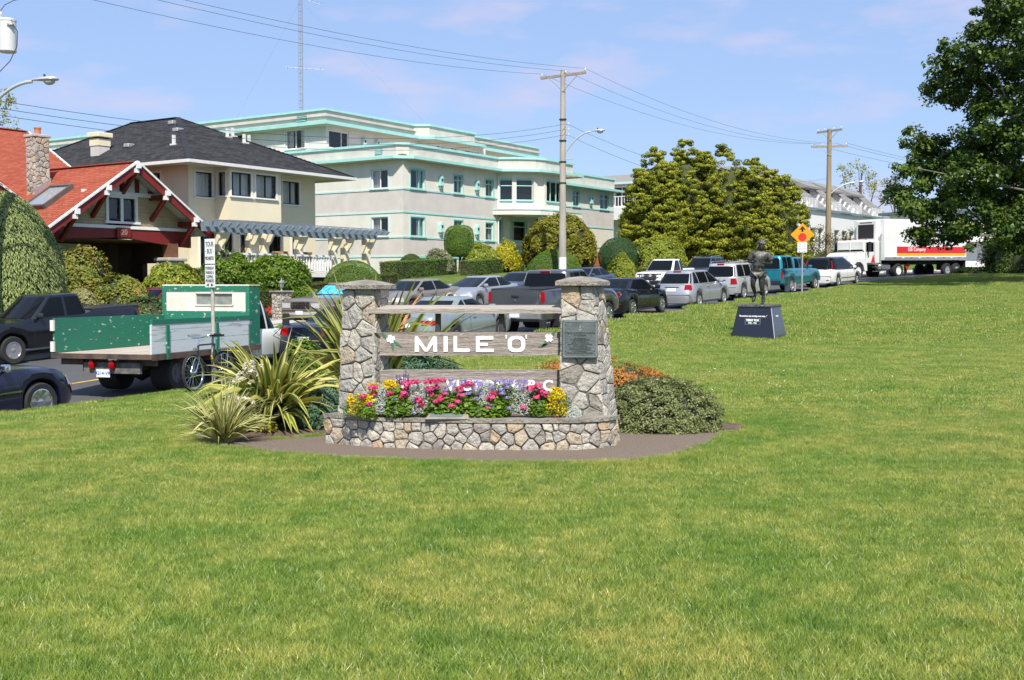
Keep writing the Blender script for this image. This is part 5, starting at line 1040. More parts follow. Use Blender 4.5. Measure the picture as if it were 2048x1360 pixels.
class Car:
 def __init__(s, name, label, sp, cat='car', parent=None, group=None, x_off=0.0):
  s.sp = sp; s.o = parent or thing(name, label, cat, group=group); s.W = sp['W'] / 2; s.wb = sp['wb']; s.xf = sp['wb'] / 2 + sp['foh']; s.xr = s.xf - sp['L']; s.r = sp['r']; s.clr = sp['clr']; s.p = sp['paint']
  s.tx = [t[0] for t in sp['top']]; s.tz = [t[1] for t in sp['top']]; s.body(); [s.cabin(c, i) for i, c in enumerate(sp['cabs'])]; s.wheels(); s.details()
 def zt(s, x):
  return sum(float(np.interp(x + d, s.tx, s.tz)) for d in (-.08, -.04, 0, .04, .08)) / 5
 def w(s, x):
  t = min(1, min(x - s.xr, s.xf - x) / s.sp.get('round', .6)); t = max(0, t); return s.W * (1 - s.sp.get('pinch', .15) * (1 - t) ** 2.4)
 def lean(s, x, z):
  e = s.sp.get('elean', .4); zt = s.zt(x)
  def f(dist, sg, k):
   q = max(0, 1 - dist / e)
   if q <= 0: return 0
   zb = .5; up = max(0, (z - zb) / max(.2, zt - zb)); dn = max(0, (zb - .08 - z) / .3); return sg * q * (k * up ** 1.5 + .06 * dn)
  return f(x - s.xr, 1, s.sp.get('rl', .08)) + f(s.xf - x, -1, s.sp.get('fl', .12))
 def bulge(s, x, yn):
  e = .45; k = s.sp.get('bow', .09); qr = max(0, 1 - (x - s.xr) / e); qf = max(0, 1 - (s.xf - x) / e); return (-qr ** 1.5 + qf ** 1.5) * k * (1 - yn * yn) - (-qr ** 1.5 + qf ** 1.5) * k * .5
 def section(s, x, arch=True):
  zb = s.clr + .03 * max(0, 1 - min(x - s.xr, s.xf - x) / .5)
  if arch:
   Ra = s.r * s.sp.get('arch', 1.14)
   for xw in (-s.wb / 2, s.wb / 2):
    d = abs(x - xw)
    if d < Ra: zb = max(zb, s.r * .98 + math.sqrt(max(0, Ra * Ra - d * d)))
  zt = s.zt(x); w = s.w(x); h = zt - zb; hh = max(h, .06); sh = s.sp.get('shoulder', .955); P = [(0, zb + .02), (.88 * w, zb), (.975 * w, zb + min(.08, hh * .2)), (w, zb + .42 * hh), (.995 * w, zb + .66 * hh), (sh * w, zt - min(.07, hh * .25)), ((sh - .06) * w, zt - .012), (.5 * w, zt + .018), (0, zt + .028)]
  return P
 def body(s):
  Ra = s.r * 1.14; xs = {s.xr, s.xf}
  for e in (.02, .06, .12, .2, .3, .42, .6): xs |= {s.xr + e, s.xf - e}
  for xw in (-s.wb / 2, s.wb / 2): xs |= {xw + Ra * math.sin(a) for a in np.linspace(-PI / 2, PI / 2, 13)} | {xw - Ra - .01, xw + Ra + .01}
  xs |= set(np.arange(s.xr + .7, s.xf - .6, .22)); xs |= {t for t in s.tx if s.xr < t < s.xf}; xs = sorted(x for x in xs if s.xr <= x <= s.xf); xs = [x for i, x in enumerate(xs) if i == 0 or x - xs[i - 1] > .008]
  V = []; n = 9; rows = []
  for x in xs:
   row = []
   P = s.section(x)
   for k in list(range(n - 1, 0, -1)) + [0]: y, z = P[k]; row.append((x, -y, z))
   full = [(-P[k][0], P[k][1]) for k in range(n - 1, 0, -1)]; full = [(-P[k][0], P[k][1]) for k in range(n - 1, -1, -1)][:-1] + [(P[k][0], P[k][1]) for k in range(0, n)]
   full = [(y, z) for y, z in full]; w = s.w(x); rows.append([(x + s.lean(x, z) + s.bulge(x, abs(y) / max(w, .1)), y, z) for y, z in full])
  b = MB(); m = len(rows[0]); vs = [p for r in rows for p in r]; f = []
  for i in range(len(rows) - 1):
   for j in range(m - 1): f.append((i * m + j, i * m + j + 1, (i + 1) * m + j + 1, (i + 1) * m + j))
  b.add(vs, f)
  for i in (0, len(xs) - 1):      # end caps, bowed
   x = xs[i]; P = s.section(x); w = s.w(x); G_ = []
   for k in range(1, n - 1):
    y, z = P[k]; G_.append([(x + s.lean(x, z) + s.bulge(x, abs(q * y) / w), q * y, z) for q in (-1, -.75, -.5, -.25, 0, .25, .5, .75, 1)])
   top = P[-1]; G_.append([(x + s.lean(x, P[k][1]) + s.bulge(x, abs(q * P[-3][0]) / w), q * P[-3][0], top[1] - .04 * q * q) for q in (-1, -.75, -.5, -.25, 0, .25, .5, .75, 1)]); b.grid(G_)
  me = b.mesh('body', s.p); import bmesh; bm = bmesh.new(); bm.from_mesh(me); bmesh.ops.remove_doubles(bm, verts=bm.verts, dist=.002); bmesh.ops.recalc_face_normals(bm, faces=bm.faces); bm.to_mesh(me); bm.free(); me.shade_smooth(); me.set_sharp_from_angle(angle=R(38)); s.body_o = link('body', me, s.o)
  MB().box(s.xr + .25, s.xf - .3, -s.W * .72, s.W * .72, s.clr + .0, s.clr + .42).obj('underbody', M_under, s.o)
  for xw in (q_ for q_ in (-s.wb / 2, s.wb / 2) if s.xr < q_ < s.xf): MB().box(xw - Ra * .95, xw + Ra * .95, -s.W * .70, s.W * .70, s.clr + .05, s.r + Ra * .9).obj('wheel_well', M_under, s.o)
 def side_y(s, x, z):
  P = s.section(x, False)[1:7]; return float(np.interp(z, [p[1] for p in P], [p[0] for p in P]))
 def end_x(s, front, y, z):
  x = s.xf if front else s.xr; return x + s.lean(x, z) + s.bulge(x, min(1, abs(y) / s.w(x)))
 def endpatch(s, name, front, y0, y1, z0, z1, m, off=.012, parent=None, n=5, th=.03, z0b=None, z1b=None):
  """panel lying on the nose or tail; z0b/z1b: heights at y1"""
  sg = 1 if front else -1; G_ = []; z0b = z0 if z0b is None else z0b; z1b = z1 if z1b is None else z1b
  for v in (0, .5, 1):
   row = []
   for i in range(n + 1): u = i / n; y = y0 + (y1 - y0) * u; z = (z0 + (z0b - z0) * u) * (1 - v) + (z1 + (z1b - z1) * u) * v; row.append((s.end_x(front, y, z) + sg * off, y, z))
   G_.append(row)
  b = MB().grid(G_); k = n + 1
  ring = [G_[0][i] for i in range(k)] + [G_[1][-1]] + [G_[2][i] for i in range(k - 1, -1, -1)] + [G_[1][0]]; inn = [(p[0] - sg * (th + off), p[1], p[2]) for p in ring]; q = len(ring); b.add(ring + inn, [(i, (i + 1) % q, q + (i + 1) % q, q + i) for i in range(q)])
  return b.obj(name, m, parent or s.o, smooth=40)
 def sidepatch(s, name, x0, x1, z0, z1, m, sides=(-1, 1), off=.006, x0t=None, x1t=None, parent=None, nx=4, z1r=None):
  x0t = x0 if x0t is None else x0t; x1t = x1 if x1t is None else x1t; z1r = z1 if z1r is None else z1r
  for sg in sides:
   G_ = []
   for v in (0, .5, 1): G_.append([(lambda x, z: (x + s.lean(x, z), sg * (s.side_y(x, z) + off), z))((x0 + (x1 - x0) * u) * (1 - v) + (x0t + (x1t - x0t) * u) * v, z0 + ((z1 + (z1r - z1) * u) - z0) * v) for u in np.linspace(0, 1, nx + 1)])
   o = MB().grid(G_).obj(name, m, parent or s.o, smooth=40)
  return o
 def cabin(s, c, ci):
  """c: rb, rr, fr, fb (x), z0, H, k0, k1 width factors, p, windows ..."""
  rb, rr, fr, fb = c['x']; z0 = c['z0']; H = c['H']; k0 = c.get('k0', .90) * s.W; k1 = c.get('k1', .72) * s.W; p = c.get('p', 7.0); bw = c.get('bow', .07); m = c.get('paint', s.p)
  def prm(v):
   e = v ** c.get('curve', 1.0); xr = rb + (rr - rb) * v - c.get('rbow', .05) * math.sin(PI * v) * 0; xf = fb + (fr - fb) * v; hy = k0 + (k1 - k0) * (v ** 1.25); return xr, xf, hy
  zt = H - .055
  def zz(v): return z0 + (zt - z0) * v
  def ring(v, N=44, sc=1.0, z=None):
   xr, xf, hy = prm(v); out = []; xc, hx = (xr + xf) / 2, (xf - xr) / 2
   for i in range(N):
    t = 2 * PI * i / N; ct, st = math.cos(t), math.sin(t); f = 1 / (abs(ct) ** p + abs(st) ** p) ** (1 / p); X, Y = ct * f, st * f
    out.append((xc + (hx * X + math.copysign(bw, X) * (1 - Y * Y) * abs(X) ** 3) * sc, hy * Y * sc, (zz(v) if z is None else z)))
   return out
  b = MB(); N = 44; rings = [ring(v) for v in (0, .25, .5, .75, 1)] + [ring(1, sc=.975, z=H - .03), ring(1, sc=.90, z=H - .010), ring(1, sc=.6, z=H), ring(1, sc=.25, z=H + .004)]
  vs = [q for r_ in rings for q in r_]; f = [(i * N + j, i * N + (j + 1) % N, (i + 1) * N + (j + 1) % N, (i + 1) * N + j) for i in range(len(rings) - 1) for j in range(N)] + [tuple((len(rings) - 1) * N + j for j in range(N))]
  b.add(vs, f); cb = b.obj('cabin' if ci == 0 else 'canopy', m, s.o, smooth=50)
  gm = c.get('glass', M_cglass)
  def fx(v, y, front):
   xr, xf, hy = prm(v); Y = min(.999, abs(y) / hy); X = (1 - Y ** p) ** (1 / p); xc, hx = (xr + xf) / 2, (xf - xr) / 2; return xc + (1 if front else -1) * (hx * X + bw * (1 - Y * Y) * X ** 3)
  def sy(v, x):
   xr, xf, hy = prm(v); xc, hx = (xr + xf) / 2, (xf - xr) / 2; X = min(.999, abs(x - xc) / hx); return hy * (1 - X ** p) ** (1 / p)
  def pane(name, front, ya, v0, v1, yt=None):
   G_ = []
   for v in np.linspace(v0, v1, 5):
    hy = prm(v)[2]; G_.append([(fx(v, y, front) + (.008 if front else -.008), y, zz(v) + .003) for y in np.linspace(-ya * hy, ya * hy, 11)])
   return MB().grid(G_).obj(name, gm, s.o, smooth=60)
  if c.get('ws', 1): s.ws = pane('windscreen', True, c.get('wy', .86), c.get('wv0', .10), c.get('wv1', .97))
  if c.get('rw', 1): s.rw = pane('rear_window', False, c.get('ry', .82), c.get('rv0', .16), c.get('rv1', .93))
  v0, v1 = c.get('sv0', .10), c.get('sv1', .95)
  pf, pr = c.get('pf', (.20, .10)), c.get('pr', (.20, .14)); sp_ = c.get('splits', [0.0]); gp = c.get('gap', .045)
  def line(side, v):
   xr, xf, _ = prm(v); return (xr + pr[0] * (1 - v) + pr[1] * v) if side == 'r' else (xf - pf[0] * (1 - v) - pf[1] * v)
  edges = ['r'] + sp_ + ['f']
  for i in range(len(edges) - 1):
   a, e = edges[i], edges[i + 1]; fa = (lambda v, a=a: line('r', v)) if a == 'r' else (lambda v, a=a: a + gp); fe = (lambda v: line('f', v)) if e == 'f' else (lambda v, e=e: e - gp)
   for sg in (-1, 1):
    G_ = []
    for v in np.linspace(v0, v1, 5):
     xa, xe = fa(v), max(fe(v), fa(v) + .02); G_.append([(x, sg * (sy(v, x) + .007), zz(v)) for x in np.linspace(xa, xe, 7)])
    MB().grid(G_).obj('side_window', gm, s.o, smooth=60)
  s.prm, s.sy, s.fx, s.zz = prm, sy, fx, zz
 def wheels(s):
  sp = s.sp
  for xw in (-s.wb / 2, s.wb / 2):
   for sg in (-1, 1): wheel(s.o, xw, sg * (s.W - sp.get('tw', .2) / 2 - .015), s.r, sp.get('tw', .2), sg, sp.get('rim', 'alloy'), sp.get('nsp', 7), sp.get('rimk', .66), sp.get('rm'))
 def seam(s, x, z0, z1, sides=(-1, 1), slant=0):
  for sg in sides:
   G_ = [[(xx, sg * (s.side_y(xx, z) + .003), z) for xx in (x + slant * t - .007, x + slant * t + .007)] for t, z in [(t, z0 + (z1 - z0) * t) for t in np.linspace(0, 1, 7)]]
   MB().grid(G_).obj('door_seam', M_seam, s.body_o)
 def details(s):
  d = s.sp.get('det', {})
  for x in d.get('seams', []): s.seam(x, s.clr + .12, s.zt(x) - .03)
  for x, z in d.get('handles', []):
   for sg in (-1, 1): y = s.side_y(x, z); MB().bbox(x - .09, x + .09, min(sg * y, sg * (y + .035)), max(sg * y, sg * (y + .035)), z - .018, z + .018, .008).obj('door_handle', d.get('hm', s.p), s.o)
  if 'mirror' in d:
   x, z = d['mirror']
   for sg in (-1, 1):
    y = s.side_y(x, z) - .05; y0, y1 = sorted((sg * (y + .06), sg * (y + .27))); q = MB().bbox(x - .07, x + .05, y0, y1, z - .0, z + .15, .035).obj('wing_mirror', d.get('mm', s.p), s.o, smooth=50); MB().box(x - .02, x + .02, min(sg * (y - .02), sg * (y + .08)), max(sg * (y - .02), sg * (y + .08)), z + .0, z + .04).obj('mirror_arm', M_blk, q)
  if 'moulding' in d:
   z, h, m = d['moulding']; s.sidepatch('side_moulding', -s.wb / 2 + s.r * 1.2, s.wb / 2 - s.r * 1.2, z - h / 2, z + h / 2, m, off=.012, nx=8)
  if 'sill' in d: s.sidepatch('sill', -s.wb / 2 + s.r * 1.16, s.wb / 2 - s.r * 1.16, s.clr + .03, s.clr + d['sill'][0], d['sill'][1], off=.01, nx=8)
  for k in d.get('tail', []):      # y0,y1,z0,z1 (one side, mirrored) + side wrap length
   y0, y1, z0, z1, wr = k[:5]; m = k[5] if len(k) > 5 else M_tail
   for sg in (-1, 1): o = s.endpatch('tail_light', False, sg * y0, sg * min(y1, s.w(s.xr) * .99), z0, z1, m)
   if wr: s.sidepatch('tail_light', s.xr + .015, s.xr + wr, z0, z1, m, off=.01)
  for k in d.get('head', []):
   y0, y1, z0, z1, wr = k[:5]; m = k[5] if len(k) > 5 else M_lens
   for sg in (-1, 1): s.endpatch('headlight' if m is M_lens else 'indicator', True, sg * y0, sg * min(y1, s.w(s.xf) * .99), z0, z1, m)
   if wr: s.sidepatch('headlight' if m is M_lens else 'indicator', s.xf - wr, s.xf - .015, z0, z1, m, off=.01)
  for nm, fr, y0, y1, z0, z1, m in d.get('panels', []): s.endpatch(nm, fr, y0, y1, z0, z1, m, off=.018 if nm in ('number_plate',) else .010)
  if 'grille' in d:
   y, z0, z1, nb, m = d['grille']; g = s.endpatch('grille', True, -y, y, z0, z1, M_blk, off=.006)
   for i in range(nb): z = z0 + (z1 - z0) * (i + .5) / nb; s.endpatch('grille_bar', True, -y, y, z - .01, z + .01, m, off=.02, parent=g)
  if 'bumper' in d:
   for fr in d['bumper'][3:] or (True, False): s.endpatch('bumper', fr, -s.W * .86, s.W * .86, d['bumper'][0], d['bumper'][1], d['bumper'][2], off=.07, n=8, th=.09)
  if 'rack' in d:
   x0, x1, y, z = d['rack']
   for sg in (-1, 1): q = MB().tube([(x0, sg * y, z - .06), (x0 + .1, sg * y, z), (x1 - .1, sg * y, z), (x1, sg * y, z - .06)], .018, 6).obj('roof_rail', d.get('rackm', M_alloy), s.o)
   for x in (x0 + .35, x1 - .35): MB().beam((x, -y, z + .0), (x, y, z + .0), .05, .025).obj('roof_bar', M_blk, s.o)
  if 'wiper' in d: x, z = s.xr, d['wiper']; MB().beam((s.fx(.2, 0, False) - .03, 0, s.zz(.14)), (s.fx(.3, .45, False) - .03, .42, s.zz(.26)), .02, .02).obj('wiper', M_blk, s.o)
  if 'antenna' in d: x, y, z, h = d['antenna']; MB().tube([(x, y, z), (x - h * .3, y, z + h)], .006, 4).obj('antenna', M_blk, s.o)
  if 'brake' in d: c = s.sp['cabs'][-1]; zz = c['H'] - .045; x = c['x'][1]; MB().bbox(x - c.get('bow', .07) - .035, x - c.get('bow', .07) + .05, -.17, .17, zz - .03, zz + .03, .01).obj('brake_light', M_tail, s.o)
 def put(s, ref, tgt, heading, pitch=None, dz=0.0, pt=None):
  """rest the car with its own point ref (x, y) over the world point tgt; heading in degrees right of ahead"""
  h = R(heading); fx, fy = math.sin(h), math.cos(h); rz = math.atan2(fy, fx); x = tgt[0] - (ref[0] * fx - ref[1] * fy); y = tgt[1] - (ref[0] * fy + ref[1] * fx)
  z0, z1 = RZ(x - fx * 1.3, y - fy * 1.3), RZ(x + fx * 1.3, y + fy * 1.3); s.o.location = (x, y, (z0 + z1) / 2 + dz + .003); s.o.rotation_euler = (0, -math.atan2(z1 - z0, 2.6), rz); return s
def vx(px, y): d = ray(px, 568); return (d.x / d.y * y, y)
P_black = paint('black_car_paint', (.006, .007, .010), 0, .2, .5); P_blackblue = paint('midnight_blue_paint', (.006, .008, .024), 0, .2, .6); P_silver = paint('silver_paint', (.46, .47, .48), .6, .34); P_green_silver = paint('grey_green_paint', (.34, .39, .38), .5, .3); P_taupe = paint('taupe_paint', (.31, .275, .235), .5, .35); P_brown = paint('brown_grey_paint', (.26, .225, .20), .4, .38)
P_white = paint('white_car_paint', (.74, .74, .71), 0, .35); P_teal = paint('teal_paint', (.012, .21, .27), .35, .28, 1); P_dgrey = paint('graphite_paint', (.085, .088, .098), .5, .3, 1); P_lsilver = paint('pale_silver_paint', (.56, .56, .54), .5, .36); P_maroon = paint('maroon_paint', (.13, .012, .02), .3, .3); P_blue = paint('slate_blue_paint', (.07, .095, .15), .4, .3)
GR = 'cars parked along the street'
def sedan(W=1.78, L=4.6, wb=2.67, H=1.44, r=.32, foh=.92, hood=.98, deck=1.05, belt=.96, cab=(-1.95, -1.05, .25, 1.15), p=P_silver, **k):
 d = dict(W=W, L=L, wb=wb, foh=foh, r=r, clr=.2, paint=p, top=[(wb / 2 + foh, hood - .28), (wb / 2 + foh - .12, hood - .16), (wb / 2 + foh - .55, hood - .06), (cab[3], hood), (cab[0], deck - .0), (cab[0] - .4, deck - .005), (wb / 2 + foh - L + .06, deck - .04), (wb / 2 + foh - L, deck - .12)][::-1],
    cabs=[dict(x=cab, z0=belt, H=H, k0=.93, k1=.70, splits=[(cab[1] + cab[2]) / 2 - .0])]); d.update(k); return d
def cars():
 # 1 near black sedan, left edge
 s = sedan(W=1.88, L=5.0, wb=3.05, H=1.48, r=.36, foh=.84, hood=1.02, deck=1.1, belt=1.0, cab=(-2.0, -1.25, .35, 1.05), p=P_blackblue, nsp=8, rm=M_chrome, rimk=.7, tw=.23)
 s['det'] = dict(seams=[-1.0, .05, 1.05], handles=[(-.15, .86), (-1.1, .88)], hm=M_chrome, mirror=(.75, .98), mm=M_chrome, moulding=(.62, .03, M_chrome), head=[(.55, .86, .62, .78, .2)], grille=(.5, .5, .8, 4, M_chrome), tail=[(.6, .88, .75, .98, .1)], panels=[('fog_light', True, -.7, -.5, .36, .44, M_lens), ('fog_light', True, .5, .7, .36, .44, M_lens)])
 c = Car('parked_car', 'nearly black sedan with chrome spoked wheels, nearest the lawn at the left edge', s); c.sidepatch('side_marker', c.xf - .1, c.xf - .04, .55, .62, M_amber); c.put((1.52, -.84), vx(74, 20.6), 27, dz=.0)
 # 2 black pickup, far kerb, left
 sp = dict(W=1.75, L=5.2, wb=3.2, foh=.85, r=.375, clr=.36, paint=P_black, arch=1.18, top=[(-2.75, 1.27), (-.95, 1.28), (-.9, 1.2), (1.0, 1.16), (1.9, 1.1), (2.35, 1.02), (2.45, .8)], cabs=[dict(x=(-.92, -.72, .35, 1.05), z0=1.12, H=1.78, k0=.93, k1=.76, splits=[-.12], pr=(.12, .1))], pinch=.1, rimk=.62, nsp=6,
     det=dict(seams=[-.93, -.1, .95], handles=[(.05, 1.02), (-.75, 1.02)], hm=M_blk, mirror=(.78, 1.16), mm=M_blk, head=[(.55, .84, .72, .95, .15)], grille=(.5, .68, .92, 3, M_chrome), tail=[(.72, .86, .85, 1.18, 0)], bumper=(.42, .62, M_blk)))
 c = Car('parked_pickup', 'black crew cab pickup with silver wheels parked on the far kerb at the left', sp, 'pickup'); MB().box(-2.65, -1.02, -.78, .78, 1.2, 1.3).obj('bed_panel', M_blk, c.o); c.put((1.6, .8), vx(24, 30.6), 212)  # flat black panel in place of the dark inside of the open bed
 # 3 maroon car behind the flatbed
 s = sedan(p=P_maroon, H=1.62, cab=(-2.1, -1.7, .1, 1.1), belt=.98, hood=1.02, deck=1.0); s['det'] = dict(mirror=(.75, 1.0), head=[(.5, .8, .6, .76, .2)], grille=(.4, .5, .7, 3, M_blk), panels=[('number_plate', True, -.16, .16, .38, .5, M_plate)])
 Car('parked_car', 'maroon car at the far kerb with only windscreen and bonnet showing behind the flatbed', s).put((1.3, .8), vx(283, 37.2), 212)
 # 5 big old brown sedan with blue sunshade
 s = dict(W=1.9, L=5.4, wb=2.95, foh=1.1, r=.33, clr=.2, paint=P_brown, fl=.02, rl=.03, bow=.03, pinch=.05, round=.3, elean=.2, top=[(-2.82, .9), (-2.7, .98), (-1.4, 1.0), (1.0, .98), (2.3, .93), (2.52, .86), (2.575, .8)], cabs=[dict(x=(-1.75, -1.15, .15, .95), z0=.93, H=1.43, k0=.93, k1=.74, p=9, splits=[-.45])], rim='disc', nsp=16, rimk=.62,
    det=dict(seams=[-.5, .75], mirror=(.6, .96), mm=M_chrome, head=[(.5, .86, .60, .78, 0)], panels=[('headlamp_trim', True, .68, .70, .58, .8, M_chrome), ('headlamp_trim', True, -.70, -.68, .58, .8, M_chrome)], grille=(.42, .56, .82, 4, M_chrome), bumper=(.36, .52, M_chrome)))
 c = Car('parked_car', 'big boxy brown grey sedan with a bright blue sunshade in its windscreen', s); ws = c
 for i in range(7): y = -.36 + .12 * i; c.endpatch('grille_bar', True, y - .008, y + .008, .56, .82, M_chrome, off=.024, n=1)
 ctab = s['cabs'][0]; sh = mat('sunshade_blue', (.02, .30, .62), .4, vs=7, col2=(.10, .55, .80), contrast=(.45, .6)); G_ = [[(c.fx(v, y, True) + .016, y, c.zz(v) + .012) for y in np.linspace(-.62, .62, 9)] for v in np.linspace(.2, .88, 4)]; MB().grid(G_).obj('sunshade', sh, c.o, smooth=60)
 c.endpatch('number_plate', True, -.16, .16, .36, .5, M_plate, off=.09); c.put((1.47, .85), vx(676, 42.6), 209)
 # 6 dark sedan behind the flax
 s = sedan(p=P_blackblue, L=4.75, H=1.40, deck=1.05, cab=(-1.75, -.85, .2, 1.15)); s['det'] = dict(seams=[0, 1], mirror=(.85, 1.0), tail=[(.5, .86, .78, .95, .15)], panels=[('number_plate', False, -.16, .16, .62, .76, M_plate)], brake=1)
 Car('parked_car', 'dark blue sedan seen from behind through the flax leaves beside the left pillar', s).put((-1.3, -.85), vx(722, 28.6), 26)
 # 7 silver convertible-like coupe, two-tone greenish
 s = sedan(p=P_green_silver, W=1.82, L=4.85, wb=2.72, H=1.40, r=.33, deck=1.06, cab=(-1.7, -.75, .15, 1.05)); s['cabs'][0]['splits'] = [-.55]
 s['det'] = dict(seams=[-.55, 1.0], handles=[(-.3, .85)], mirror=(.75, .98), tail=[(.44, .86, .78, .90, .3)], moulding=(.5, .05, M_chrome), panels=[('number_plate', False, -.16, .16, .68, .82, M_plate), ('trunk_seam', False, -.6, .6, .60, .612, M_seam)], antenna=(-.8, 0, 1.38, .22))
 Car('parked_car', 'grey green silver coupe seen behind the sign posts of the monument', s).put((-1.36, -.88), vx(913, 31.2), 26, dz=0)
 # 8 taupe sedan
 s = sedan(p=P_taupe, H=1.42, L=4.7, cab=(-1.9, -1.0, .3, 1.25)); s['det'] = dict(seams=[-.95, .1, 1.0], handles=[(-.05, .84), (-.95, .86)], mirror=(.85, .97), head=[(.45, .82, .6, .76, .25)], grille=(.35, .6, .7, 2, M_chrome), tail=[(.5, .82, .8, .95, .2)], panels=[('number_plate', True, -.16, .16, .38, .5, M_plate)])
 Car('parked_car', 'taupe sedan facing the camera, right of the left pillar', s).put((1.33, .85), vx(827, 45.6), 210)
 # 9 silver Civic like
 s = sedan(p=P_silver, H=1.435, L=4.5, wb=2.7, hood=.97, cab=(-1.85, -.95, .2, 1.55)); s['det'] = dict(seams=[-.95, .1, 1.05], handles=[(-.05, .84), (-.95, .86)], mirror=(.95, .98), head=[(.42, .84, .6, .72, .3), (.72, .84, .6, .7, .12, M_amber)], grille=(.5, .56, .66, 2, M_chrome), panels=[('intake', True, -.45, .45, .3, .42, M_blk), ('number_plate', True, -.16, .16, .40, .5, M_plate)])
 Car('parked_car', 'silver grey compact sedan facing the camera with an amber corner light', s).put((1.35, .85), vx(960, 48.5), 210)
 # 10 sliver of a dark green car behind the Ram
 s = sedan(p=P_blue, H=1.43); s['det'] = dict(mirror=(.8, .97), head=[(.42, .82, .6, .72, .3)])
 Car('parked_car', 'slate car whose windscreen peeps out left of the grey pickup', s).put((1.33, .85), vx(1045, 55), 210)
 s = sedan(p=P_blue, H=1.44); s['det'] = dict(mirror=(.8, .97), seams=[-.95, .1])
 Car('parked_car', 'blue grey sedan at the far kerb just above the right pillar cap', s).put((1.33, .85), vx(1176, 62), 211)
 # 11 Ram pickup
 sp = dict(W=2.02, L=5.85, wb=3.6, foh=1.0, r=.40, clr=.46, paint=P_dgrey, arch=1.16, rl=.03, bow=.03, pinch=.06, top=[(-3.05, 1.44), (-1.15, 1.46), (-1.1, 1.36), (1.1, 1.32), (2.2, 1.25), (2.7, 1.1), (2.8, .9)], nsp=5, rm=M_chrome, rimk=.66, tw=.27,
     cabs=[dict(x=(-1.12, -.92, .45, 1.25), z0=1.3, H=1.97, k0=.92, k1=.77, splits=[-.15], rv0=.14, rv1=.92, ry=.84)],
     det=dict(seams=[-1.13, -.1, 1.05], handles=[(.1, 1.2), (-.9, 1.2)], mirror=(.9, 1.34), mm=M_blk, tail=[(.84, .975, 1.08, 1.38, .09)], bumper=(.58, .76, mat('bumper_chrome', (.5, .5, .48), .3, .8, var=.1), False), brake=1))
 c = Car('parked_pickup', 'graphite grey crew cab pickup with its tailgate towards the camera, behind the sign', sp, 'pickup')
 MB().box(-2.95, -1.2, -.88, .88, 1.38, 1.478).obj('bed_panel', M_blk, c.o); tg = c.endpatch('tailgate', False, -.78, .78, .80, 1.42, P_dgrey, off=.02, n=8); MB().bbox(-3.1, -3.05, -.13, .13, 1.22, 1.3, .02).obj('tailgate_handle', M_blk, tg); MB().bbox(-3.105, -3.085, -.045, .045, 1.1, 1.17, .01).obj('badge', M_chrome, tg)  # black panel near rail height fills the open bed
 c.endpatch('number_plate', False, -.16, .16, .62, .75, M_plate, off=.095); MB().bbox(-3.2, -2.98, -.99, -.85, .3, .58, .02).obj('mud_flap', M_blk, c.o)
 for sg in (-1, 1): MB().box(-2.33, -2.27, sg * .98 - .12, sg * .98 + .10, .32, .72).obj('mud_flap', M_blk, c.o)
 MB().cyl((-2.2, 0, .45), (-1.4, 0, .4), .22, n=10).obj('rear_axle', M_under, c.o); c.put((-1.8, -.9), vx(1122, 35.4), 28, dz=-.03)
 # 13 black sedan
 s = sedan(p=P_black, W=1.74, L=4.45, wb=2.67, H=1.41, r=.325, foh=.8, deck=1.06, hood=.97, cab=(-1.75, -.95, .3, 1.15), rm=M_chrome, nsp=5, rimk=.7); s['det'] = dict(seams=[-.85, .1, 1.0], handles=[(-.05, .85), (-.85, .88)], mirror=(.8, .97), panels=[('number_plate', False, -.16, .16, .45, .58, M_plate), ('trunk_seam', False, -.55, .55, .99, 1.0, M_seam), ('bumper_line', False, -.8, .8, .60, .612, M_seam), ('rear_reflector', False, -.78, -.62, .5, .53, M_tail), ('rear_reflector', False, .62, .78, .5, .53, M_tail)], antenna=(-1.1, 0, 1.4, .2), brake=0)
 del s['det']['brake']; c = Car('parked_car', 'small black sedan with round red tail lamps, just right of the monument pillar', s)
 for y, rr in ((.48, .055), (.68, .08)):
  for sg in (-1, 1):
   z = .86; x = c.end_x(False, y, z); MB().cyl((x + .06, sg * y, z), (x - .022, sg * y, z), rr * 1.25, n=18).obj('lamp_bezel', M_chrome, c.o); MB().cyl((x + .05, sg * y, z), (x - .034, sg * y, z), rr, n=18).obj('tail_light', M_tail, c.o)
 MB().cyl((c.xr - .02, -.5, .28), (c.xr + .3, -.5, .28), .04, n=10).obj('exhaust', M_chrome, c.o); c.put((-1.33, -.82), vx(1266, 42.6), 31)
 # 14 white pickup facing us
 sp = dict(W=1.85, L=5.3, wb=3.1, foh=.95, r=.375, clr=.4, paint=P_white, arch=1.16, pinch=.1, top=[(-2.85, 1.22), (-.95, 1.24), (-.9, 1.18), (1.0, 1.15), (2.0, 1.1), (2.4, 1.0), (2.5, .8)], cabs=[dict(x=(-.95, -.75, .25, 1.0), z0=1.1, H=1.78, k0=.92, k1=.75, splits=[-.3], pr=(.12, .1))], nsp=5,
     det=dict(seams=[-.3, .9], handles=[(-.1, 1.0)], hm=M_blk, mirror=(.7, 1.14), mm=M_blk, head=[(.5, .84, .78, .96, .2), (.74, .86, .78, .94, .1, M_amber)], panels=[('hood_guard', True, -.7, .7, .97, 1.03, M_blk), ('indicator', True, .6, .72, .5, .57, M_amber), ('indicator', True, -.72, -.6, .5, .57, M_amber)], grille=(.46, .68, .95, 3, M_blk), bumper=(.42, .66, M_blk, True)))
 c = Car('parked_pickup', 'white extended cab pickup with a black bull bar facing the camera', sp, 'pickup'); MB().box(-2.75, -1.05, -.8, .8, 1.16, 1.25).obj('bed_panel', M_blk, c.o); bb = MB(); xf = c.xf + .16  # open bed closed by a flat black panel
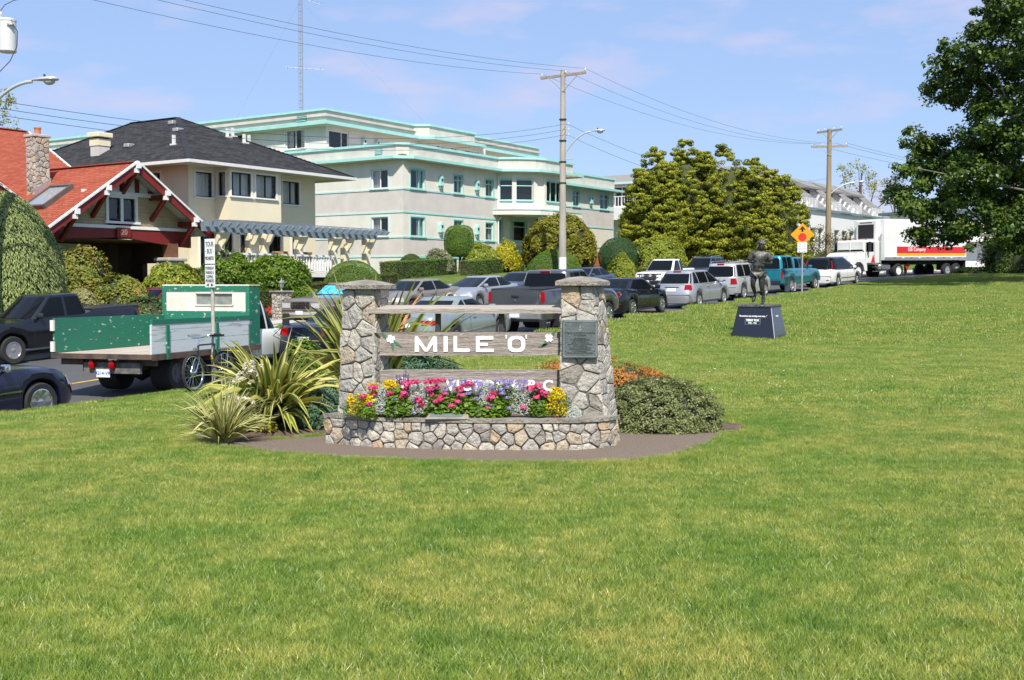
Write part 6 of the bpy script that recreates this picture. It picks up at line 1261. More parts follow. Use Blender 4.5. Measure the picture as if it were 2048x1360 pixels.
 for z in (.6, .82, 1.0): bb.tube([(xf - .12, -.62, z), (xf, -.55, z), (xf, .55, z), (xf - .12, .62, z)], .025, 6)
 for y in (-.42, .42): bb.tube([(xf, y, .42), (xf, y, 1.02)], .028, 6)
 q = bb.obj('bull_bar', M_blk, c.o)
 for y in (-.22, .22): MB().cyl((xf - .02, y, .93), (xf + .06, y, .93), .075, n=14).obj('driving_lamp', M_lens, q)
 MB().box(xf + .03, xf + .05, -.15, .15, .55, .67).obj('number_plate', M_plate, q); c.put((1.55, .85), vx(1338, 63.5), 209)
 # 16 dark SUV
 s = dict(W=1.82, L=4.6, wb=2.65, foh=.9, r=.36, clr=.26, paint=P_blue, top=[(-2.38, 1.05), (-2.3, 1.08), (.9, 1.08), (1.9, 1.02), (2.2, .85)], cabs=[dict(x=(-2.2, -1.95, .15, .95), z0=1.05, H=1.76, k0=.93, k1=.76, splits=[-1.2, -.35])], det=dict(mirror=(.7, 1.1), rack=(-1.6, 0, .55, 1.8)))
 Car('parked_car', 'dark blue sport utility behind the white pickup, roof bars showing', s, 'suv').put((1.3, .85), vx(1415, 70.5), 212)
 # 15 silver hatchback wagon
 s = dict(W=1.78, L=4.35, wb=2.6, foh=.85, r=.325, clr=.2, paint=P_silver, rl=.16, bow=.13, top=[(-2.2, .92), (-2.1, 1.02), (-1.4, 1.04), (.9, 1.0), (1.7, .9), (2.05, .72), (2.15, .6)], nsp=5, cabs=[dict(x=(-2.0, -1.5, .2, 1.25), z0=.98, H=1.55, k0=.94, k1=.70, splits=[-1.25, -.3], rv0=.1, rv1=.85, ry=.9, pr=(.25, .1))],
    det=dict(seams=[-1.15, -.28, .85], handles=[(-.45, .88), (-1.25, .9)], mirror=(.85, .99), mm=P_silver, tail=[(.55, .86, .78, .98, .2)], brake=1, wiper=1, panels=[('number_plate', False, -.2, .2, .72, .84, M_plate), ('plate_trim', False, -.32, .32, .87, .90, M_seam), ('bumper_line', False, -.85, .85, .56, .572, M_seam)], sill=(.1, mat('sill_grey', (.25, .25, .26), .5)), antenna=(-1.2, 0, 1.53, .2)))
 Car('parked_car', 'silver hatchback wagon between the black sedan and the silver sport utility', s, 'hatchback').put((-1.3, -.85), vx(1399, 47.5), 33)
 # 17 pale silver SUV with roof rails
 s = dict(W=1.84, L=4.45, wb=2.62, foh=.86, r=.36, clr=.26, paint=P_lsilver, rl=.06, bow=.06, pinch=.09, top=[(-2.28, 1.0), (-2.2, 1.06), (.95, 1.08), (1.8, 1.02), (2.1, .9), (2.17, .75)], nsp=5, cabs=[dict(x=(-2.12, -1.85, .2, .95), z0=1.04, H=1.71, k0=.94, k1=.76, splits=[-1.15, -.3], rv0=.08, rv1=.86, ry=.88, pr=(.22, .14))],
    det=dict(seams=[-1.1, -.28, .85], handles=[(-.45, .96), (-1.25, .98)], hm=M_blk, mirror=(.78, 1.06), mm=M_blk, tail=[(.62, .88, .75, 1.02, .16)], brake=1, wiper=1, rack=(-1.7, 0.05, .58, 1.78), panels=[('number_plate', False, -.2, .2, .74, .88, M_plate), ('handle_trim', False, -.38, .38, .92, .96, M_blk), ('bumper_line', False, -.85, .85, .60, .613, M_seam)]))
 Car('parked_car', 'pale silver sport utility with roof rails, behind the statue to its left', s, 'suv').put((-1.31, -.87), vx(1488, 53.3), 34)
 # 18 teal pickup with canopy
 sp = dict(W=1.96, L=5.6, wb=3.4, foh=.95, r=.38, clr=.42, paint=P_teal, arch=1.16, rl=.03, bow=.03, pinch=.07, top=[(-2.95, 1.24), (-1.1, 1.26), (1.0, 1.22), (2.1, 1.15), (2.55, 1.02), (2.65, .8)], nsp=5, cabs=[dict(x=(-1.1, -.9, .3, 1.05), z0=1.16, H=1.82, k0=.9, k1=.74, splits=[-.35], rw=0, pr=(.14, .12)), dict(x=(-2.9, -2.72, -1.2, -1.16), z0=1.2, H=1.93, k0=.93, k1=.8, ws=0, p=10, splits=[-2.1], bow=.02, rv0=.1, rv1=.9, ry=.86, pr=(.15, .12), pf=(.12, .1))],
     det=dict(seams=[-1.12, -.3, .9], handles=[(-.1, 1.08)], hm=M_blk, mirror=(.8, 1.22), mm=P_teal, tail=[(.86, .95, .78, 1.16, .1)], bumper=(.5, .66, M_blk, False), panels=[('tailgate_trim', False, -.78, .78, .70, .715, M_seam), ('tailgate_trim', False, -.78, .78, 1.2, 1.215, M_seam)]))
 c = Car('parked_pickup', 'teal pickup with a matching canopy over its bed, right of the statue', sp, 'pickup'); c.endpatch('number_plate', False, -.16, .16, .52, .64, M_plate, off=.09); MB().bbox(-3.0, -2.95, -.12, .12, 1.06, 1.13, .015).obj('tailgate_handle', M_blk, c.o); mf = mat('mud_flap_white', (.5, .5, .48), .7)
 for xw in (-1.7 - .42, -1.7 + .42, 1.7 + .42): [MB().box(xw - .012, xw + .012, sg * .86 - .13, sg * .86 + .12, .08, .5).obj('mud_flap', mf, c.o) for sg in (-1, 1)]
 c.put((-1.7, -.9), vx(1582, 59.5), 35)
 # 19 white minivan
 s = dict(W=1.88, L=4.95, wb=2.9, foh=1.0, r=.33, clr=.22, paint=P_white, rl=.05, bow=.10, top=[(-2.5, .98), (-2.42, 1.04), (.9, .98), (1.9, .82), (2.35, .66), (2.45, .55)], rim='disc', cabs=[dict(x=(-2.42, -2.05, .1, 1.75), z0=.98, H=1.69, k0=.95, k1=.76, paint=P_black, splits=[-1.15, -.15], rv0=.03, rv1=.9, ry=.95, pr=(.3, .2), gap=.05)],
    det=dict(seams=[-1.1, -.1, .95], mirror=(.95, 1.0), mm=P_white, tail=[(.86, .935, .98, 1.0, 0)], panels=[('number_plate', False, -.16, .16, .62, .74, mat('dark_plate', (.2, .2, .2), .6)), ('bumper_line', False, -.88, .88, .62, .635, M_seam), ('rear_reflector', False, -.75, -.6, .4, .43, M_tail), ('rear_reflector', False, .6, .75, .4, .43, M_tail)], moulding=(.5, .03, M_blk)))
 c = Car('parked_minivan', 'white minivan with a black glass top and tall red tail lamps', s, 'minivan')
 for sg in (-1, 1):
  G_ = [[(c.fx(v, sg * c.prm(v)[2] * .93, False) - .02 + (.0 if k else .0), sg * c.prm(v)[2] * (k), c.zz(v)) for k in (.86, .93, .985)] for v in (.02, .3, .6, .8)]; MB().grid(G_).obj('tail_light', M_tail, c.o)
 c.put((-1.45, -.88), vx(1676, 65.5), 37)
cars()
def flatbed():
 h = R(15); x0, y0 = -7.22, 23.0; T = thing('flatbed_truck', 'old farm flatbed truck with peeling green and white wooden sides', 'truck')
 # origin at the right rear corner of the bed, on the road
 zr = RZ(x0 + 1.0, y0 + 2.0); T.location = (x0, y0, -.67); T.rotation_euler = (0, .005, math.atan2(math.cos(h), math.sin(h)))
 gp = mat('peeling_green_paint', (.012, .16, .095), .6, vs=8, col2=(.48, .48, .40), contrast=(.335, .375), stretch=(.55, 1, 1.5), detail=10, bump=.4, bs=30); wp = mat('worn_white_planks', (.60, .64, .64), .7, vs=2.2, col2=(.38, .38, .35), contrast=(.34, .45), stretch=(.6, 1, 5), detail=9, bump=.5, bs=25)
 wf = mat('plank_floor', (.56, .50, .42), .85, vs=3, col2=(.40, .32, .25), stretch=(.3, 4, 1), bump=.4); dkw = mat('old_dark_wood', (.13, .085, .055), .85, vs=4, col2=(.05, .04, .035), bump=.6); rust = mat('rusty_steel', (.20, .09, .045), .85, vs=8, col2=(.07, .05, .04), bump=.6); offw = mat('cream_sheet', (.70, .68, .60), .6, vs=2, col2=(.58, .56, .48)); fz = .90; Wd = 2.3; Ls = 4.1
 for k in range(10): y = k * Wd / 10; MB().box(0, 4.62, y + .004, y + Wd / 10 - .004, fz - .04, fz + .002 * (k % 3)).obj('floor_plank', wf, T)
 MB().box(-.03, 0, -.02, Wd + .02, fz - .10, fz + .005).obj('rear_sill', dkw, T); MB().box(0, 4.62, -.03, -.0, fz - .12, fz - .0).obj('side_rail', dkw, T); MB().box(0, 4.62, Wd, Wd + .03, fz - .12, fz).obj('side_rail', dkw, T)
 # left side board, inner face green; right boards, outer face white
 for x0_, x1_ in ((.0, 1.9), (1.905, Ls)): MB().box(x0_ + .002, x1_ - .002, Wd - .05, Wd - .01, fz + .01, fz + .72).obj('side_board', gp, T, label='green left side board')
 for z0, z1 in ((fz + .03, fz + .24), (fz + .46, fz + .68)): MB().box(-.05, .0, Wd - .06, Wd + .02, z0, z1).obj('hinge_block', offw, T)
 for i, (z0, z1, m) in enumerate(((.01, .26, wp), (.265, .49, wp), (.495, .61, wp), (.61, .71, gp))):
  for xa, xb in ((.02, Ls - .05 if i < 2 else Ls + .12),): MB().box(xa, xb, .0 - .012 * (i == 3), .035, fz + z0, fz + z1 - .004).obj('side_board', m, T)
 for x in (.55, 2.55): MB().box(x - .05, x + .05, -.045, -.013, fz - .12, fz + .58).obj('stake', gp, T)
 MB().box(.0, .02, .0, .04, fz + .0, fz + .6).obj('board_end', wp, T)
 # headboard box
 xb = Ls; ht = fz + 1.40
 for y in (.03, Wd - .03): MB().box(xb, xb + .05, y - .07 + (0 if y > 1 else .04), y + .03 + (0 if y > 1 else .04), fz, ht).obj('headboard_post', gp, T)
 MB().box(xb, xb + .045, .1, Wd - .1, ht - .13, ht - .005).obj('headboard_rail', gp, T); MB().box(xb + .002, xb + .045, .1, Wd - .1, fz + .72, fz + .80).obj('headboard_rail', gp, T)
 f = frame((xb + .02, 0), (0, -1, 0), (1, 0, 0)); MB().box(xb - .002, xb + .03, .1, Wd - .1, fz, fz + .72).obj('headboard_board', gp, T); wall(T, f, -Wd + .1, -.1, fz + .8, ht - .1, [(-1.4, -.44, fz + .95, fz + 1.22)], offw, 'headboard_panel', rev=.0)
 MB().poly([(xb + .05, .4, fz + .92), (xb + .05, 1.45, fz + .92), (xb + .05, 1.45, fz + 1.25), (xb + .05, .4, fz + 1.25)]).obj('headboard_window', mat('dusty_glass', (.16, .18, .18), .2, vs=6, col2=(.28, .29, .27)), T, fix=False)
 for a, c in (((.43, fz + .94), (1.42, fz + .94)), ((.43, fz + 1.23), (1.42, fz + 1.23)), ((.43, fz + .94), (.43, fz + 1.23)), ((1.42, fz + .94), (1.42, fz + 1.23))): MB().beam((xb + .01, a[0], a[1]), (xb + .01, c[0], c[1]), .03, .03).obj('window_bead', offw, T)
 for x0_, x1_ in ((xb + .06, xb + .3), (xb + .305, 4.62)): MB().box(x0_, x1_, .0, .04, fz + .02, ht - .03).obj('side_panel', gp, T)
 MB().box(xb + .0, 4.64, .0, Wd, ht, ht + .03).obj('top_sheet', offw, T)
 MB().box(xb + .06, 4.62, Wd - .04, Wd, fz + .02, ht - .03).obj('side_panel', gp, T)
 # chassis
 for y in (.75, 1.65): MB().box(.15, 6.9, y - .05, y + .05, .52, .72).obj('frame_rail', M_under, T)
 for x in (.25, 1.3, 2.4, 3.5): MB().box(x - .05, x + .05, .05, Wd - .05, fz - .24, fz - .10).obj('cross_member', dkw, T)
 bar = MB().box(.12, .2, .35, 1.66, .50, .72).obj('rear_bumper', mat('grimy_steel', (.18, .17, .15), .6, vs=7, col2=(.07, .07, .065)), T)
 for y in (.9, 1.75): MB().box(.14, .2, y - .05, y + .05, .7, fz - .1).obj('bumper_bracket', rust, T)
 for y, m in ((.96, M_chrome), (1.43, M_tail)): q = MB().lathe([(.06, 0), (.07, .03), (.062, .07), (.02, .085)], 14, Matrix.Translation((.10, y, .68)) @ Matrix.Scale(1.45, 4, (0, 0, 1)) @ Matrix.Rotation(-PI / 2, 4, 'Y')).obj('tail_light', M_tail, T, smooth=50); MB().box(.09, .12, y - .1, y + .1, .77, .80).obj('lamp_hood', M_chrome if m is M_chrome else rust, q)
 pl = MB().box(.10, .118, 1.04, 1.35, .42, .58).obj('number_plate', M_plate, T); text_obj('plate_number', '4214-VR', .1, mat('plate_blue', (.03, .05, .25), .5), pl, (.097, 1.195, .50), (PI / 2, 0, -PI / 2), depth=.004)
 gw_ = mat('grey_steel_wheel', (.12, .12, .12), .6)
 for sg, y, yf in ((-1, .45, .2), (1, 1.72, 2.1)):
  for x_, yy, w_ in ((1.35, y, .45), (6.4, yf, .22)): q_ = wheel(T, x_, yy, .39, w_, sg, 'disc', 8, .55, gw_); q_.location.z += .05 * x_ - .01
 MB().cyl((1.35, .4, .46), (1.35, 1.8, .46), .09, n=10).obj('rear_axle', M_under, T); MB().lathe([(.02, -.2), (.2, -.1), (.2, .1), (.02, .2)], 12, Matrix.Translation((1.35, 1.1, .46))).obj('differential', M_under, T)
 MB().bbox(2.6, 3.8, .12, .62, .42, .78, .06).obj('fuel_tank', M_under, T)
 # cab
 cp = paint('pale_mint_white', (.62, .66, .62), 0, .5, .3); sp = dict(W=1.95, L=2.9, wb=4.35, foh=.0, r=.40, clr=.48, paint=cp, arch=1.2, pinch=.1, round=.5, fl=.04, rl=.0, bow=.03, top=[(0, 1.2), (1.35, 1.18), (2.3, 1.12), (2.75, 1.05), (2.9, .9)], cabs=[dict(x=(.04, .12, .85, 1.4), z0=1.12, H=1.95, k0=.9, k1=.72, splits=[.75], pf=(.18, .1), pr=(.16, .14))])
 cab = thing('cab', None, None); cab.parent = T; cab.location = (4.72, Wd / 2, .06); sp['L'] = 2.9
 class TC(Car):
  def wheels(s): pass
  def details(s): s.seam(1.25, .62, 1.15); s.seam(.2, .62, 1.15)
 c = TC.__new__(TC); c.sp = sp; c.o = cab; c.W = 1.0; c.wb = 3.4; c.xf = 2.9; c.xr = 0.0; c.r = .40; c.clr = .48; c.p = cp; c.tx = [t[0] for t in sp['top']]; c.tz = [t[1] for t in sp['top']]; c.body(); c.cabin(sp['cabs'][0], 0); c.details()
 for ch in list(cab.children): ch.parent = T; ch.matrix_parent_inverse.identity(); ch.location = Vector(ch.location) + cab.location
 bpy.data.objects.remove(cab)
 mm = MB().bbox(5.9, 5.98, -.12, .06, 1.28, 1.62, .02).obj('wing_mirror', M_blk, T)
 for a, b_ in (((5.7, .25, 1.15), (5.94, -.02, 1.3)), ((6.1, .28, 1.1), (5.94, -.02, 1.55)), ((5.5, .25, .95), (5.94, -.02, 1.35))): MB().tube([a, b_], .008, 4).obj('mirror_strut', M_blk, mm)
flatbed()
def semi():
 W_ = R(215.3); T = thing('tractor_unit', 'white conventional tractor unit of the articulated lorry, parked on the rise facing left', 'truck'); fx, fy = math.cos(W_), math.sin(W_); x0, y0 = 25.75, 79.6; zg = 2.06
 T.location = (x0, y0, zg); T.rotation_euler = (0, 0.015, W_)   # origin: left front corner of the trailer, on the road; +x forward, +y towards the lawn
 Q = thing('semi_trailer', 'white refrigerated box trailer with a red and a yellow stripe along its side', 'trailer', T.location, W_, .015); w = P_white
 def O(x): return -x
 L, H0, H1, Wd = 9.6, 1.22, 4.08, 2.6
 MB().bbox(-L, 0, -Wd, 0, H0, H1, .03).obj('box_body', mat('trailer_white', (.76, .76, .75), .45, var=.04, vs=1), Q); MB().box(-L, .0, .001, .02, H0, H0 + .22).obj('side_skirt_rail', mat('aluminium_rail', (.45, .45, .45), .4, .6), Q)
 red = mat('stripe_red', (.62, .02, .035), .45, var=0); yel = mat('stripe_yellow', (.80, .42, .01), .45, var=0)
 MB().box(-L + .15, -1.35, .002, .008, 1.72, 2.18).obj('red_stripe', red, Q); MB().box(-L + .15, -1.35, .002, .008, 1.53, 1.71).obj('yellow_stripe', yel, Q)
 t = text_obj('lettering', 'Long Combination', .34, M_white, Q, (-3.4, .012, 2.0), (PI / 2, 0, PI), depth=.01, bold=.004) if False else text_obj('lettering', 'LEE Company', .36, M_white, Q, (-3.6, .012, 1.98), (PI / 2, 0, PI), depth=.01, bold=.004)
 lg = MB(); [lg.prism([(-3.2 + dx, .002, 2.55 + z), (-3.9 + dx, .002, 2.65 + z), (-4.1 + dx, .002, 2.95 + z), (-3.3 + dx, .002, 3.05 + z)], (0, .006, 0)) for dx, z in ((0, 0), (.15, .55), (-.9, .62))]; lg.obj('red_emblem', red, Q)
 rr = MB().bbox(-.3, .35, -2.15, -.45, 2.55, 4.0, .05).obj('reefer_unit', w, Q); MB().box(.352, .37, -1.95, -.65, 2.75, 3.72).obj('reefer_grille', M_blk, rr); MB().box(.35, .36, -1.8, -.8, 3.82, 3.88).obj('reefer_label', M_blk, rr)
 for k in range(9): MB().box(-1.2 - k * .95, -.95 - k * .95, .021, .027, 1.36, 1.42).obj('marker_reflector', M_tail if k % 2 == 0 else M_plate, Q)
 MB().box(-L, -.3, -2.0, -.6, H0 - .3, H0).obj('trailer_chassis', M_under, Q)
 for x in (-L + 1.1, -L + 2.25): [wheel(Q, x, y, .50, .28, 1 if y > -1 else -1, 'disc', 8, .56, M_alloy) for y in (-.18, -2.42)]
 lgm = mat('landing_gear_red', (.35, .03, .02), .6); MB().box(-3.0, -2.85, -.5, -.35, .25, H0 - .1).obj('landing_leg', M_under, Q); MB().prism([(-3.25, -.33, .95), (-2.6, -.33, .95), (-2.85, -.33, .55), (-3.0, -.33, .55)], (0, .05, 0)).obj('landing_brace', lgm, Q); MB().box(-L - .05, -L + .05, -2.5, -.1, .5, 1.2).obj('rear_guard', M_under, Q)
 # tractor: chassis, cab, hood
 MB().box(-2.3, 3.1, -1.75, -.85, .75, 1.0).obj('chassis', M_under, T); MB().bbox(.3, 2.05, -2.5, -.12, .95, 2.62, .12).obj('cab', w, T)
 c = MB().prism([(2.05, 0, 1.0), (3.35, 0, .95), (3.5, 0, 1.15), (3.42, 0, 1.55), (2.9, 0, 1.75), (2.05, 0, 1.85)], (0, -2.1, 0)); c.v = [(x, y - .25 - (.12 if x > 3 and abs(y) < .01 else 0) + (.12 if x > 3 and y < -1 else 0), z) for x, y, z in c.v]; c.obj('hood', w, T)
 fd = [(1.75, .52), (1.8, 1.15), (2.1, 1.38), (2.75, 1.35), (3.3, 1.15), (3.45, .75), (3.45, .55), (3.22, .55), (3.1, .9), (2.85, 1.12), (2.45, 1.12), (2.15, .9), (2.02, .52)]
 for y in (-.42, -2.45): MB().prism([(x, y, z) for x, z in fd], (0, .32, 0)).obj('wing', w, T)
 MB().bbox(3.2, 3.62, -2.5, -.1, .42, .78, .05).obj('bumper', M_blk, T)
 g = MB().box(3.46, 3.5, -1.85, -.75, 1.05, 1.5).obj('grille', M_chrome, T); [MB().box(3.5, 3.51, -1.83, -.77, 1.08 + .09 * k, 1.12 + .09 * k).obj('grille_bar', M_blk, g) for k in range(5)]
 for y0_, y1_ in ((-.62, -.2), (-2.4, -1.98)): MB().bbox(3.2, 3.44, y0_, y1_, 1.0, 1.22, .04).obj('headlight', M_lens, T)
 MB().poly([(2.06, -.25, 1.9), (2.06, -2.35, 1.9), (1.98, -2.25, 2.52), (1.98, -.35, 2.52)]).obj('windscreen', M_cglass, T); MB().box(2.03, 2.07, -2.45, -.15, 1.84, 1.9).obj('cowl', M_blk, T)
 for x in (2.07,): MB().box(1.99, 2.075, -1.32, -1.28, 1.9, 2.5).obj('screen_pillar', w, T)
 for xa, xb, n_ in ((1.05, 1.85, 'side_window'),): MB().box(xa, xb, -.122, -.112, 1.82, 2.45).obj(n_, M_cglass, T)
 MB().box(.95, .97, -.12, -.11, 1.0, 2.5).obj('door_seam', M_seam, T); MB().box(1.9, 1.92, -.12, -.11, 1.0, 2.5).obj('door_seam', M_seam, T)
 MB().prism([(.9, -.11, 1.1), (1.35, -.11, 1.1), (1.1, -.11, 1.65)], (0, .005, 0)).obj('door_emblem', red, T)
 for y in (.12, -2.75): MB().bbox(1.72, 1.84, y - .1, y + .12, 1.85, 2.5, .03).obj('wing_mirror', M_blk, T); MB().tube([(1.7, -.12 if y > 0 else -2.5, 2.55), (1.78, y, 2.52), (1.78, y, 1.8), (1.7, -.12 if y > 0 else -2.5, 1.75)], .015, 5).obj('mirror_arm', M_chrome, T)
 for k in range(5): MB().bbox(1.7, 1.8, -2.3 + .5 * k, -2.2 + .5 * k, 2.62, 2.67, .01).obj('roof_marker', M_amber, T)
 MB().bbox(-1.0, .25, -.72, -.2, .5, .98, .12).obj('fuel_tank', M_alloy, T); [MB().box(.35, .95, -.3, -.05, z, z + .05).obj('step', M_alloy, T) for z in (.45, .75)]
 MB().tube([(.1, -.3, 1.0), (.1, -.3, 2.9), (.0, -.3, 3.05)], .07, 10).obj('exhaust_stack', M_chrome, T)
 wheel(T, 2.62, -.28, .50, .3, 1, 'disc', 8, .56, M_white); wheel(T, 2.62, -2.3, .50, .3, -1, 'disc', 8, .56, M_white); wheel(T, -1.7, -.32, .50, .5, 1, 'disc', 8, .56, M_white); wheel(T, -1.7, -2.28, .50, .5, -1, 'disc', 8, .56, M_white)
 for i, (px, lab) in enumerate(((1781, 'blue plastic recycling box on the road under the front of the trailer'), (1831, 'blue recycling box further right beneath the trailer'))):
  p = vx(px, 88); b = thing('recycling_box', lab, 'box', (p[0], p[1], RZ(*p)), .4 + i, group='blue recycling boxes'); m = mat('blue_plastic', (.02, .12, .5), .4); MB().prism([(-.25, -.2, 0), (.25, -.2, 0), (.3, -.2, .38), (-.3, -.2, .38)], (0, .4, 0)).obj('tub', m, b); MB().bbox(-.33, .33, -.23, .23, .38, .42, .01).obj('rim', m, b)
semi()
# ---------------------------------------------------------------- the stone and timber monument
M_wood = mat('weathered_timber', (.43, .375, .335), .85, vs=2.6, col2=(.26, .22, .195), stretch=(.5, 3, 13), detail=9, bump=1.0, bs=16, contrast=(.33, .62))
M_wood2 = mat('bleached_timber', (.46, .41, .35), .85, vs=2.4, col2=(.30, .26, .22), stretch=(.5, 5, 12), detail=9, bump=1.0, bs=14, contrast=(.3, .6))
M_cap = mat('cast_stone', (.33, .30, .25), .95, vs=5, col2=(.21, .19, .16), bump=1.4, bs=40)
M_let = mat('lettering_white', (.86, .86, .86), .55, var=.03, vs=9)
def X(px, y=11.66): return ray(px, 568).x / ray(px, 568).y * y
def Z(py, y=11.66): d = ray(1024, py); return EYE.z + d.z / d.y * y
def monument():
 T = thing('stone_monument', 'rubble stone monument with timber boards reading MILE O and VICTORIA B.C. above a planter', 'monument', (0, 0, 0))
 def pillar(base, top, h, seed, capz, label, big=None):
  core = MB(); c0 = sum((Vector((*p, 0)) for p in base), Vector()) / 4; k = .985
  def sh(P, z): c = sum((Vector((*p, z)) for p in P), Vector()) / 4; return [tuple(c + (Vector((*p, z)) - c) * .94) for p in P]
  b0, t0 = sh(base, -.05), sh(top, h); core.add(b0 + t0, [(0, 1, 5, 4), (1, 2, 6, 5), (2, 3, 7, 6), (3, 0, 4, 7), (4, 5, 6, 7)]); P = core.obj('pillar', M_mortar, T, label=label)
  for i, j in ((0, 1), (1, 2), (3, 0)):
   f, W, H = face4((*base[i], -.02), (*base[j], -.02), (*top[j], h), (*top[i], h)); f2 = (lambda f: lambda u, v, d: f(u, v, d - .014))(f)
   stones(P, f2, W, H, (.18, .19)[i > 0], seed + i, lift=.024, gap=.0055, relax=2)
  # flat pyramid cap
  c = sum((Vector((*p, 0)) for p in top), Vector()) / 4; e = [c + (Vector((*p, 0)) - c) * 1.0 + (Vector((*p, 0)) - c).normalized() * .085 for p in top]; n = 9; ring = []; rg = np.random.default_rng(seed)
  for i in range(4):
   for k in range(n): q = e[i].lerp(e[(i + 1) % 4], k / n); ring.append(q + Vector((rg.normal(0, .004), rg.normal(0, .004), 0)))
  m = len(ring); V = [(p.x, p.y, capz) for p in ring] + [(p.x, p.y, capz + .040 + rg.normal(0, .002)) for p in ring] + [tuple(c.lerp(p, .93) + Vector((0, 0, capz + .050))) for p in ring] + [tuple(c.lerp(p, .5) + Vector((0, 0, capz + .078 + rg.normal(0, .003)))) for p in ring] + [tuple(c + Vector((0, 0, capz + .095)))]
  f = [(i + o, (i + 1) % m + o, (i + 1) % m + o + m, i + o + m) for o in (0, m, 2 * m) for i in range(m)] + [(3 * m + i, 3 * m + (i + 1) % m, 4 * m) for i in range(m)] + [tuple(range(m))]
  MB().add(V, f).obj('cap', M_cap, P, smooth=25); return P
 pillar([(-1.80, 11.74), (-1.385, 11.50), (-1.30, 11.93), (-1.70, 12.15)], [(-1.715, 11.70), (-1.375, 11.50), (-1.28, 11.90), (-1.60, 12.12)], 1.60, 11, 1.60, 'left rubble pillar, slightly lower cap')
 pillar([(.47, 11.50), (.955, 11.56), (1.13, 11.92), (.60, 12.05)], [(.49, 11.50), (.81, 11.50), (.94, 11.85), (.58, 11.95)], 1.635, 21, 1.635, 'right rubble pillar with the bronze plaque')
 # planter wall along an arc
 A = [(-1.93, 12.2), (-1.91, 11.76), (-1.35, 11.42), (-.7, 11.28), (0.05, 11.23), (.62, 11.25), (.93, 11.42), (1.06, 11.62)]
 wl = MB(); cx = Vector((-.4, 12.4)); ins = [tuple(cx + (Vector(p) - cx) * .86) for p in A]; V = [(*p, -.05) for p in A] + [(*p, .285) for p in A] + [(*p, .285) for p in ins] + [(*p, -.05) for p in ins]; n = len(A); wl.add([tuple((Vector(v) - Vector((*cx, v[2]))) * .992 + Vector((*cx, v[2]))) for v in V], [(i + o, i + 1 + o, i + 1 + o + n, i + o + n) for o in (0, n, 2 * n) for i in range(n - 1)]); W_ = wl.obj('planter_wall', M_mortar, T, fix=False)
 L = [0]
 for a, b in zip(A[:-1], A[1:]): L.append(L[-1] + (Vector(b) - Vector(a)).length)
 def arc(u, v, d):
  u = min(max(u, 0), L[-1] - 1e-6); i = int(np.searchsorted(L, u, side='right')) - 1; i = min(i, n - 2); t = (u - L[i]) / (L[i + 1] - L[i]); a, b = Vector(A[i]), Vector(A[i + 1]); e = (b - a).normalized(); nn = Vector((e.y, -e.x)); p = a.lerp(b, t) + nn * (d - .006); return Vector((p.x, p.y, v - .02))
 stones(W_, arc, L[-1], .305, .15, 31, lift=.026, gap=.0055, relax=2)
 cp = MB(); out = [tuple(cx + (Vector(p) - cx) * 1.022) for p in A[1:]]; inn = [tuple(cx + (Vector(p) - cx) * .86) for p in A[1:]]; m = len(out); cp.add([(*p, .288) for p in out] + [(*p, .325) for p in out] + [(*p, .325) for p in inn] + [(*p, .288) for p in inn], [(i + o, i + 1 + o, (i + 1 + o + m) % (4 * m), (i + o + m) % (4 * m)) for o in (0, m, 2 * m, 3 * m) for i in range(m - 1)] + [(0, m, 2 * m, 3 * m), (m - 1, 2 * m - 1, 3 * m - 1, 4 * m - 1)]); cp.obj('coping', M_cap, W_)
 MB().poly([(*p, .27) for p in ins[1:]] + [(.9, 12.0, .27), (-1.6, 12.0, .27)]).obj('planter_soil', M_soil, W_, fix=False)
 # boards
 def board(name, m, x0, x1, y0, y1, z0, z1, seed, label):
  rg = np.random.default_rng(seed); n = 26; b = MB(); V = []
  for i in range(n + 1):
   x = x0 + (x1 - x0) * i / n; e = rg.normal(0, .0018, 2); V += [(x, y0, z0 + e[0]), (x, y0, z1 + e[1]), (x, y1, z1 + e[1]), (x, y1, z0 + e[0])]
  b.add(V, [(i * 4 + j, i * 4 + (j + 1) % 4, i * 4 + 4 + (j + 1) % 4, i * 4 + 4 + j) for i in range(n) for j in range(4)] + [(0, 1, 2, 3), tuple(n * 4 + j for j in (3, 2, 1, 0))]); return b.obj(name, m, T, label=label)
 y0 = 11.66; zt, zb = Z(664), Z(711)
 b1 = board('board', M_wood, X(751), X(1124), y0, y0 + .06, zb, zt, 1, 'upper board lettered MILE O'); b2 = board('board', M_wood, X(751), X(1124), y0, y0 + .06, Z(800), Z(740), 2, 'lower board lettered VICTORIA B.C.')
 for px, py, r in ((853, 678, .022), (916, 668, .02), (1042, 688, .016)): MB().lathe([(r, 0), (r * .9, .0015), (r * .3, .0015)], 12, Matrix.Translation((X(px) + .03, y0, Z(py))) @ Matrix.Rotation(PI / 2, 4, 'X')).obj('knot', M_wood2, b1)
 # overhead rail and posts
 bm = MB().prism([(X(738, 11.55), 11.50, Z(627, 11.5)), (X(738, 11.55), 11.50, Z(618, 11.5)), (X(738, 11.55), 11.86, Z(609, 11.86) - .005), (X(738, 11.55), 11.86, Z(617, 11.86))], (X(1156, 11.55) - X(738, 11.55), 0, 0)); bm.obj('top_rail', M_wood2, T)
 for px in (875, 1003): x = X(px); MB().box(x - .028, x + .028, y0 + .062, y0 + .12, zb + .02, 1.37).obj('post', mat('dark_timber', (.13, .11, .10), .9, var=.2, vs=9), T); MB().prism([(x - .028, y0 - .0, zt), (x + .03, y0, zt), (x + .016, y0, zt + .075), (x - .022, y0, zt + .09)], (0, .02, 0)).obj('post_shoulder', M_wood2, T)
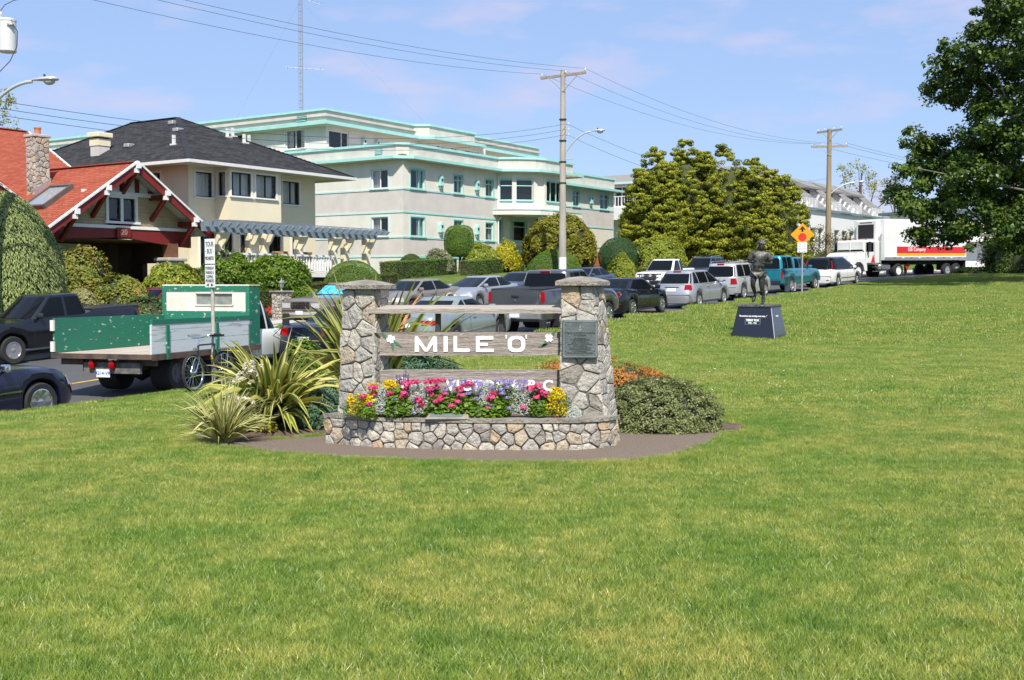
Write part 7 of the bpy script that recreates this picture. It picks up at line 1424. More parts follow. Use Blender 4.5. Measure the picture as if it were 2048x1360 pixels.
 # raised letters MILE 'O'
 def S(pts, name='letter', d=.008, par=b1): return MB().prism([(X(a), y0 - .001, Z(b)) for a, b in pts], (0, -d, 0)).obj(name, M_let, par)
 S([(829, 703.4), (829.3, 674), (832, 672.4), (835, 672.8), (852, 697), (866, 672.8), (869, 672.4), (873.5, 674), (874, 703.4), (866.5, 703.4), (866.6, 687), (855, 703), (848.5, 703), (837.6, 687.5), (837.6, 703.4)])
 S([(887, 703.6), (887, 672.6), (895, 672.6), (895, 703.6)]); S([(907, 704), (906.6, 672.6), (914, 672.6), (914, 697), (937.5, 697), (940, 699), (940, 702), (937.5, 704)])
 S([(952, 704), (951.5, 672.6), (985, 672.6), (987, 674.5), (986, 679), (959, 679.3), (959, 685.6), (975, 685.6), (976, 690), (975, 691.8), (959, 691.8), (959, 697.5), (987, 697.5), (988, 700), (987, 704)])
 for px in (1012.5, 1052.5): S([(px - 1.7, 670), (px + 1.7, 670), (px + 1, 677.5), (px - 1, 677.5)], 'apostrophe')
 o = MB(); nn = 36; V = []
 for rx, rz, dy in ((17.5, 16.2, 0), (17.5, 16.2, -.008), (9.6, 9.6, -.008), (9.6, 9.6, 0)):
  for k in range(nn): t = 2 * PI * k / nn; c, s_ = math.cos(t), math.sin(t); f = 1 / (abs(c) ** 2.9 + abs(s_) ** 2.9) ** (1 / 2.9); V.append((X(1033 + rx * c * f), y0 + dy, Z(688 + rz * s_ * f)))
 o.add(V, [(r * nn + k, r * nn + (k + 1) % nn, (r + 1) * nn + (k + 1) % nn, (r + 1) * nn + k) for r in range(3) for k in range(nn)]).obj('letter', M_let, b1)
 text_obj('lettering', 'VICTORIA', .150, M_let, b2, (X(966), y0 - .004, Z(772)), (PI / 2, 0, 0), bold=.0048, sx=1.02, space=1.12); text_obj('lettering', 'B.C.', .150, M_let, b2, (X(1086), y0 - .004, Z(772)), (PI / 2, 0, 0), bold=.0048, sx=1.0, space=1.25)
 cz = Z(772); rg_ = MB()
 for k in range(40): pass
 V = []; cxx, r0 = X(804), .105
 for r, dy in ((r0, 0), (r0, -.008), (r0 - .017, -.008), (r0 - .017, 0)): V += [(cxx + r * math.cos(2 * PI * k / 40), y0 + dy, cz - .015 + r * math.sin(2 * PI * k / 40)) for k in range(40)]
 rg_.add(V, [(q * 40 + k, q * 40 + (k + 1) % 40, (q + 1) * 40 + (k + 1) % 40, (q + 1) * 40 + k) for q in range(3) for k in range(40)]).obj('ring_emblem', M_let, b2)
 MB().prism([(cxx - .03, y0, cz + .055), (cxx + .025, y0, cz + .06), (cxx + .005, y0, cz + .02), (cxx + .03, y0, cz - .04), (cxx - .01, y0, cz - .03), (cxx - .01, y0, cz + .02)], (0, -.008, 0)).obj('emblem_figure', M_let, b2)
 # carved dogwood flowers
 mg = mat('leaf_paint', (.05, .16, .09), .6)
 for i, (px, py, an, lv) in enumerate(((781, 678, 0, ((-14, -8, 2.2), (14, 10, -.6), (4, 14, -1.5))), (1098, 676, .5, ((9, -9, .9), (-8, 12, -2.4), (-12, 15, -2.8))))):
  fl = MB()
  for k in range(4): a = an + k * PI / 2 + .3; c = Vector((X(px), 0, Z(py))); P = [c + Vector((math.cos(a + q) * r, 0, math.sin(a + q) * r)) for q, r in ((-.75, .030), (-.35, .046), (0, .040), (.35, .046), (.75, .030))]; fl.prism([(c.x, y0, c.z)] + [(p.x, y0, p.z) for p in P], (0, -.007 - .001 * k, 0))
  fo = fl.obj('carved_flower', M_let, b1)
  for dx, dy, aa in lv: c = Vector((X(px + dx), y0, Z(py + dy))); e = Vector((math.cos(aa), 0, math.sin(aa))); s_ = Vector((-e.z, 0, e.x)); MB().prism([c - e * .055, c - e * .01 + s_ * .016, c + e * .055, c - e * .01 - s_ * .016], (0, -.006, 0)).obj('carved_leaf', mg, fo)
 # bronze plaque
 pm = mat('patinated_bronze', (.155, .18, .175), .45, .35, vs=7, col2=(.10, .12, .12), bump=.3); pl = mat('plaque_relief', (.27, .30, .29), .45, .3); pd = mat('plaque_dark', (.045, .05, .05), .6); x0, x1, zb, zt, yy = X(1125, 11.45), X(1196, 11.45), Z(716.5, 11.45), Z(640.5, 11.45), 11.452
 P = MB().bbox(x0, x1, yy, yy + .05, zb, zt, .004).obj('plaque', pm, T, label='grey bronze plaque with a small crest and lines of raised text')
 e = .012
 for a in ((x0 + e, x1 - e, zt - e - .006, zt - e), (x0 + e, x1 - e, zb + e, zb + e + .006), (x0 + e, x0 + e + .006, zb + e, zt - e), (x1 - e - .006, x1 - e, zb + e, zt - e)): MB().box(a[0], a[1], yy - .004, yy, a[2], a[3]).obj('plaque_border', pl, P)
 cx_ = (x0 + x1) / 2; hh = zt - zb
 for t, k, sz in (('THE B.C. AND ROYAL A.C.P.B.A.', .335, .0215), ('OF CANADA', .395, .0215), ('COMMEMORATE', .475, .015), ('ALL BRITISH COLUMBIA MOTORISTS', .513, .0145), ('COMMUNITY WITH A', .552, .0145), ('SERIES OF MILE POSTS FROM MILE', .595, .0145), ('ZERO AT BEACON HILL PARK NORTHWARD', .64, .0145), ('MILE O VICTORIA B.C.', .683, .0145), ('TO MARK THE OTHER HIGHWAY', .727, .0145), ('THIS POST WAS SET BY THE PARK BOARD', .77, .0145), ('OF VICTORIA AND', .815, .0145), ('DOMINION HIGHWAY WITH CENTRAL CANADA', .86, .0145)): text_obj('lettering', t, sz, pd, P, (cx_, yy - .002, zt - hh * k), (PI / 2, 0, 0), depth=.004, sx=.98 if len(t) < 30 else .82)
 for dx, dz in ((.035, .045), (.035, .31), (x1 - x0 - .035, .045), (x1 - x0 - .035, .31)): MB().lathe([(.006, 0), (.005, .004), (.001, .005)], 8, Matrix.Translation((x0 + dx, yy, zt - dz)) @ Matrix.Rotation(PI / 2, 4, 'X')).obj('bolt', pd, P)
 cr = MB(); zc = zt - .072
 for dz, w, h in ((0, .016, .022), (-.022, .03, .012), (-.036, .022, .012), (.02, .012, .012)): cr.bbox(cx_ - w / 2, cx_ + w / 2, yy - .006, yy, zc + dz - h / 2, zc + dz + h / 2, .002)
 o = cr.obj('crest', pl, P); o['kind'] = 'stuff'
 # small wedge with a bronze tablet on the coping
 q = MB().prism([(X(850, 11.27), 11.24, .325), (X(936, 11.27), 11.24, .325), (X(928, 11.27), 11.36, .378), (X(868, 11.27), 11.36, .378)], (0, .0, 0)); a, b = X(849, 11.25), X(938, 11.25)
 w = MB().add([(a, 11.23, .326), (b, 11.23, .326), (b, 11.46, .326), (a, 11.46, .326), (a + .01, 11.235, .336), (b - .01, 11.235, .336), (b - .03, 11.45, .408), (a + .07, 11.45, .408)], [(0, 1, 5, 4), (1, 2, 6, 5), (2, 3, 7, 6), (3, 0, 4, 7), (4, 5, 6, 7)]).obj('tablet_base', M_cap, T); MB().add([(a + .04, 11.26, .346), (b - .07, 11.26, .346), (b - .08, 11.43, .403), (a + .09, 11.43, .403)], [(0, 1, 2, 3)]).obj('tablet', mat('green_bronze', (.16, .22, .20), .5, .2), w)
monument()
# ---------------------------------------------------------------- strap-leaved plants
STRAP = {'flax': leafmat('variegated_flax_leaf', [(0, (.06, .11, .02)), (.35, (.13, .19, .035)), (.5, (.36, .37, .07)), (.8, (.56, .53, .14)), (1, (.66, .58, .25))], .45, .25), 'green': leafmat('green_flax_leaf', [(0, (.05, .085, .02)), (.4, (.12, .165, .035)), (.6, (.28, .30, .07)), (.9, (.44, .42, .12)), (1, (.55, .22, .06))], .42, .22), 'yucca': leafmat('variegated_yucca_leaf', [(0, (.09, .13, .035)), (.4, (.18, .23, .06)), (.6, (.50, .48, .16)), (1, (.66, .62, .30))], .45, .25)}
def strap_plant(name, label, base, n, L, w, m, seed, spread=(.15, 1.2), arch=.8, fold=.25, edge=(.55, .95), mid=(.0, .4), dead=.05, lean=(0, 0)):
 T = thing(name, label, 'plant', base); rg = np.random.default_rng(seed)
 for i in range(n):
  a = rg.uniform(0, 2 * PI); tilt = rg.uniform(*spread) ** 1.0; ln = L * rg.uniform(.6, 1.1); ww = w * rg.uniform(.7, 1.15); seg = 8; out = Vector((math.cos(a), math.sin(a), 0)) + Vector((lean[0], lean[1], 0)); out.normalize(); side = Vector((-out.y, out.x, 0))
  p = out * rg.uniform(0, .10) * L * .5 + side * rg.uniform(-.05, .05); d = out * math.sin(tilt * .55) + Vector((0, 0, math.cos(tilt * .55))); ar = arch * rg.uniform(.3, 1.25) * (.35 + tilt); kink = rg.integers(3, 8) if rg.random() < .3 else 99; P = []; V = []; Fc = []; tw = rg.uniform(-.5, .5); ro = rg.uniform(-1.1, 1.1)
  for k in range(seg + 1):
   t = k / seg; wk = ww * (.55 + .45 * math.sin(PI * min(1, t * 1.25 + .15))) * (1 - max(0, t - .55) / .45) ** .75 if t < 1 else .001; nn = side.cross(d).normalized(); s_ = (side * math.cos(ro + tw * t) + nn * math.sin(ro + tw * t)).normalized(); up = s_.cross(d).normalized()
   V += [p - s_ * wk / 2 + up * wk * fold, p - s_ * wk * .2, p + s_ * wk * .2, p + s_ * wk / 2 + up * wk * fold]; p = p + d * ln / seg; bend = ar * (.10 + .30 * t) + (1.2 if k == kink else 0); d = (d + Vector((out.x * bend * .35, out.y * bend * .35, -bend * .55))).normalized()
   if p.z < .02: p.z = .02; d.z = max(d.z, 0); d.normalize()
  for k in range(seg): Fc += [(k * 4 + j, k * 4 + j + 1, k * 4 + 5 + j, k * 4 + 4 + j) for j in range(3)]
  e = rg.uniform(*edge); c = rg.uniform(*mid); c = e if rg.random() < .25 else c
  if rg.random() < dead: e = c = 1.0
  link('leaf', np_mesh('leaf', V, Fc, STRAP[m], [e, c, e] * seg), T)
 MB().lathe([(.09 * L, -.05), (.10 * L, .02), (.03 * L, .12)], 10).obj('crown', M_bark, T); return T
def gp(px, py, y=None):
 """point of the lawn plane under a pixel near the monument"""
 d = ray(px, py); t = -EYE.z / d.z; return (d.x * t, d.y * t)
def planting():
 x, y = gp(548, 853); strap_plant('flax_plant', 'large yellow variegated flax with arching leaves left of the monument', (x, y, 0), 210, 1.2, .145, 'flax', 1, (.25, 1.6), 1.5, fold=.12, dead=.04)
 strap_plant('flax_plant', 'tall green flax standing behind the left pillar', (-1.75, 14.3, 0), 160, 1.75, .135, 'green', 2, (.1, 1.2), .7, fold=.12, edge=(.55, .85), dead=.05, lean=(0, 0))
 x, y = gp(447, 886); strap_plant('yucca_plant', 'small cream striped yucca at the front left corner of the bed', (x, y, 0), 210, .70, .046, 'yucca', 3, (.15, 1.75), .7, fold=.12, dead=.02)
 x, y = gp(505, 868); t = strap_plant('yucca_plant', 'second striped yucca with white bell flowers, beside the front corner one', (x, y + .25, 0), 70, .66, .030, 'yucca', 4, (.3, 1.7), .45, dead=.03)
 rg = np.random.default_rng(5); wm = leafmat('cream_petals', [(0, (.66, .60, .46)), (1, (.82, .78, .66))], .6, .3)
 for (px, py, dx) in ((512, 722, .0), (462, 788, -.1), (488, 795, .1)):
  p = Vector((X(px, 12.6) - t.location.x, 12.6 - t.location.y, Z(py, 12.6))); st = MB().tube([(0, 0, .1), (p.x * .4, p.y * .5, .5), tuple(p)], .012, 6).obj('flower_stem', LM_stem, t); C = []
  for k in range(30 if px == 512 else 22):
   u = rg.random(); c = p + Vector((rg.normal(0, .05) - .18 * u * (1 if px == 512 else .3), rg.normal(0, .03), -.22 * u * (1 if px == 512 else .7) + rg.normal(0, .02))); C += [(c.x + rg.normal(0, .008), c.y, c.z + rg.normal(0, .008)) for _ in range(5)]
  C = np.array(C); leaf_mesh('flower_bells', leaf_quads(C, rg.normal(size=C.shape), .055, .75, rg=rg), wm, rng01(rg, len(C)), t)['kind'] = 'stuff'
 b = bush
 sp = dict(asp=.16, amp=.12, clump=60, zmin=-.2, lift=.2, stem=False)
 b('spurge_plant', 'mound of blue green spurge seen between the two boards', 'plant', (-1.12, 14.1, 0), (.62, .5, .66), 9000, .085, 'spurge', seed=61, **sp)
 b('spurge_plant', 'small spurge rosettes below the large variegated flax', 'plant', (-2.55, 13.15, 0), (.3, .22, .24), 2200, .085, 'spurge', seed=62, **sp)
 b('spurge_plant', 'spurge against the outer foot of the left pillar', 'plant', (-2.12, 13.1, 0), (.26, .25, .42), 3000, .085, 'spurge', seed=63, **sp)
 b('spurge_plant', 'little spurge at the foot of the yellow flax, nearest the apron', 'plant', (-2.95, 13.05, 0), (.22, .2, .26), 1600, .08, 'spurge', seed=69, **sp)
 b('heath_plant', 'orange and pink flowering heath behind the right pillar', 'plant', (1.05, 14.6, 0), (1.12, .6, .62), 16000, .034, 'heather', seed=64, amp=.14, clump=150, lift=.2, stem=False)
 b('hebe_shrub', 'low rounded grey green shrub of tight whorls right of the monument', 'shrub', (1.66, 12.98, 0), (.72, .62, .53), 30000, .030, 'hebe', seed=65, amp=.05, clump=620, thick=.10, lift=.12, zmin=-.2, asp=.5, f=2)
 b('laurel_bush', 'small glossy green bush between the flatbed cab and the flax', 'shrub', (-2.95, 16.2, 0), (.27, .25, .42), 2600, .055, 'green', seed=66, amp=.25, clump=30, tips=.2, lift=1.05, zmin=-.9)
 b('yellow_pansies', 'patch of yellow flowers under the flax near the yucca', 'plant', (-2.72, 12.75, 0), (.10, .10, .12), 350, .04, 'yellow', seed=67, stem=False)
 # planter flowers, each plant by itself
 pink = leafmat('geranium_pink', [(0, (.50, .03, .12)), (.5, (.72, .07, .22)), (1, (.80, .16, .34))], .5, .25); purp = leafmat('ageratum_violet', [(0, (.26, .20, .52)), (1, (.46, .38, .78))], .6, .2); yel = leafmat('marigold_yellow', [(0, (.70, .48, .01)), (1, (.85, .68, .02))], .5, .2)
 silver = leafmat('dusty_miller_leaf', leafcols((.30, .33, .30), (.44, .47, .43), (.60, .62, .58)), .7, .15); ger = leafmat('geranium_leaf', leafcols((.05, .11, .015), (.12, .22, .02), (.26, .36, .05)), .45, .3); mgr = leafmat('marigold_leaf', leafcols((.06, .12, .015), (.13, .2, .03)), .5, .2)
 def head(name, m, r, n, seed, sz, flat=.8):
  q = np.random.default_rng(seed); d = unit(n, q, -.4); return np_mesh(name, leaf_quads(d * r * np.array([1, 1, flat]), d + q.normal(size=(n, 3)) * .4, sz, .9, rg=q), np.arange(n * 4).reshape(-1, 4), m, q.random(n))
 hp = [head('flower_head', pink, .026, 46, k, .022) for k in range(3)]; hu = [head('flower_head', purp, .024, 70, 9 + k, .009, .55) for k in range(2)]; hy = head('flower_head', yel, .008, 12, 5, .013, .5)
 def q2(zx, zy, y): px, py = 680 + zx / 4.267, 740 + zy / 4.267; return Vector((X(px, y), y, Z(py, y)))
 plants = {}
 def plant(kind, zx, top, rx, n, m, lf, asp, lab, seed, y=11.5, bot=405):
  pt, pb = q2(zx, top, y), q2(zx, bot, y - .05); h = pt.z - .27; T = thing(kind, lab, 'flower', (pt.x, y, .27)); g = np.random.default_rng(seed); d = unit(n, g, -.2); P = d * (1 - .35 * g.random((n, 1))) * np.array([rx / 4.267 * 11.5 / F * 1.5, .15, h * .68]) + np.array([0, 0, h * .36]); P = P[P[:, 2] > .0]; k = len(P)
  leaf_mesh('foliage', leaf_quads(P, P * 2 + g.normal(size=(k, 3)) * .5 + np.array([0, -.5, .8]), lf * g.uniform(.6, 1.3, k), asp, rg=g), m, rng01(g, k), T); plants.setdefault(kind.split('_')[0], []).append((zx, T)); return T
 LB = 'in the planter'
 for i, (zx, top, rx, lab) in enumerate(((160, 210, 110, 'low yellow marigold at the left end of the planter'), (430, 100, 70, 'yellow marigold beneath the ring emblem'), (1850, 160, 95, 'tall yellow marigold at the right end of the planter'))): plant('marigold_plant', zx, top, rx, 1500, mgr, .018, .5, lab, 70 + i, 11.5 - (.05 if i != 1 else -.12))
 for i, (zx, top, rx, lab) in enumerate(((330, 130, 85, 'silver dusty miller beside the left marigold'), (690, 110, 115, 'big silver dusty miller left of the V of VICTORIA'), (1245, 95, 62, 'narrow silver dusty miller under the T and O'), (1585, 130, 125, 'biggest silver dusty miller below the letter B'), (1965, 300, 55, 'small silver dusty miller at the far right end of the planter'))): plant('dusty_miller', zx, top, rx * 1.15, 3000, silver, .036, .22, lab, 80 + i, 11.49)
 for i, (zx, top, rx, lab) in enumerate(((500, 170, 110, 'pink geranium below the ring emblem'), (240, 240, 60, 'pink geranium among the left marigolds'), (840, 170, 120, 'pink geranium under the letters V and I'), (1030, 190, 110, 'pink geranium behind the little tablet'), (1280, 230, 120, 'pink geranium in the middle right of the planter'), (1690, 180, 70, 'pink geranium left of the tall marigold'))): plant('geranium_plant', zx, top, rx, 1500, ger, .042, .95, lab, 90 + i, 11.46)
 for i, (zx, top, rx, lab) in enumerate(((1390, 120, 130, 'tall violet ageratum under the letters R I A'), (1110, 190, 100, 'violet ageratum between the geraniums, under the letter C'), (900, 200, 90, 'violet ageratum left of the middle of the planter'), (480, 280, 60, 'small violet ageratum low at the left'))): plant('ageratum_plant', zx, top, rx, 1700, ger, .03, .7, lab, 100 + i, 11.5)
 def heads(kind, ms, pts, y, par='ab'):
  for i, (zx, zy) in enumerate(pts): tx, T = min(plants[kind], key=lambda t: abs(t[0] - zx)); p = q2(zx, zy, y + g2.uniform(-.05, .03)); link('flower_head', ms[i % len(ms)], T, p - T.location, (g2.uniform(-.4, .1), 0, g2.uniform(0, 6)), (g2.uniform(.95, 1.4),) * 3)
 g2 = np.random.default_rng(44)
 P1 = [(270, 155), (290, 150), (285, 205), (270, 210), (215, 240), (190, 228), (240, 295), (430, 200), (410, 205), (410, 245), (545, 120), (570, 125), (600, 105), (625, 110), (560, 165), (545, 205), (555, 215), (530, 225), (660, 100), (665, 255), (680, 315), (690, 330), (775, 208), (745, 108), (815, 95), (800, 100), (880, 95), (870, 85), (820, 150), (870, 215), (890, 205), (855, 250), (840, 262), (950, 310), (960, 350), (985, 355), (1000, 270), (985, 280), (1075, 130), (1090, 120), (1050, 140), (1110, 125), (1025, 220), (1020, 165), (1265, 250), (1290, 240), (1280, 270), (1290, 200), (1265, 325), (1320, 200), (1650, 155), (1665, 160), (1690, 135), (1715, 185), (1745, 195), (1740, 210), (1690, 230), (1675, 238), (1850, 412)]
 P2 = [(515, 260), (490, 315), (440, 365), (465, 355), (870, 180), (885, 190), (905, 165), (940, 120), (970, 118), (1000, 175), (985, 180), (1085, 205), (1100, 200), (1120, 185), (1150, 165), (1165, 160), (1300, 130), (1330, 95), (1350, 90), (1380, 100), (1400, 110), (1430, 105), (1460, 115), (1490, 100), (1500, 115), (1520, 130), (1390, 190), (1385, 200), (1430, 235), (1280, 295), (1305, 305), (1440, 325), (1200, 355), (1205, 360), (1575, 100), (1560, 95), (1590, 105), (1705, 290), (1160, 250), (1190, 130)]
 heads('geranium', hp, P1, 11.38); heads('ageratum', hu, P2 + [(g2.uniform(880, 1560), g2.uniform(85, 230)) for _ in range(22)] + [(g2.uniform(430, 640), g2.uniform(230, 370)) for _ in range(8)], 11.39); heads('geranium', hp, [(g2.uniform(200, 1700), g2.uniform(160, 340)) for _ in range(5)], 11.37)
 Y = [(g2.uniform(60, 270), g2.uniform(205, 390)) for _ in range(105)] + [(g2.uniform(220, 340), g2.uniform(115, 260)) for _ in range(30)] + [(g2.uniform(375, 490), g2.uniform(90, 150)) for _ in range(70)] + [(1850 + g2.uniform(-110, 110) * (.4 + .6 * v), 150 + 240 * v) for v in g2.uniform(0, 1, 120)] + [(g2.uniform(580, 660), g2.uniform(370, 400)) for _ in range(8)]
 for k, (zx, T) in enumerate(plants['marigold']):
  mine = [p for p in Y if min(plants['marigold'], key=lambda t: abs(t[0] - p[0]))[0] == zx]
  for a, c in mine: p = q2(a, c, 11.37 if k != 1 else 11.46); link('flower_head', hy, T, p - T.location, (g2.uniform(0, .8), 0, g2.uniform(0, 6)), (g2.uniform(1.2, 1.8),) * 3)
 lv = thing('lavender_plant', 'dark violet lavender spikes rising in front of the ring emblem', 'flower', (X(805, 11.45), 11.45, .27))
 for k in range(9): a = g2.normal(0, .07); h = g2.uniform(.36, .5); MB().tube([(a * .4, 0, 0), (a, -.01, h)], .003, 4).obj('stem', LM_stem, lv); d = unit(60, g2, -1); C = d * np.array([.008, .008, .045]) + np.array([a, -.01, h - .03]); leaf_mesh('spike', leaf_quads(C, d, .014, .6, rg=g2), leafmat('lavender', [(0, (.10, .07, .25)), (1, (.2, .14, .42))], .6, .1), rng01(g2, 60), lv)
def rng01(rg, n): return np.clip(rg.beta(2, 2, n), 0, 1)
LM_stem = mat('plant_stem', (.12, .17, .04), .6)
planting()
# ---------------------------------------------------------------- bronze runner on a granite pedestal
def skin_mesh(name, joints, edges, m, root=0, sub=2):
 me = bpy.data.meshes.new(name); me.from_pydata([j[:3] for j in joints], edges, []); o = bpy.data.objects.new(name, me); COL.objects.link(o); md = o.modifiers.new('skin', 'SKIN'); md.use_smooth_shade = True
 if not me.skin_vertices: return o
 for i, j in enumerate(joints): me.skin_vertices[0].data[i].radius = (j[3], j[4] if len(j) > 4 else j[3]); me.skin_vertices[0].data[i].use_root = i == root
 s = o.modifiers.new('sub', 'SUBSURF'); s.levels = s.render_levels = sub; dg = bpy.context.evaluated_depsgraph_get(); dg.update(); m2 = bpy.data.meshes.new_from_object(o.evaluated_get(dg)); bpy.data.objects.remove(o); m2.name = name; m2.materials.clear(); m2.materials.append(m); m2.shade_smooth(); return m2
def statue():
 br = mat('dark_bronze', (.075, .07, .062), .42, .5, vs=14, col2=(.03, .028, .026), bump=.5, bs=35); brl = mat('worn_bronze', (.16, .155, .145), .5, .4, vs=16, col2=(.06, .058, .054), bump=.5, bs=30)
 D = 34.2; x, y = ray(1519, 568).x / ray(1519, 568).y * D, D; z0 = G(x, y) - .02; ph = .92; g = mat('black_granite', (.016, .019, .030), .2, vs=60, col2=(.009, .011, .02), coat=.3); gl = mat('granite_line', (.55, .55, .53), .6)
 Pd = thing('statue_pedestal', 'tapering black granite pedestal with white engraved lettering', 'pedestal', (x, y, z0), R(-28.5)); a, b = .655, .495
 MB().add([(-a, -a, 0), (a, -a, 0), (a, a, 0), (-a, a, 0), (-b, -b, ph), (b, -b, ph), (b, b, ph), (-b, b, ph)], [(0, 1, 5, 4), (1, 2, 6, 5), (2, 3, 7, 6), (3, 0, 4, 7), (4, 5, 6, 7)]).obj('block', g, Pd)
 MB().beam((a + .002, -a - .002, .0), (b + .002, -b - .002, ph), .014, .014).obj('corner_joint', gl, Pd); rg = np.random.default_rng(4); top = MB(); V = []; n = 40
 for zz, k in ((ph, 1), (ph + .03, 1.02), (ph + .075, 1.0)):
  for i in range(n): s = i / n * 4; e = int(s); t = s - e; c = [(-1, -1), (1, -1), (1, 1), (-1, 1), (-1, -1)]; q = Vector(c[e]).lerp(Vector(c[e + 1]), t) * (b + .03) * k * rg.uniform(.985, 1.012); V.append((q.x, q.y, zz))
 top.add(V, [(o + i, o + (i + 1) % n, o + n + (i + 1) % n, o + n + i) for o in (0, n) for i in range(n)] + [tuple(range(2 * n, 3 * n)), tuple(range(n))[::-1]]); top.obj('bronze_base', brl, Pd)
 tl = math.atan2(a - b, ph); fy = lambda z: -(a - (a - b) * z / ph) - .006; rot = (PI / 2 - tl, 0, 0)
 text_obj('lettering', '"Somewhere the hurting must stop..."', .062, M_let, Pd, (-.03, fy(.66), .66), rot, bold=.002, shear=.25, sx=.88, depth=.004); text_obj('lettering', 'TERRY FOX', .085, M_let, Pd, (-.03, fy(.535), .535), rot, bold=.004, sx=.88, depth=.004); text_obj('lettering', '1958 - 1981', .055, M_let, Pd, (-.03, fy(.455), .455), rot, bold=.002, depth=.004)
 for p, q in (((-.25, .60), (.20, .60)), ((-.25, .415), (.20, .415)), ((-.25, .415), (-.25, .60)), ((.20, .415), (.20, .60))): MB().beam((p[0], fy(p[1]), p[1]), (q[0], fy(q[1]), q[1]), .006, .006).obj('engraved_frame', mat('engraved_line', (.3, .3, .3), .6), Pd)
 text_obj('lettering', '"Somewhere..."', .062, M_let, Pd, (-fy(.66), -.02, .66), (PI / 2 - tl, 0, PI / 2), bold=.002, shear=.2, sx=.72, depth=.004)
 St = thing('runner_statue', 'bronze statue of a curly haired runner in shirt and shorts on the black pedestal', 'statue', (x, y, z0 + ph + .07), R(-12)); k = D / F
 def J(px, py, d, r, r2=None): return ((px - 1519) * k, d, (606 - py) * k, r * 1.28) + ((r2 * 1.25,) if r2 else ())
 J_ = [J(1516, 539, 0, .135, .10), J(1516.5, 530, -.01, .13, .095), J(1518, 518, -.02, .15, .10), J(1520, 507, -.01, .16, .10), J(1521, 500, -.02, .062), J(1521.6, 496, -.03, .058), J(1522.3, 491, -.05, .082, .088), J(1522.5, 485.5, -.04, .085, .09),
    J(1507.5, 503.5, 0, .068), J(1501.5, 512, .04, .056), J(1497.8, 520.5, .03, .044), J(1502.5, 521.5, -.12, .036), J(1507, 520.4, -.22, .026),
    J(1533, 504, 0, .068), J(1538.5, 513, .05, .056), J(1541.5, 524, .02, .044), J(1533, 525, -.13, .036), J(1524, 521.8, -.24, .026),
    J(1509.5, 545, 0, .10), J(1507, 556, -.05, .08), J(1505.8, 567, -.08, .058), J(1508, 575, .04, .052), J(1511.2, 585, .16, .036), J(1510, 590, .2, .04), J(1507.5, 597, .17, .038, .05), J(1506.5, 601.5, .13, .026),
    J(1523.5, 545, 0, .11), J(1523, 556, -.03, .085), J(1523, 567, -.06, .063), J(1525, 577, -.01, .062), J(1526.6, 588, .03, .04), J(1526.8, 599, .04, .045), J(1525, 603.5, -.05, .045, .035), J(1523, 604.3, -.17, .033, .028)]
 E = [(0, 1), (1, 2), (2, 3), (3, 4), (4, 5), (5, 6), (6, 7), (3, 8), (8, 9), (9, 10), (10, 11), (11, 12), (3, 13), (13, 14), (14, 15), (15, 16), (16, 17), (0, 18), (18, 19), (19, 20), (20, 21), (21, 22), (22, 23), (23, 24), (24, 25), (0, 26), (26, 27), (27, 28), (28, 29), (29, 30), (30, 31), (31, 32), (32, 33)]
 link('body', skin_mesh('body', J_, E, br), St)
 # shirt: loose, cut at the elbow; shorts
 SJ = [J(1516.5, 534, -.0, .155, .12), J(1517, 526, -.01, .155, .12), J(1518.5, 516, -.02, .172, .125), J(1520, 506.5, -.01, .185, .12), J(1520.8, 502.5, -.01, .09, .08), J(1507, 505, 0, .085), J(1501, 513.5, .03, .082), J(1499.2, 518, .03, .078), J(1534, 505.5, 0, .085), J(1539.8, 515, .04, .082), J(1541, 519.5, .03, .078)]
 link('shirt', skin_mesh('shirt', SJ, [(0, 1), (1, 2), (2, 3), (3, 4), (3, 5), (5, 6), (6, 7), (3, 8), (8, 9), (9, 10)], brl), St)
 SH = [J(1516.5, 538, 0, .158, .12), J(1510.5, 544, 0, .118), J(1507.8, 550, -.02, .112), J(1507, 552.5, -.03, .115), J(1523, 544, 0, .118), J(1524.4, 550, -.02, .112), J(1524.6, 552.5, -.03, .115)]; link('shorts', skin_mesh('shorts', SH, [(0, 1), (1, 2), (2, 3), (0, 4), (4, 5), (5, 6)], brl), St)
 c = J(1522.6, 486, -.03, 0)[:3]; d = unit(1, rg); hr = blob('hair', St, (c[0], c[1] + .01, c[2] + .015), (.128, .135, .125), 9, .3, 5, brl, zmin=-.15, k=1, res=26)
 f = MB(); hx, hy, hz = J(1521.8, 491, -.135, 0)[:3]; f.prism([(hx - .014, hy, hz - .02), (hx + .014, hy, hz - .02), (hx, hy + .01, hz + .03)], (0, -.022, 0)); f.obj('nose', br, St); MB().tube([(hx - .05, hy + .01, hz + .032), (hx, hy - .006, hz + .036), (hx + .05, hy + .01, hz + .032)], .009, 6).obj('brow', br, St); MB().tube([(hx - .022, hy + .004, hz - .045), (hx, hy - .004, hz - .047), (hx + .022, hy + .004, hz - .045)], .006, 5).obj('mouth', br, St)
 for sg in (-1, 1): MB().lathe([(.004, 0), (.02, .004), (.022, .014), (.004, .018)], 8, Matrix.Translation((hx + sg * .085, hy + .09, hz + .005)) @ Matrix.Rotation(sg * PI / 2, 4, 'Y') @ Matrix.Scale(1.5, 4, (1, 0, 0))).obj('ear', br, St, smooth=50); MB().lathe([(.001, 0), (.010, .004), (.001, .008)], 8, Matrix.Translation((hx + sg * .03, hy + .012, hz + .014)) @ Matrix.Rotation(PI / 2, 4, 'X')).obj('eye', br, St, smooth=50)
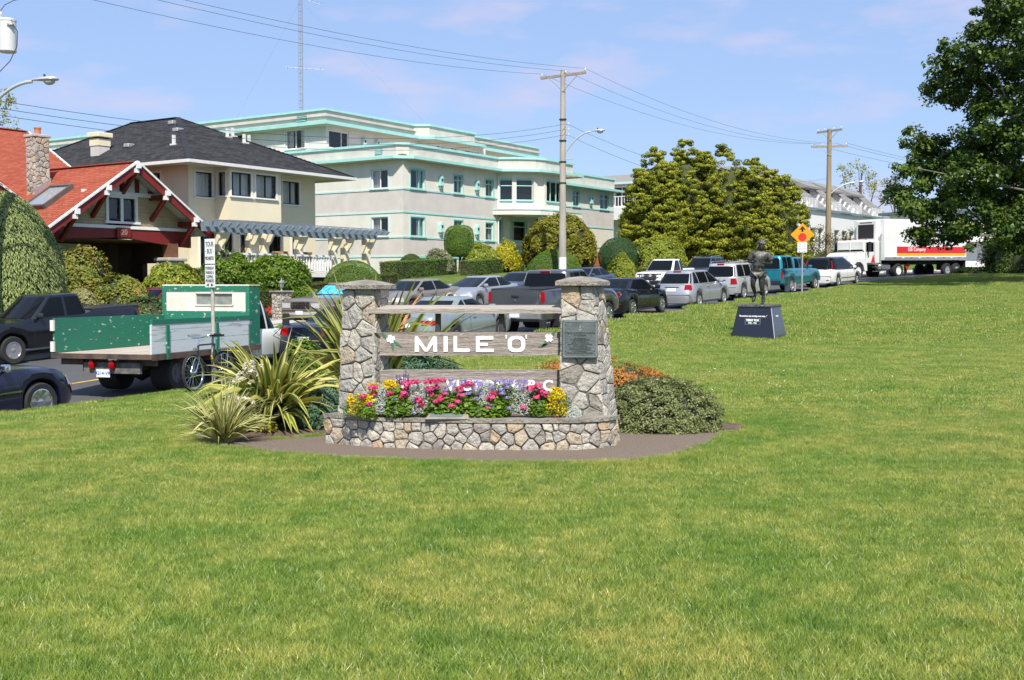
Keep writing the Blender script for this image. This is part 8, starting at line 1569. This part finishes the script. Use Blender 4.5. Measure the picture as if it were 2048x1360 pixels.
 # fists: palm and curled fingers with a thumb on the side
 for px, py, dd, sg in ((1508.8, 519.8, -.25, 1), (1521.8, 520.6, -.27, -1)):
  cx, cy, cz = J(px, py, dd, 0)[:3]; F_ = [(0, 0, 0, .030, .024), (sg * .028, -.012, .002, .030, .024)]; vs = [(cx - sg * .03, cy + .02, cz, .024), (cx, cy, cz, .034, .03), (cx + sg * .022, cy - .012, cz, .032, .03)]; E2 = [(0, 1), (1, 2)]
  h = link('hand', skin_mesh('hand', vs, E2, br), St)
  for q in range(4): zq = cz + .03 - q * .018; L_ = (.9, 1.05, 1.0, .8)[q]; MB().tube([(cx + sg * .012, cy - .022, zq), (cx + sg * .040 * L_, cy - .036, zq), (cx + sg * .050 * L_, cy - .014, zq - .001), (cx + sg * .030, cy - .002, zq - .002)], .0095, 6).obj('finger', br, h, smooth=60)
  MB().tube([(cx - sg * .008, cy - .02, cz + .025), (cx + sg * .014, cy - .042, cz + .034), (cx + sg * .036, cy - .044, cz + .018)], .0105, 6).obj('thumb', br, h, smooth=60)
 for pts in ([J(1511.0, 586, .16, 0), J(1511.4, 583.5, .155, 0)], [J(1526.6, 590, .03, 0), J(1526.4, 585, .03, 0)]): MB().cyl(pts[0][:3], pts[1][:3], .05, .046, 12).obj('sock_cuff', brl, St)
statue()
# ---------------------------------------------------------------- poles, wires, signs and small things
M_conp = mat('concrete_pole', (.42, .39, .34), .9, vs=3, col2=(.31, .285, .25), stretch=(1, 1, .2), bump=.5, bs=40); M_woodp = mat('timber_pole', (.34, .27, .17), .9, vs=5, col2=(.24, .19, .12), stretch=(3, 3, .12), bump=.8, bs=20); M_arm = mat('timber_arm', (.30, .26, .20), .9, var=.2, vs=8); M_ins = mat('porcelain', (.62, .60, .58), .25, var=0); M_wire = mat('wire', (.03, .03, .035), .6, var=0); M_lampm = mat('lamp_aluminium', (.60, .60, .58), .4, .5, var=.04); M_lampg = mat('lamp_glass', (.40, .42, .40), .15, var=0)
def insul(T, p, par=None, s=1.0): return MB().lathe([(.02, 0), (.02, .06), (.07, .07), (.05, .11), (.06, .12), (.035, .16)], 10, Matrix.Translation(p) @ Matrix.Scale(s, 4)).obj('insulator', M_ins, par or T, smooth=40)
def street_lamp(T, z, reach, rise, ang, r=.045, hs=1.0):
 """curved bracket arm with a cobra head; ang = direction in the pole's own axes"""
 c, s = math.cos(ang), math.sin(ang); pts = [(c * reach * (1 - math.cos(t)) * .0 + c * (.1 + reach * (math.sin(t) ** 1.15)), s * (.1 + reach * (math.sin(t) ** 1.15)), z + rise * (1 - math.cos(t) ** 1.0) if False else z + rise * math.sin(t * .98) ** .9) for t in np.linspace(0, PI / 2, 12)]
 pts = [(c * (.12 + reach * u), s * (.12 + reach * u), z + rise * (1 - (1 - u) ** 1.9)) for u in np.linspace(0, 1, 12)]; A = MB().tube(pts, r, 8).obj('lamp_arm', M_lampm, T, smooth=60)
 e = Vector(pts[-1]); M = Matrix.Translation(e) @ Matrix.Rotation(ang, 4, 'Z') @ Matrix.Rotation(-.03, 4, 'Y') @ Matrix.Scale(hs, 4); prof = [(0, .045), (.12, .07), (.3, .12), (.5, .145), (.68, .12), (.74, .03)]; V = []; n = 12
 for u, w in prof:
  for k in range(n): t = 2 * PI * k / n; V.append(M @ Vector((u, w * 1.15 * math.cos(t), .035 + w * .62 * math.sin(t) * (1 if math.sin(t) > 0 else .55))))
 h = MB().add(V, [(i * n + k, i * n + (k + 1) % n, (i + 1) * n + (k + 1) % n, (i + 1) * n + k) for i in range(len(prof) - 1) for k in range(n)] + [tuple(range(n)), tuple(range((len(prof) - 1) * n, len(prof) * n))]).obj('lamp_head', M_lampm, A, smooth=50)
 MB().lathe([(.12, 0), (.115, -.05), (.07, -.10), (.01, -.12)], 12, M @ Matrix.Translation((.48, 0, .0)) @ Matrix.Scale(1.35, 4, (1, 0, 0))).obj('lamp_glass', M_lampg, A, smooth=50); MB().cyl(M @ Vector((.35, 0, .12)), M @ Vector((.35, 0, .18)), .03, n=8).obj('photocell', M_blk, A)
POLE = {}
def poles():
 # pole 1, concrete
 x, y = vx(1125, 60.6); z = G(x, y); T = thing('utility_pole', 'pale concrete pole with one crossarm and a street lamp, in front of the apartment bay', 'pole', (x, y, z), 0); H = Z(140, y) - z; b = MB().cyl((0, 0, -.3), (0, 0, H), .215, .125, 12).obj('pole_shaft', M_conp, T, smooth=50); MB().cyl((0, 0, 1.0), (0, 0, 1.9), .214, .208, 12).obj('white_band', M_trim, T, smooth=50)
 d = Vector((.80, -.60, 0)); h = H - .28; L = 1.42; MB().beam(d * -L + Vector((0, 0, h)), d * L + Vector((0, 0, h)), .1, .13).obj('crossarm', M_arm, T)
 for s in (-1, 1): MB().beam(d * s * .95 + Vector((0, -.1, h - .05)), Vector((0, -.15, h - .85)), .03, .03).obj('arm_brace', M_metal, T)
 ends = []
 for s in (-.95, .12, .97): p = d * s * L + Vector((0, 0, h + .065)); insul(T, p); ends.append(Vector((x, y, z)) + p + Vector((0, 0, .15)))
 zs = Z(248, y) - z
 for k in range(3): q = MB().box(.12, .3, -.05, .05, zs - .28 * k - .04, zs - .28 * k + .04).obj('wire_bracket', M_metal, T); insul(T, (.3, 0, zs - .28 * k - .05), q, .8)
 for zz in (zs + .2, zs - .9, zs - 2.0, zs - 3.1): MB().cyl((0, 0, zz), (0, 0, zz + .06), .2, n=12).obj('steel_band', M_blk, T)
 lo = [Vector((x + .2, y - .1, z + zs - .28 * k)) for k in range(3)]; street_lamp(T, Z(306, y) - z, 1.35, 1.08, R(-8), .04, 1.0)
 MB().box(.1, .55, -.06, .06, zs - 1.85, zs - 1.78).obj('wire_bracket', M_metal, T); MB().box(.1, .75, -.05, .05, zs - 2.75, zs - 2.68).obj('wire_bracket', M_arm, T)
 # pole 2, timber
 x2, y2 = vx(1655, 86); z2 = G(x2, y2); T2 = thing('utility_pole', 'brown timber pole with two crossarms and a street lamp, behind the minivan', 'pole', (x2, y2, z2), 0); H2 = Z(258, y2) - z2; MB().cyl((0, 0, -.3), (0, 0, H2), .24, .15, 12).obj('pole_shaft', M_woodp, T2, smooth=50); up = []
 for zz, L2, a, lab in ((H2 - .15, 1.15, R(-55), 0), (Z(293, y2) - z2, 1.32, R(-12), 1)):
  d2 = Vector((math.cos(a), math.sin(a), 0)); MB().beam(d2 * -L2 + Vector((0, 0, zz)), d2 * L2 + Vector((0, 0, zz)), .1, .14).obj('crossarm', M_arm, T2)
  for s in (-1, 1): MB().beam(d2 * s * .75 + Vector((0, -.12, zz - .05)), Vector((0, -.18, zz - .7)), .04, .03).obj('arm_brace', M_metal, T2)
  for s in (-.95, -.4, .35, .92): p = d2 * s * L2 + Vector((0, 0, zz + .07)); insul(T2, p); up.append(Vector((x2, y2, z2)) + p + Vector((0, 0, .16)))
 street_lamp(T2, Z(388, y2) - z2, 1.75, .85, R(-6), .045, 1.0)
 # pole 0, off the left edge, with the transformer
 x0, y0 = vx(-62, 31.8); z0 = G(x0, y0); T0 = thing('utility_pole', 'transformer pole at the left edge with a grey can and a curved lamp arm', 'pole', (x0, y0, z0), 0); H0 = 10.6; MB().cyl((0, 0, -.3), (0, 0, H0), .2, .13, 12).obj('pole_shaft', M_woodp, T0, smooth=50)
 cx = X(25, y0) - x0; zb, zt = Z(105, y0) - z0, Z(41, y0) - z0; r = 17.0 / F * y0; can = MB().lathe([(r * .9, zb - .0), (r, zb + .03), (r, zt - .03), (r * 1.04, zt - .03), (r * 1.04, zt + .02), (r * .8, zt + .05), (.01, zt + .06)], 24, Matrix.Translation((cx, 0, 0))).obj('transformer', mat('transformer_grey', (.60, .61, .62), .45, var=.04, vs=4), T0, smooth=35)
 MB().lathe([(.05, 0), (.065, .02), (.04, .04), (.065, .06), (.04, .08), (.065, .10), (.04, .12), (.06, .14), (.03, .2)], 10, Matrix.Translation((cx - .18, 0, zt + .04))).obj('bushing', M_ins, can, smooth=30)
 for zz in (zb + .2, zt - .22): MB().box(.1, cx - r + .01, -.05, .05, zz - .04, zz + .04).obj('hanger', M_metal, T0)
 for k in range(3): MB().cyl((cx + r * .5 + .03 * k, -r * .86 + .05 * k, zt - .12), (cx + r * .55 + .05 * k, -r * 1.1, zt - .14), .03, n=8).obj('terminal', M_ins, can)
 c1 = Vector((cx + r * .9, -.12, zt - .12)); MB().tube([c1, c1 + Vector((.12, 0, -.2)), c1 + Vector((.1, 0, -.6)), c1 + Vector((-.1, 0, -1.0)), c1 + Vector((-.6, 0, -1.5)), c1 + Vector((-1.0, 0, -1.75))], .012, 5).obj('cable', M_wire, can, smooth=60); MB().tube([(cx - .18, 0, zt + .25), (cx - .05, 0, zt + .42), (cx + .2, 0, zt + .54), (cx + .5, 0, zt + .6)], .01, 5).obj('cable', M_wire, can, smooth=60); MB().tube([(.1, -.1, zt + .0), (cx, -.15, zt + .04), (cx + r * .8, -.15, zt - .02), (cx + r * .9, -.15, zt - .1)], .01, 5).obj('cable', M_wire, can, smooth=60)
 for k in range(3): c = Vector((.15, -.15, Z(148 + 14 * k, y0) - z0)); MB().tube([c, c + Vector((.32, 0, .02)), c + Vector((.38, 0, -.06)), c + Vector((.2, 0, -.14))], .012, 5).obj('cable', M_wire, T0, smooth=60)
 street_lamp(T0, Z(272, y0) - z0, 1.80, 1.46, R(-4), .05, 1.0)
 # wires
 def wire(a, b, sag, r=.011, lab='', n=22):
  a, b = Vector(a), Vector(b); pts = [a.lerp(b, i / n) - Vector((0, 0, 4 * sag * (i / n) * (1 - i / n))) for i in range(n + 1)]; c = pts[0].copy(); tag(link('power_line', MB().tube([p - c for p in pts], r, 5).mesh('power_line', M_wire, 60), None, c), lab, 'wire', 'overhead wires along the street')
 P0 = Vector((x0, y0, z0))
 for k, (e, py, nm) in enumerate(zip(ends, (-58, -88, -95), ('lowest', 'middle', 'topmost'))): wire(P0 + Vector((.3 + .3 * k, 0, Z(py, y0) - z0)), e, .5, .007, '%s of the three high wires from the left edge to the concrete pole' % nm)
 for k, (e, py, nm) in enumerate(zip(lo, (192, 207, 221), ('topmost', 'middle', 'lowest'))): wire(P0 + Vector((.15, 0, Z(py, y0) - z0)), e, .95, .008, '%s of the three low wires crossing in front of the apartment roof' % nm)
 for k, (e, nm) in enumerate(zip(ends, ('left', 'centre', 'right'))): wire(e, up[4 + k], .9, .007, 'high wire from the %s insulator of the concrete pole to the timber pole' % nm)
 for k, nm in ((0, 'upper'), (2, 'lower')): wire(lo[k], Vector((x2 - .2, y2, z2 + 7.6 - .4 * k)), 1.3, .008, '%s service wire from the concrete pole behind the cypresses' % nm)
 for k, nm in ((4, 'left'), (6, 'centre'), (7, 'right')): wire(up[k], Vector((x2 + 38 + k, y2 + 34, up[k].z + 1.2)), 1.6, .010, '%s wire running on from the timber pole towards the big tree' % nm)
 # mast on the roof
 xm, ym = vx(605, 82); zm = 12.3; Tm = thing('radio_mast', 'thin ladder like radio mast with aerials rising above the apartment roof', 'mast', (xm, ym, zm), R(10)); Hm = 12.8; gm = mat('mast_steel', (.28, .30, .33), .5, .5); L = [Vector((-.13, 0, 0)), Vector((.13, 0, 0)), Vector((0, .22, 0))]
 for i, p in enumerate(L): MB().cyl(p, p + Vector((0, 0, Hm)), .035 if i == 1 else .018, n=6).obj('mast_leg', gm, Tm)
 st = MB()
 for k in range(26):
  z_ = .4 + k * .48
  for a_, b_ in ((0, 1), (1, 2), (2, 0)): st.beam(L[a_] + Vector((0, 0, z_)), L[b_] + Vector((0, 0, z_)), .022, .022)
 o = st.obj('mast_rungs', gm, Tm); o['kind'] = 'stuff'
 zz = Z(137, ym) - zm; a_ = MB().tube([(-1.05, 0, zz + .06), (1.6, 0, zz - .04)], .022, 5).obj('aerial', gm, Tm); [MB().cyl((x_, -.35, zz + .02), (x_, .35, zz + .02), .012, n=5).obj('element', gm, a_) for x_ in (-.9, -.5, -.1, .4, .9, 1.4)]
 zz = Z(2, ym) - zm; a_ = MB().tube([(-.8, 0, zz + .45), (1.5, -.1, zz - .25)], .022, 5).obj('aerial', gm, Tm); [MB().cyl((x_, -.1, zz + .2 - x_ * .3 - .0), (x_ + .12, -.12, zz + .2 - x_ * .3 + .16), .012, n=5).obj('element', gm, a_) for x_ in (.5, .8, 1.1, 1.4)]
 for q, (dx, dy) in enumerate(((9, -2), (-6, 9))): MB().tube([(0, 0, Hm * .72), (dx, dy, .3)], .003, 4).obj('guy_wire', M_wire, Tm)
poles()
def plate_text(P, txts, x, y, rot=(PI / 2, 0, 0)):
 for t, z, sz, sx in txts: text_obj('lettering', t, sz, M_blk, P, (x, y, z), rot, depth=.003, sx=sx)
def signs():
 x, y = vx(425, 20.5); z = G(x, y); T = thing('parking_sign', 'grey post with two narrow white signs about tour buses and overnight parking', 'sign', (x, y, z), R(-38)); zt = Z(478, y) - z; MB().cyl((0, 0, -.2), (0, 0, zt - .02), .033, n=12).obj('post', mat('sign_post_beige', (.42, .40, .34), .7, var=.12, vs=9), T, smooth=50)
 for z1, z0, nm in ((zt, Z(528, y) - z, 0), (Z(530, y) - z, Z(575, y) - z, 1)):
  P = MB().bbox(-.14, .14, -.055, -.045, z0, z1, .004).obj('sign_plate', M_white, T); h = z1 - z0
  if nm == 0: plate_text(P, (('TOUR', z1 - h * .22, .12, .68), ('· BUS ·', z1 - h * .50, .12, .68), ('PROHIBITED', z1 - h * .78, .09, .48)), 0, -.057)
  else: plate_text(P, (('OVERNIGHT', z1 - h * .15, .075, .58), ('PARKING &', z1 - h * .34, .075, .58), ('SLEEPING', z1 - h * .53, .075, .62), ('PROHIBITED', z1 - h * .71, .075, .56), ('◄    ►', z1 - h * .89, .06, .8)), 0, -.057)
  if nm == 1:
   for sg in (-1, 1): MB().prism([(sg * .1, -.0565, z1 - h * .89), (sg * .05, -.0565, z1 - h * .84), (sg * .05, -.0565, z1 - h * .94)], (0, -.002, 0)).obj('arrow', M_blk, P)
 x, y = vx(1604, 57.0); z = G(x, y); T = thing('warning_sign', 'orange diamond stop ahead sign with a small white plate below, on a grey post', 'sign', (x, y, z), R(-22)); s = 1.15 / 2; zc = Z(469, y) - z; MB().cyl((0, 0, -.2), (0, 0, zc), .04, n=10).obj('post', M_metal, T, smooth=50)
 org = mat('sign_orange', (.82, .32, .01), .5, var=.05); P = MB().prism([(0, -.06, zc - s), (s, -.06, zc), (0, -.06, zc + s), (-s, -.06, zc)], (0, .012, 0)).obj('diamond_plate', org, T); r = .21
 MB().prism([(r * math.cos(PI / 8 + k * PI / 4), -.062, zc - .13 + r * math.sin(PI / 8 + k * PI / 4)) for k in range(8)], (0, -.004, 0)).obj('red_octagon', mat('sign_red', (.62, .03, .02), .5), P); MB().prism([(-.05, -.062, zc + .13), (.05, -.062, zc + .13), (.05, -.062, zc + .25), (.17, -.062, zc + .22), (0, -.062, zc + .42), (-.17, -.062, zc + .22), (-.05, -.062, zc + .25)], (0, -.004, 0)).obj('arrow', M_blk, P)
 z1, z0 = Z(485, y) - z, Z(505, y) - z
 for sg in (-1, 1): P2 = MB().bbox(sg * .12 - .115, sg * .12 + .115, -.075, -.065, z0, z1, .004).obj('sign_plate', M_white, T); plate_text(P2, (('TOUR' if sg < 0 else 'NO', z1 - .08, .085, .6), ('BUS', z1 - .2, .085, .6), ('PARKING', z1 - .32, .075, .55)), sg * .12, -.077); MB().prism([(sg * .17, -.0765, z0 + .06), (sg * .1, -.0765, z0 + .09), (sg * .1, -.0765, z0 + .03)], (0, -.002, 0)).obj('arrow', M_blk, P2)
signs()
def bicycle():
 a, b = Vector(vx(389, 19.75)), Vector(vx(446, 20.62)); m = (a + b) / 2; rz = math.atan2(a.y - b.y, a.x - b.x); zg = min(G(*a), G(*b)) + .01; T = thing('bicycle', 'black city bicycle locked to the sign post beside the flatbed', 'bicycle', (m.x, m.y, zg), rz, 0, R(3)); w = (a - b).length / 2; w = max(w, .5); r = .335; fm = mat('bike_black', (.015, .015, .018), .3, .2, var=0, coat=.5)
 def tor(R0, r0, x, nm, m, n=36, k=8): return MB().add([(x + (R0 + r0 * math.cos(q)) * math.cos(t), r0 * math.sin(q), r + (R0 + r0 * math.cos(q)) * math.sin(t)) for t in [2 * PI * i / n for i in range(n)] for q in [2 * PI * j / k for j in range(k)]], [(i * k + j, i * k + (j + 1) % k, ((i + 1) % n) * k + (j + 1) % k, ((i + 1) % n) * k + j) for i in range(n) for j in range(k)]).obj(nm, m, T, smooth=60)
 for x in (-w, w):
  ty = tor(r - .022, .024, x, 'wheel', M_tyre); rm_ = tor(r - .05, .011, x, 'rim', M_chrome); rm_.parent = ty; sp = MB()
  for i in range(20): t = 2 * PI * i / 20; sp.tube([(x, .02 * (-1) ** i, r), (x + (r - .05) * math.cos(t), 0, r + (r - .05) * math.sin(t))], .0022, 4)
  o = sp.obj('spokes', M_chrome, ty); o['kind'] = 'stuff'; MB().cyl((x, -.045, r), (x, .045, r), .022, n=8).obj('hub', M_chrome, ty)
 bb, st, hd, hu = (-.07, 0, .28), (-.22, 0, .80), (w - .17, 0, .62), (w - .20, 0, .80); F_ = MB()
 for p, q, rr in ((bb, st, .016), (bb, hd, .018), (st, hu, .015), (hd, hu, .019)): F_.tube([p, q], rr, 8)
 for s in (-.05, .05): F_.tube([bb, (-w, s, r)], .009, 6); F_.tube([(-.2, 0, .72), (-w, s, r)], .009, 6)
 F_.obj('frame', fm, T, smooth=60); fk = MB(); [fk.tube([hd, (w - .13, s, .55), (w, s, r)], .011, 6) for s in (-.05, .05)]; fk.obj('fork', M_chrome, T, smooth=60)
 MB().tube([hu, (w - .22, 0, .92)], .014, 8).obj('stem', M_chrome, T); MB().tube([(w - .40, -.31, .97), (w - .27, -.22, .975), (w - .2, -.06, .93), (w - .2, .06, .93), (w - .27, .22, .975), (w - .40, .31, .97)], .012, 8).obj('handlebar', M_chrome, T, smooth=60)
 for s in (-1, 1): MB().tube([(w - .42, s * .32, .97), (w - .31, s * .25, .975)], .018, 8).obj('grip', M_blk, T)
 MB().tube([st, (-.24, 0, .93)], .013, 8).obj('seat_post', M_chrome, T); MB().add([(-.42, -.09, .96), (-.42, .09, .96), (-.2, .05, .965), (-.08, .018, .955), (-.08, -.018, .955), (-.2, -.05, .965), (-.42, -.08, .92), (-.42, .08, .92), (-.2, .04, .93), (-.1, 0, .93), (-.2, -.04, .93)], [(0, 1, 2, 3, 4, 5), (0, 6, 7, 1), (1, 7, 8, 2), (2, 8, 9, 3), (3, 9, 4), (4, 9, 10, 5), (5, 10, 6, 0)]).obj('saddle', mat('saddle', (.06, .045, .055), .6), T, smooth=70)
 rk = MB(); rk.box(-w - .12, -.25, -.06, .06, .70, .715); [rk.tube([(-w - .05, s, .70), (-w, s, r)], .006, 5) for s in (-.06, .06)]; rk.obj('rear_rack', M_chrome, T); MB().lathe([(.09, -.004), (.095, 0), (.09, .004)], 20, Matrix.Translation((-.07, .06, .28)) @ Matrix.Rotation(PI / 2, 4, 'X')).obj('chainring', M_chrome, T)
 for s, zz in ((1, .14), (-1, .42)): MB().tube([(-.07, .06 * s, .28), (-.02, .08 * s, zz)], .009, 5).obj('crank', M_chrome, T); MB().box(-.06, .03, .08 * s, .17 * s, zz - .012, zz + .012).obj('pedal', M_blk, T)
 MB().bbox(w - .15, w - .06, -.03, .03, .70, .76, .01).obj('front_lamp', M_chrome, T); MB().cyl((-.15, 0, .42), (-.1, 0, .6), .016, n=8).obj('yellow_pump', mat('yellow_plastic', (.6, .42, .02), .5), T)
bicycle()
def yard_things():
 x, y = vx(563, 43.2); z = G(x, y); T = thing('gate_pier', 'small stone gate pier carrying a lantern, left of the brown sedan', 'pier', (x, y, z), RZB); c = stone_block(T, -.25, .25, -.25, .25, -.1, Z(585, y) - z, .17, 90, 'pier_shaft'); zt = Z(585, y) - z; MB().bbox(-.34, .34, -.34, .34, zt, zt + .07, .02).obj('pier_cap', M_cap, T)
 lm = mat('lantern_metal', (.35, .35, .33), .4, .6); MB().lathe([(.05, 0), (.03, .04), (.03, .1), (.07, .12), (.11, .28), (.15, .3), (.03, .40), (.015, .46)], 6, Matrix.Translation((0, 0, zt + .07))).obj('lantern', lm, T)
 B2 = thing('brick_steps', 'short red brick steps with side walls between the huge round shrub and the topiary ball', 'steps', (*vx(1196, 76), G(*vx(1196, 76))), RZB); bk = mat('red_brick', (.40, .13, .07), .9, vs=14, col2=(.26, .085, .05), bump=.8)
 rg = np.random.default_rng(2)
 for k in range(4): MB().box(-.75, .75, .3 * k, 1.5, .16 * k, .16 * (k + 1) - .003).obj('step', bk, B2)
 for sx in (-1, 1): MB().box(sx * .95 - .17, sx * .95 + .17, -.1, 1.6, 0, 1.0).obj('side_wall', bk, B2); MB().box(sx * .95 - .21, sx * .95 + .21, -.14, 1.64, 1.0, 1.07).obj('coping', M_cap, B2)
 p, q = vx(1212, 66.5), vx(1262, 69.5); L = math.hypot(q[0] - p[0], q[1] - p[1]); W3 = thing('garden_wall', 'low pale rubble garden wall left of the white pickup', 'wall', (p[0], p[1], G(*p)), math.atan2(q[1] - p[1], q[0] - p[0])); stone_block(W3, 0, L, 0, .3, -.2, .38, .2, 95, 'rubble', 'f')
 for i, (px, m, lab) in enumerate(((1228, 'geranium_pink', 'red and pink bedding flowers on the low garden wall'), (1246, 'ageratum_violet', 'violet bedding flowers on the garden wall, next to the pink ones'))): pp = vx(px, 69.8); g = thing('bedding_flowers', lab, 'flower', (*pp, G(*pp) + .25)); r_ = np.random.default_rng(i); d = unit(700, r_, 0); leaf_mesh('blooms', leaf_quads(d * np.array([.42, .3, .25]), d, .05, .9, rg=r_), _mats[m], r_.random(700), g); blob('foliage', g, (0, 0, 0), (.44, .32, .22), m=_mats['mid_green_leaf'])
 pp = vx(528 + 15, 44.2); g = thing('bedding_flowers', 'red flowers at the foot of the stone gate pier', 'flower', (*pp, G(*pp) + .1)); r_ = np.random.default_rng(8); d = unit(400, r_, 0); leaf_mesh('blooms', leaf_quads(d * np.array([.3, .3, .35]), d, .05, .9, rg=r_), leafmat('scarlet', [(0, (.5, .02, .02)), (1, (.7, .05, .03))], .5, .2), r_.random(400), g); blob('foliage', g, (0, 0, 0), (.3, .3, .3), m=_mats['mid_green_leaf'])
 pp = vx(556, 48); 
 # daisies and a dandelion in the lawn
 r_ = np.random.default_rng(17); n = 260; xx = r_.uniform(-9, 26, n); yy = r_.uniform(17, 50, n); ok = (sn(xx, yy)[1] > HW + 1) & (d_poly(xx, yy, SOIL) > .4) & (d_poly(xx, yy, APRON) > .3); xx, yy = xx[ok], yy[ok]; C = np.stack([xx, yy, Gz(xx, yy) + .05], 1); o = link('daisies', np_mesh('daisies', leaf_quads(C, np.tile([0, -.5, 1.], (len(C), 1)), 0.022, 1, rg=r_), np.arange(len(C) * 4).reshape(-1, 4), M_white)); tag(o, 'tiny white daisies scattered in the lawn', kind='stuff')
yard_things()
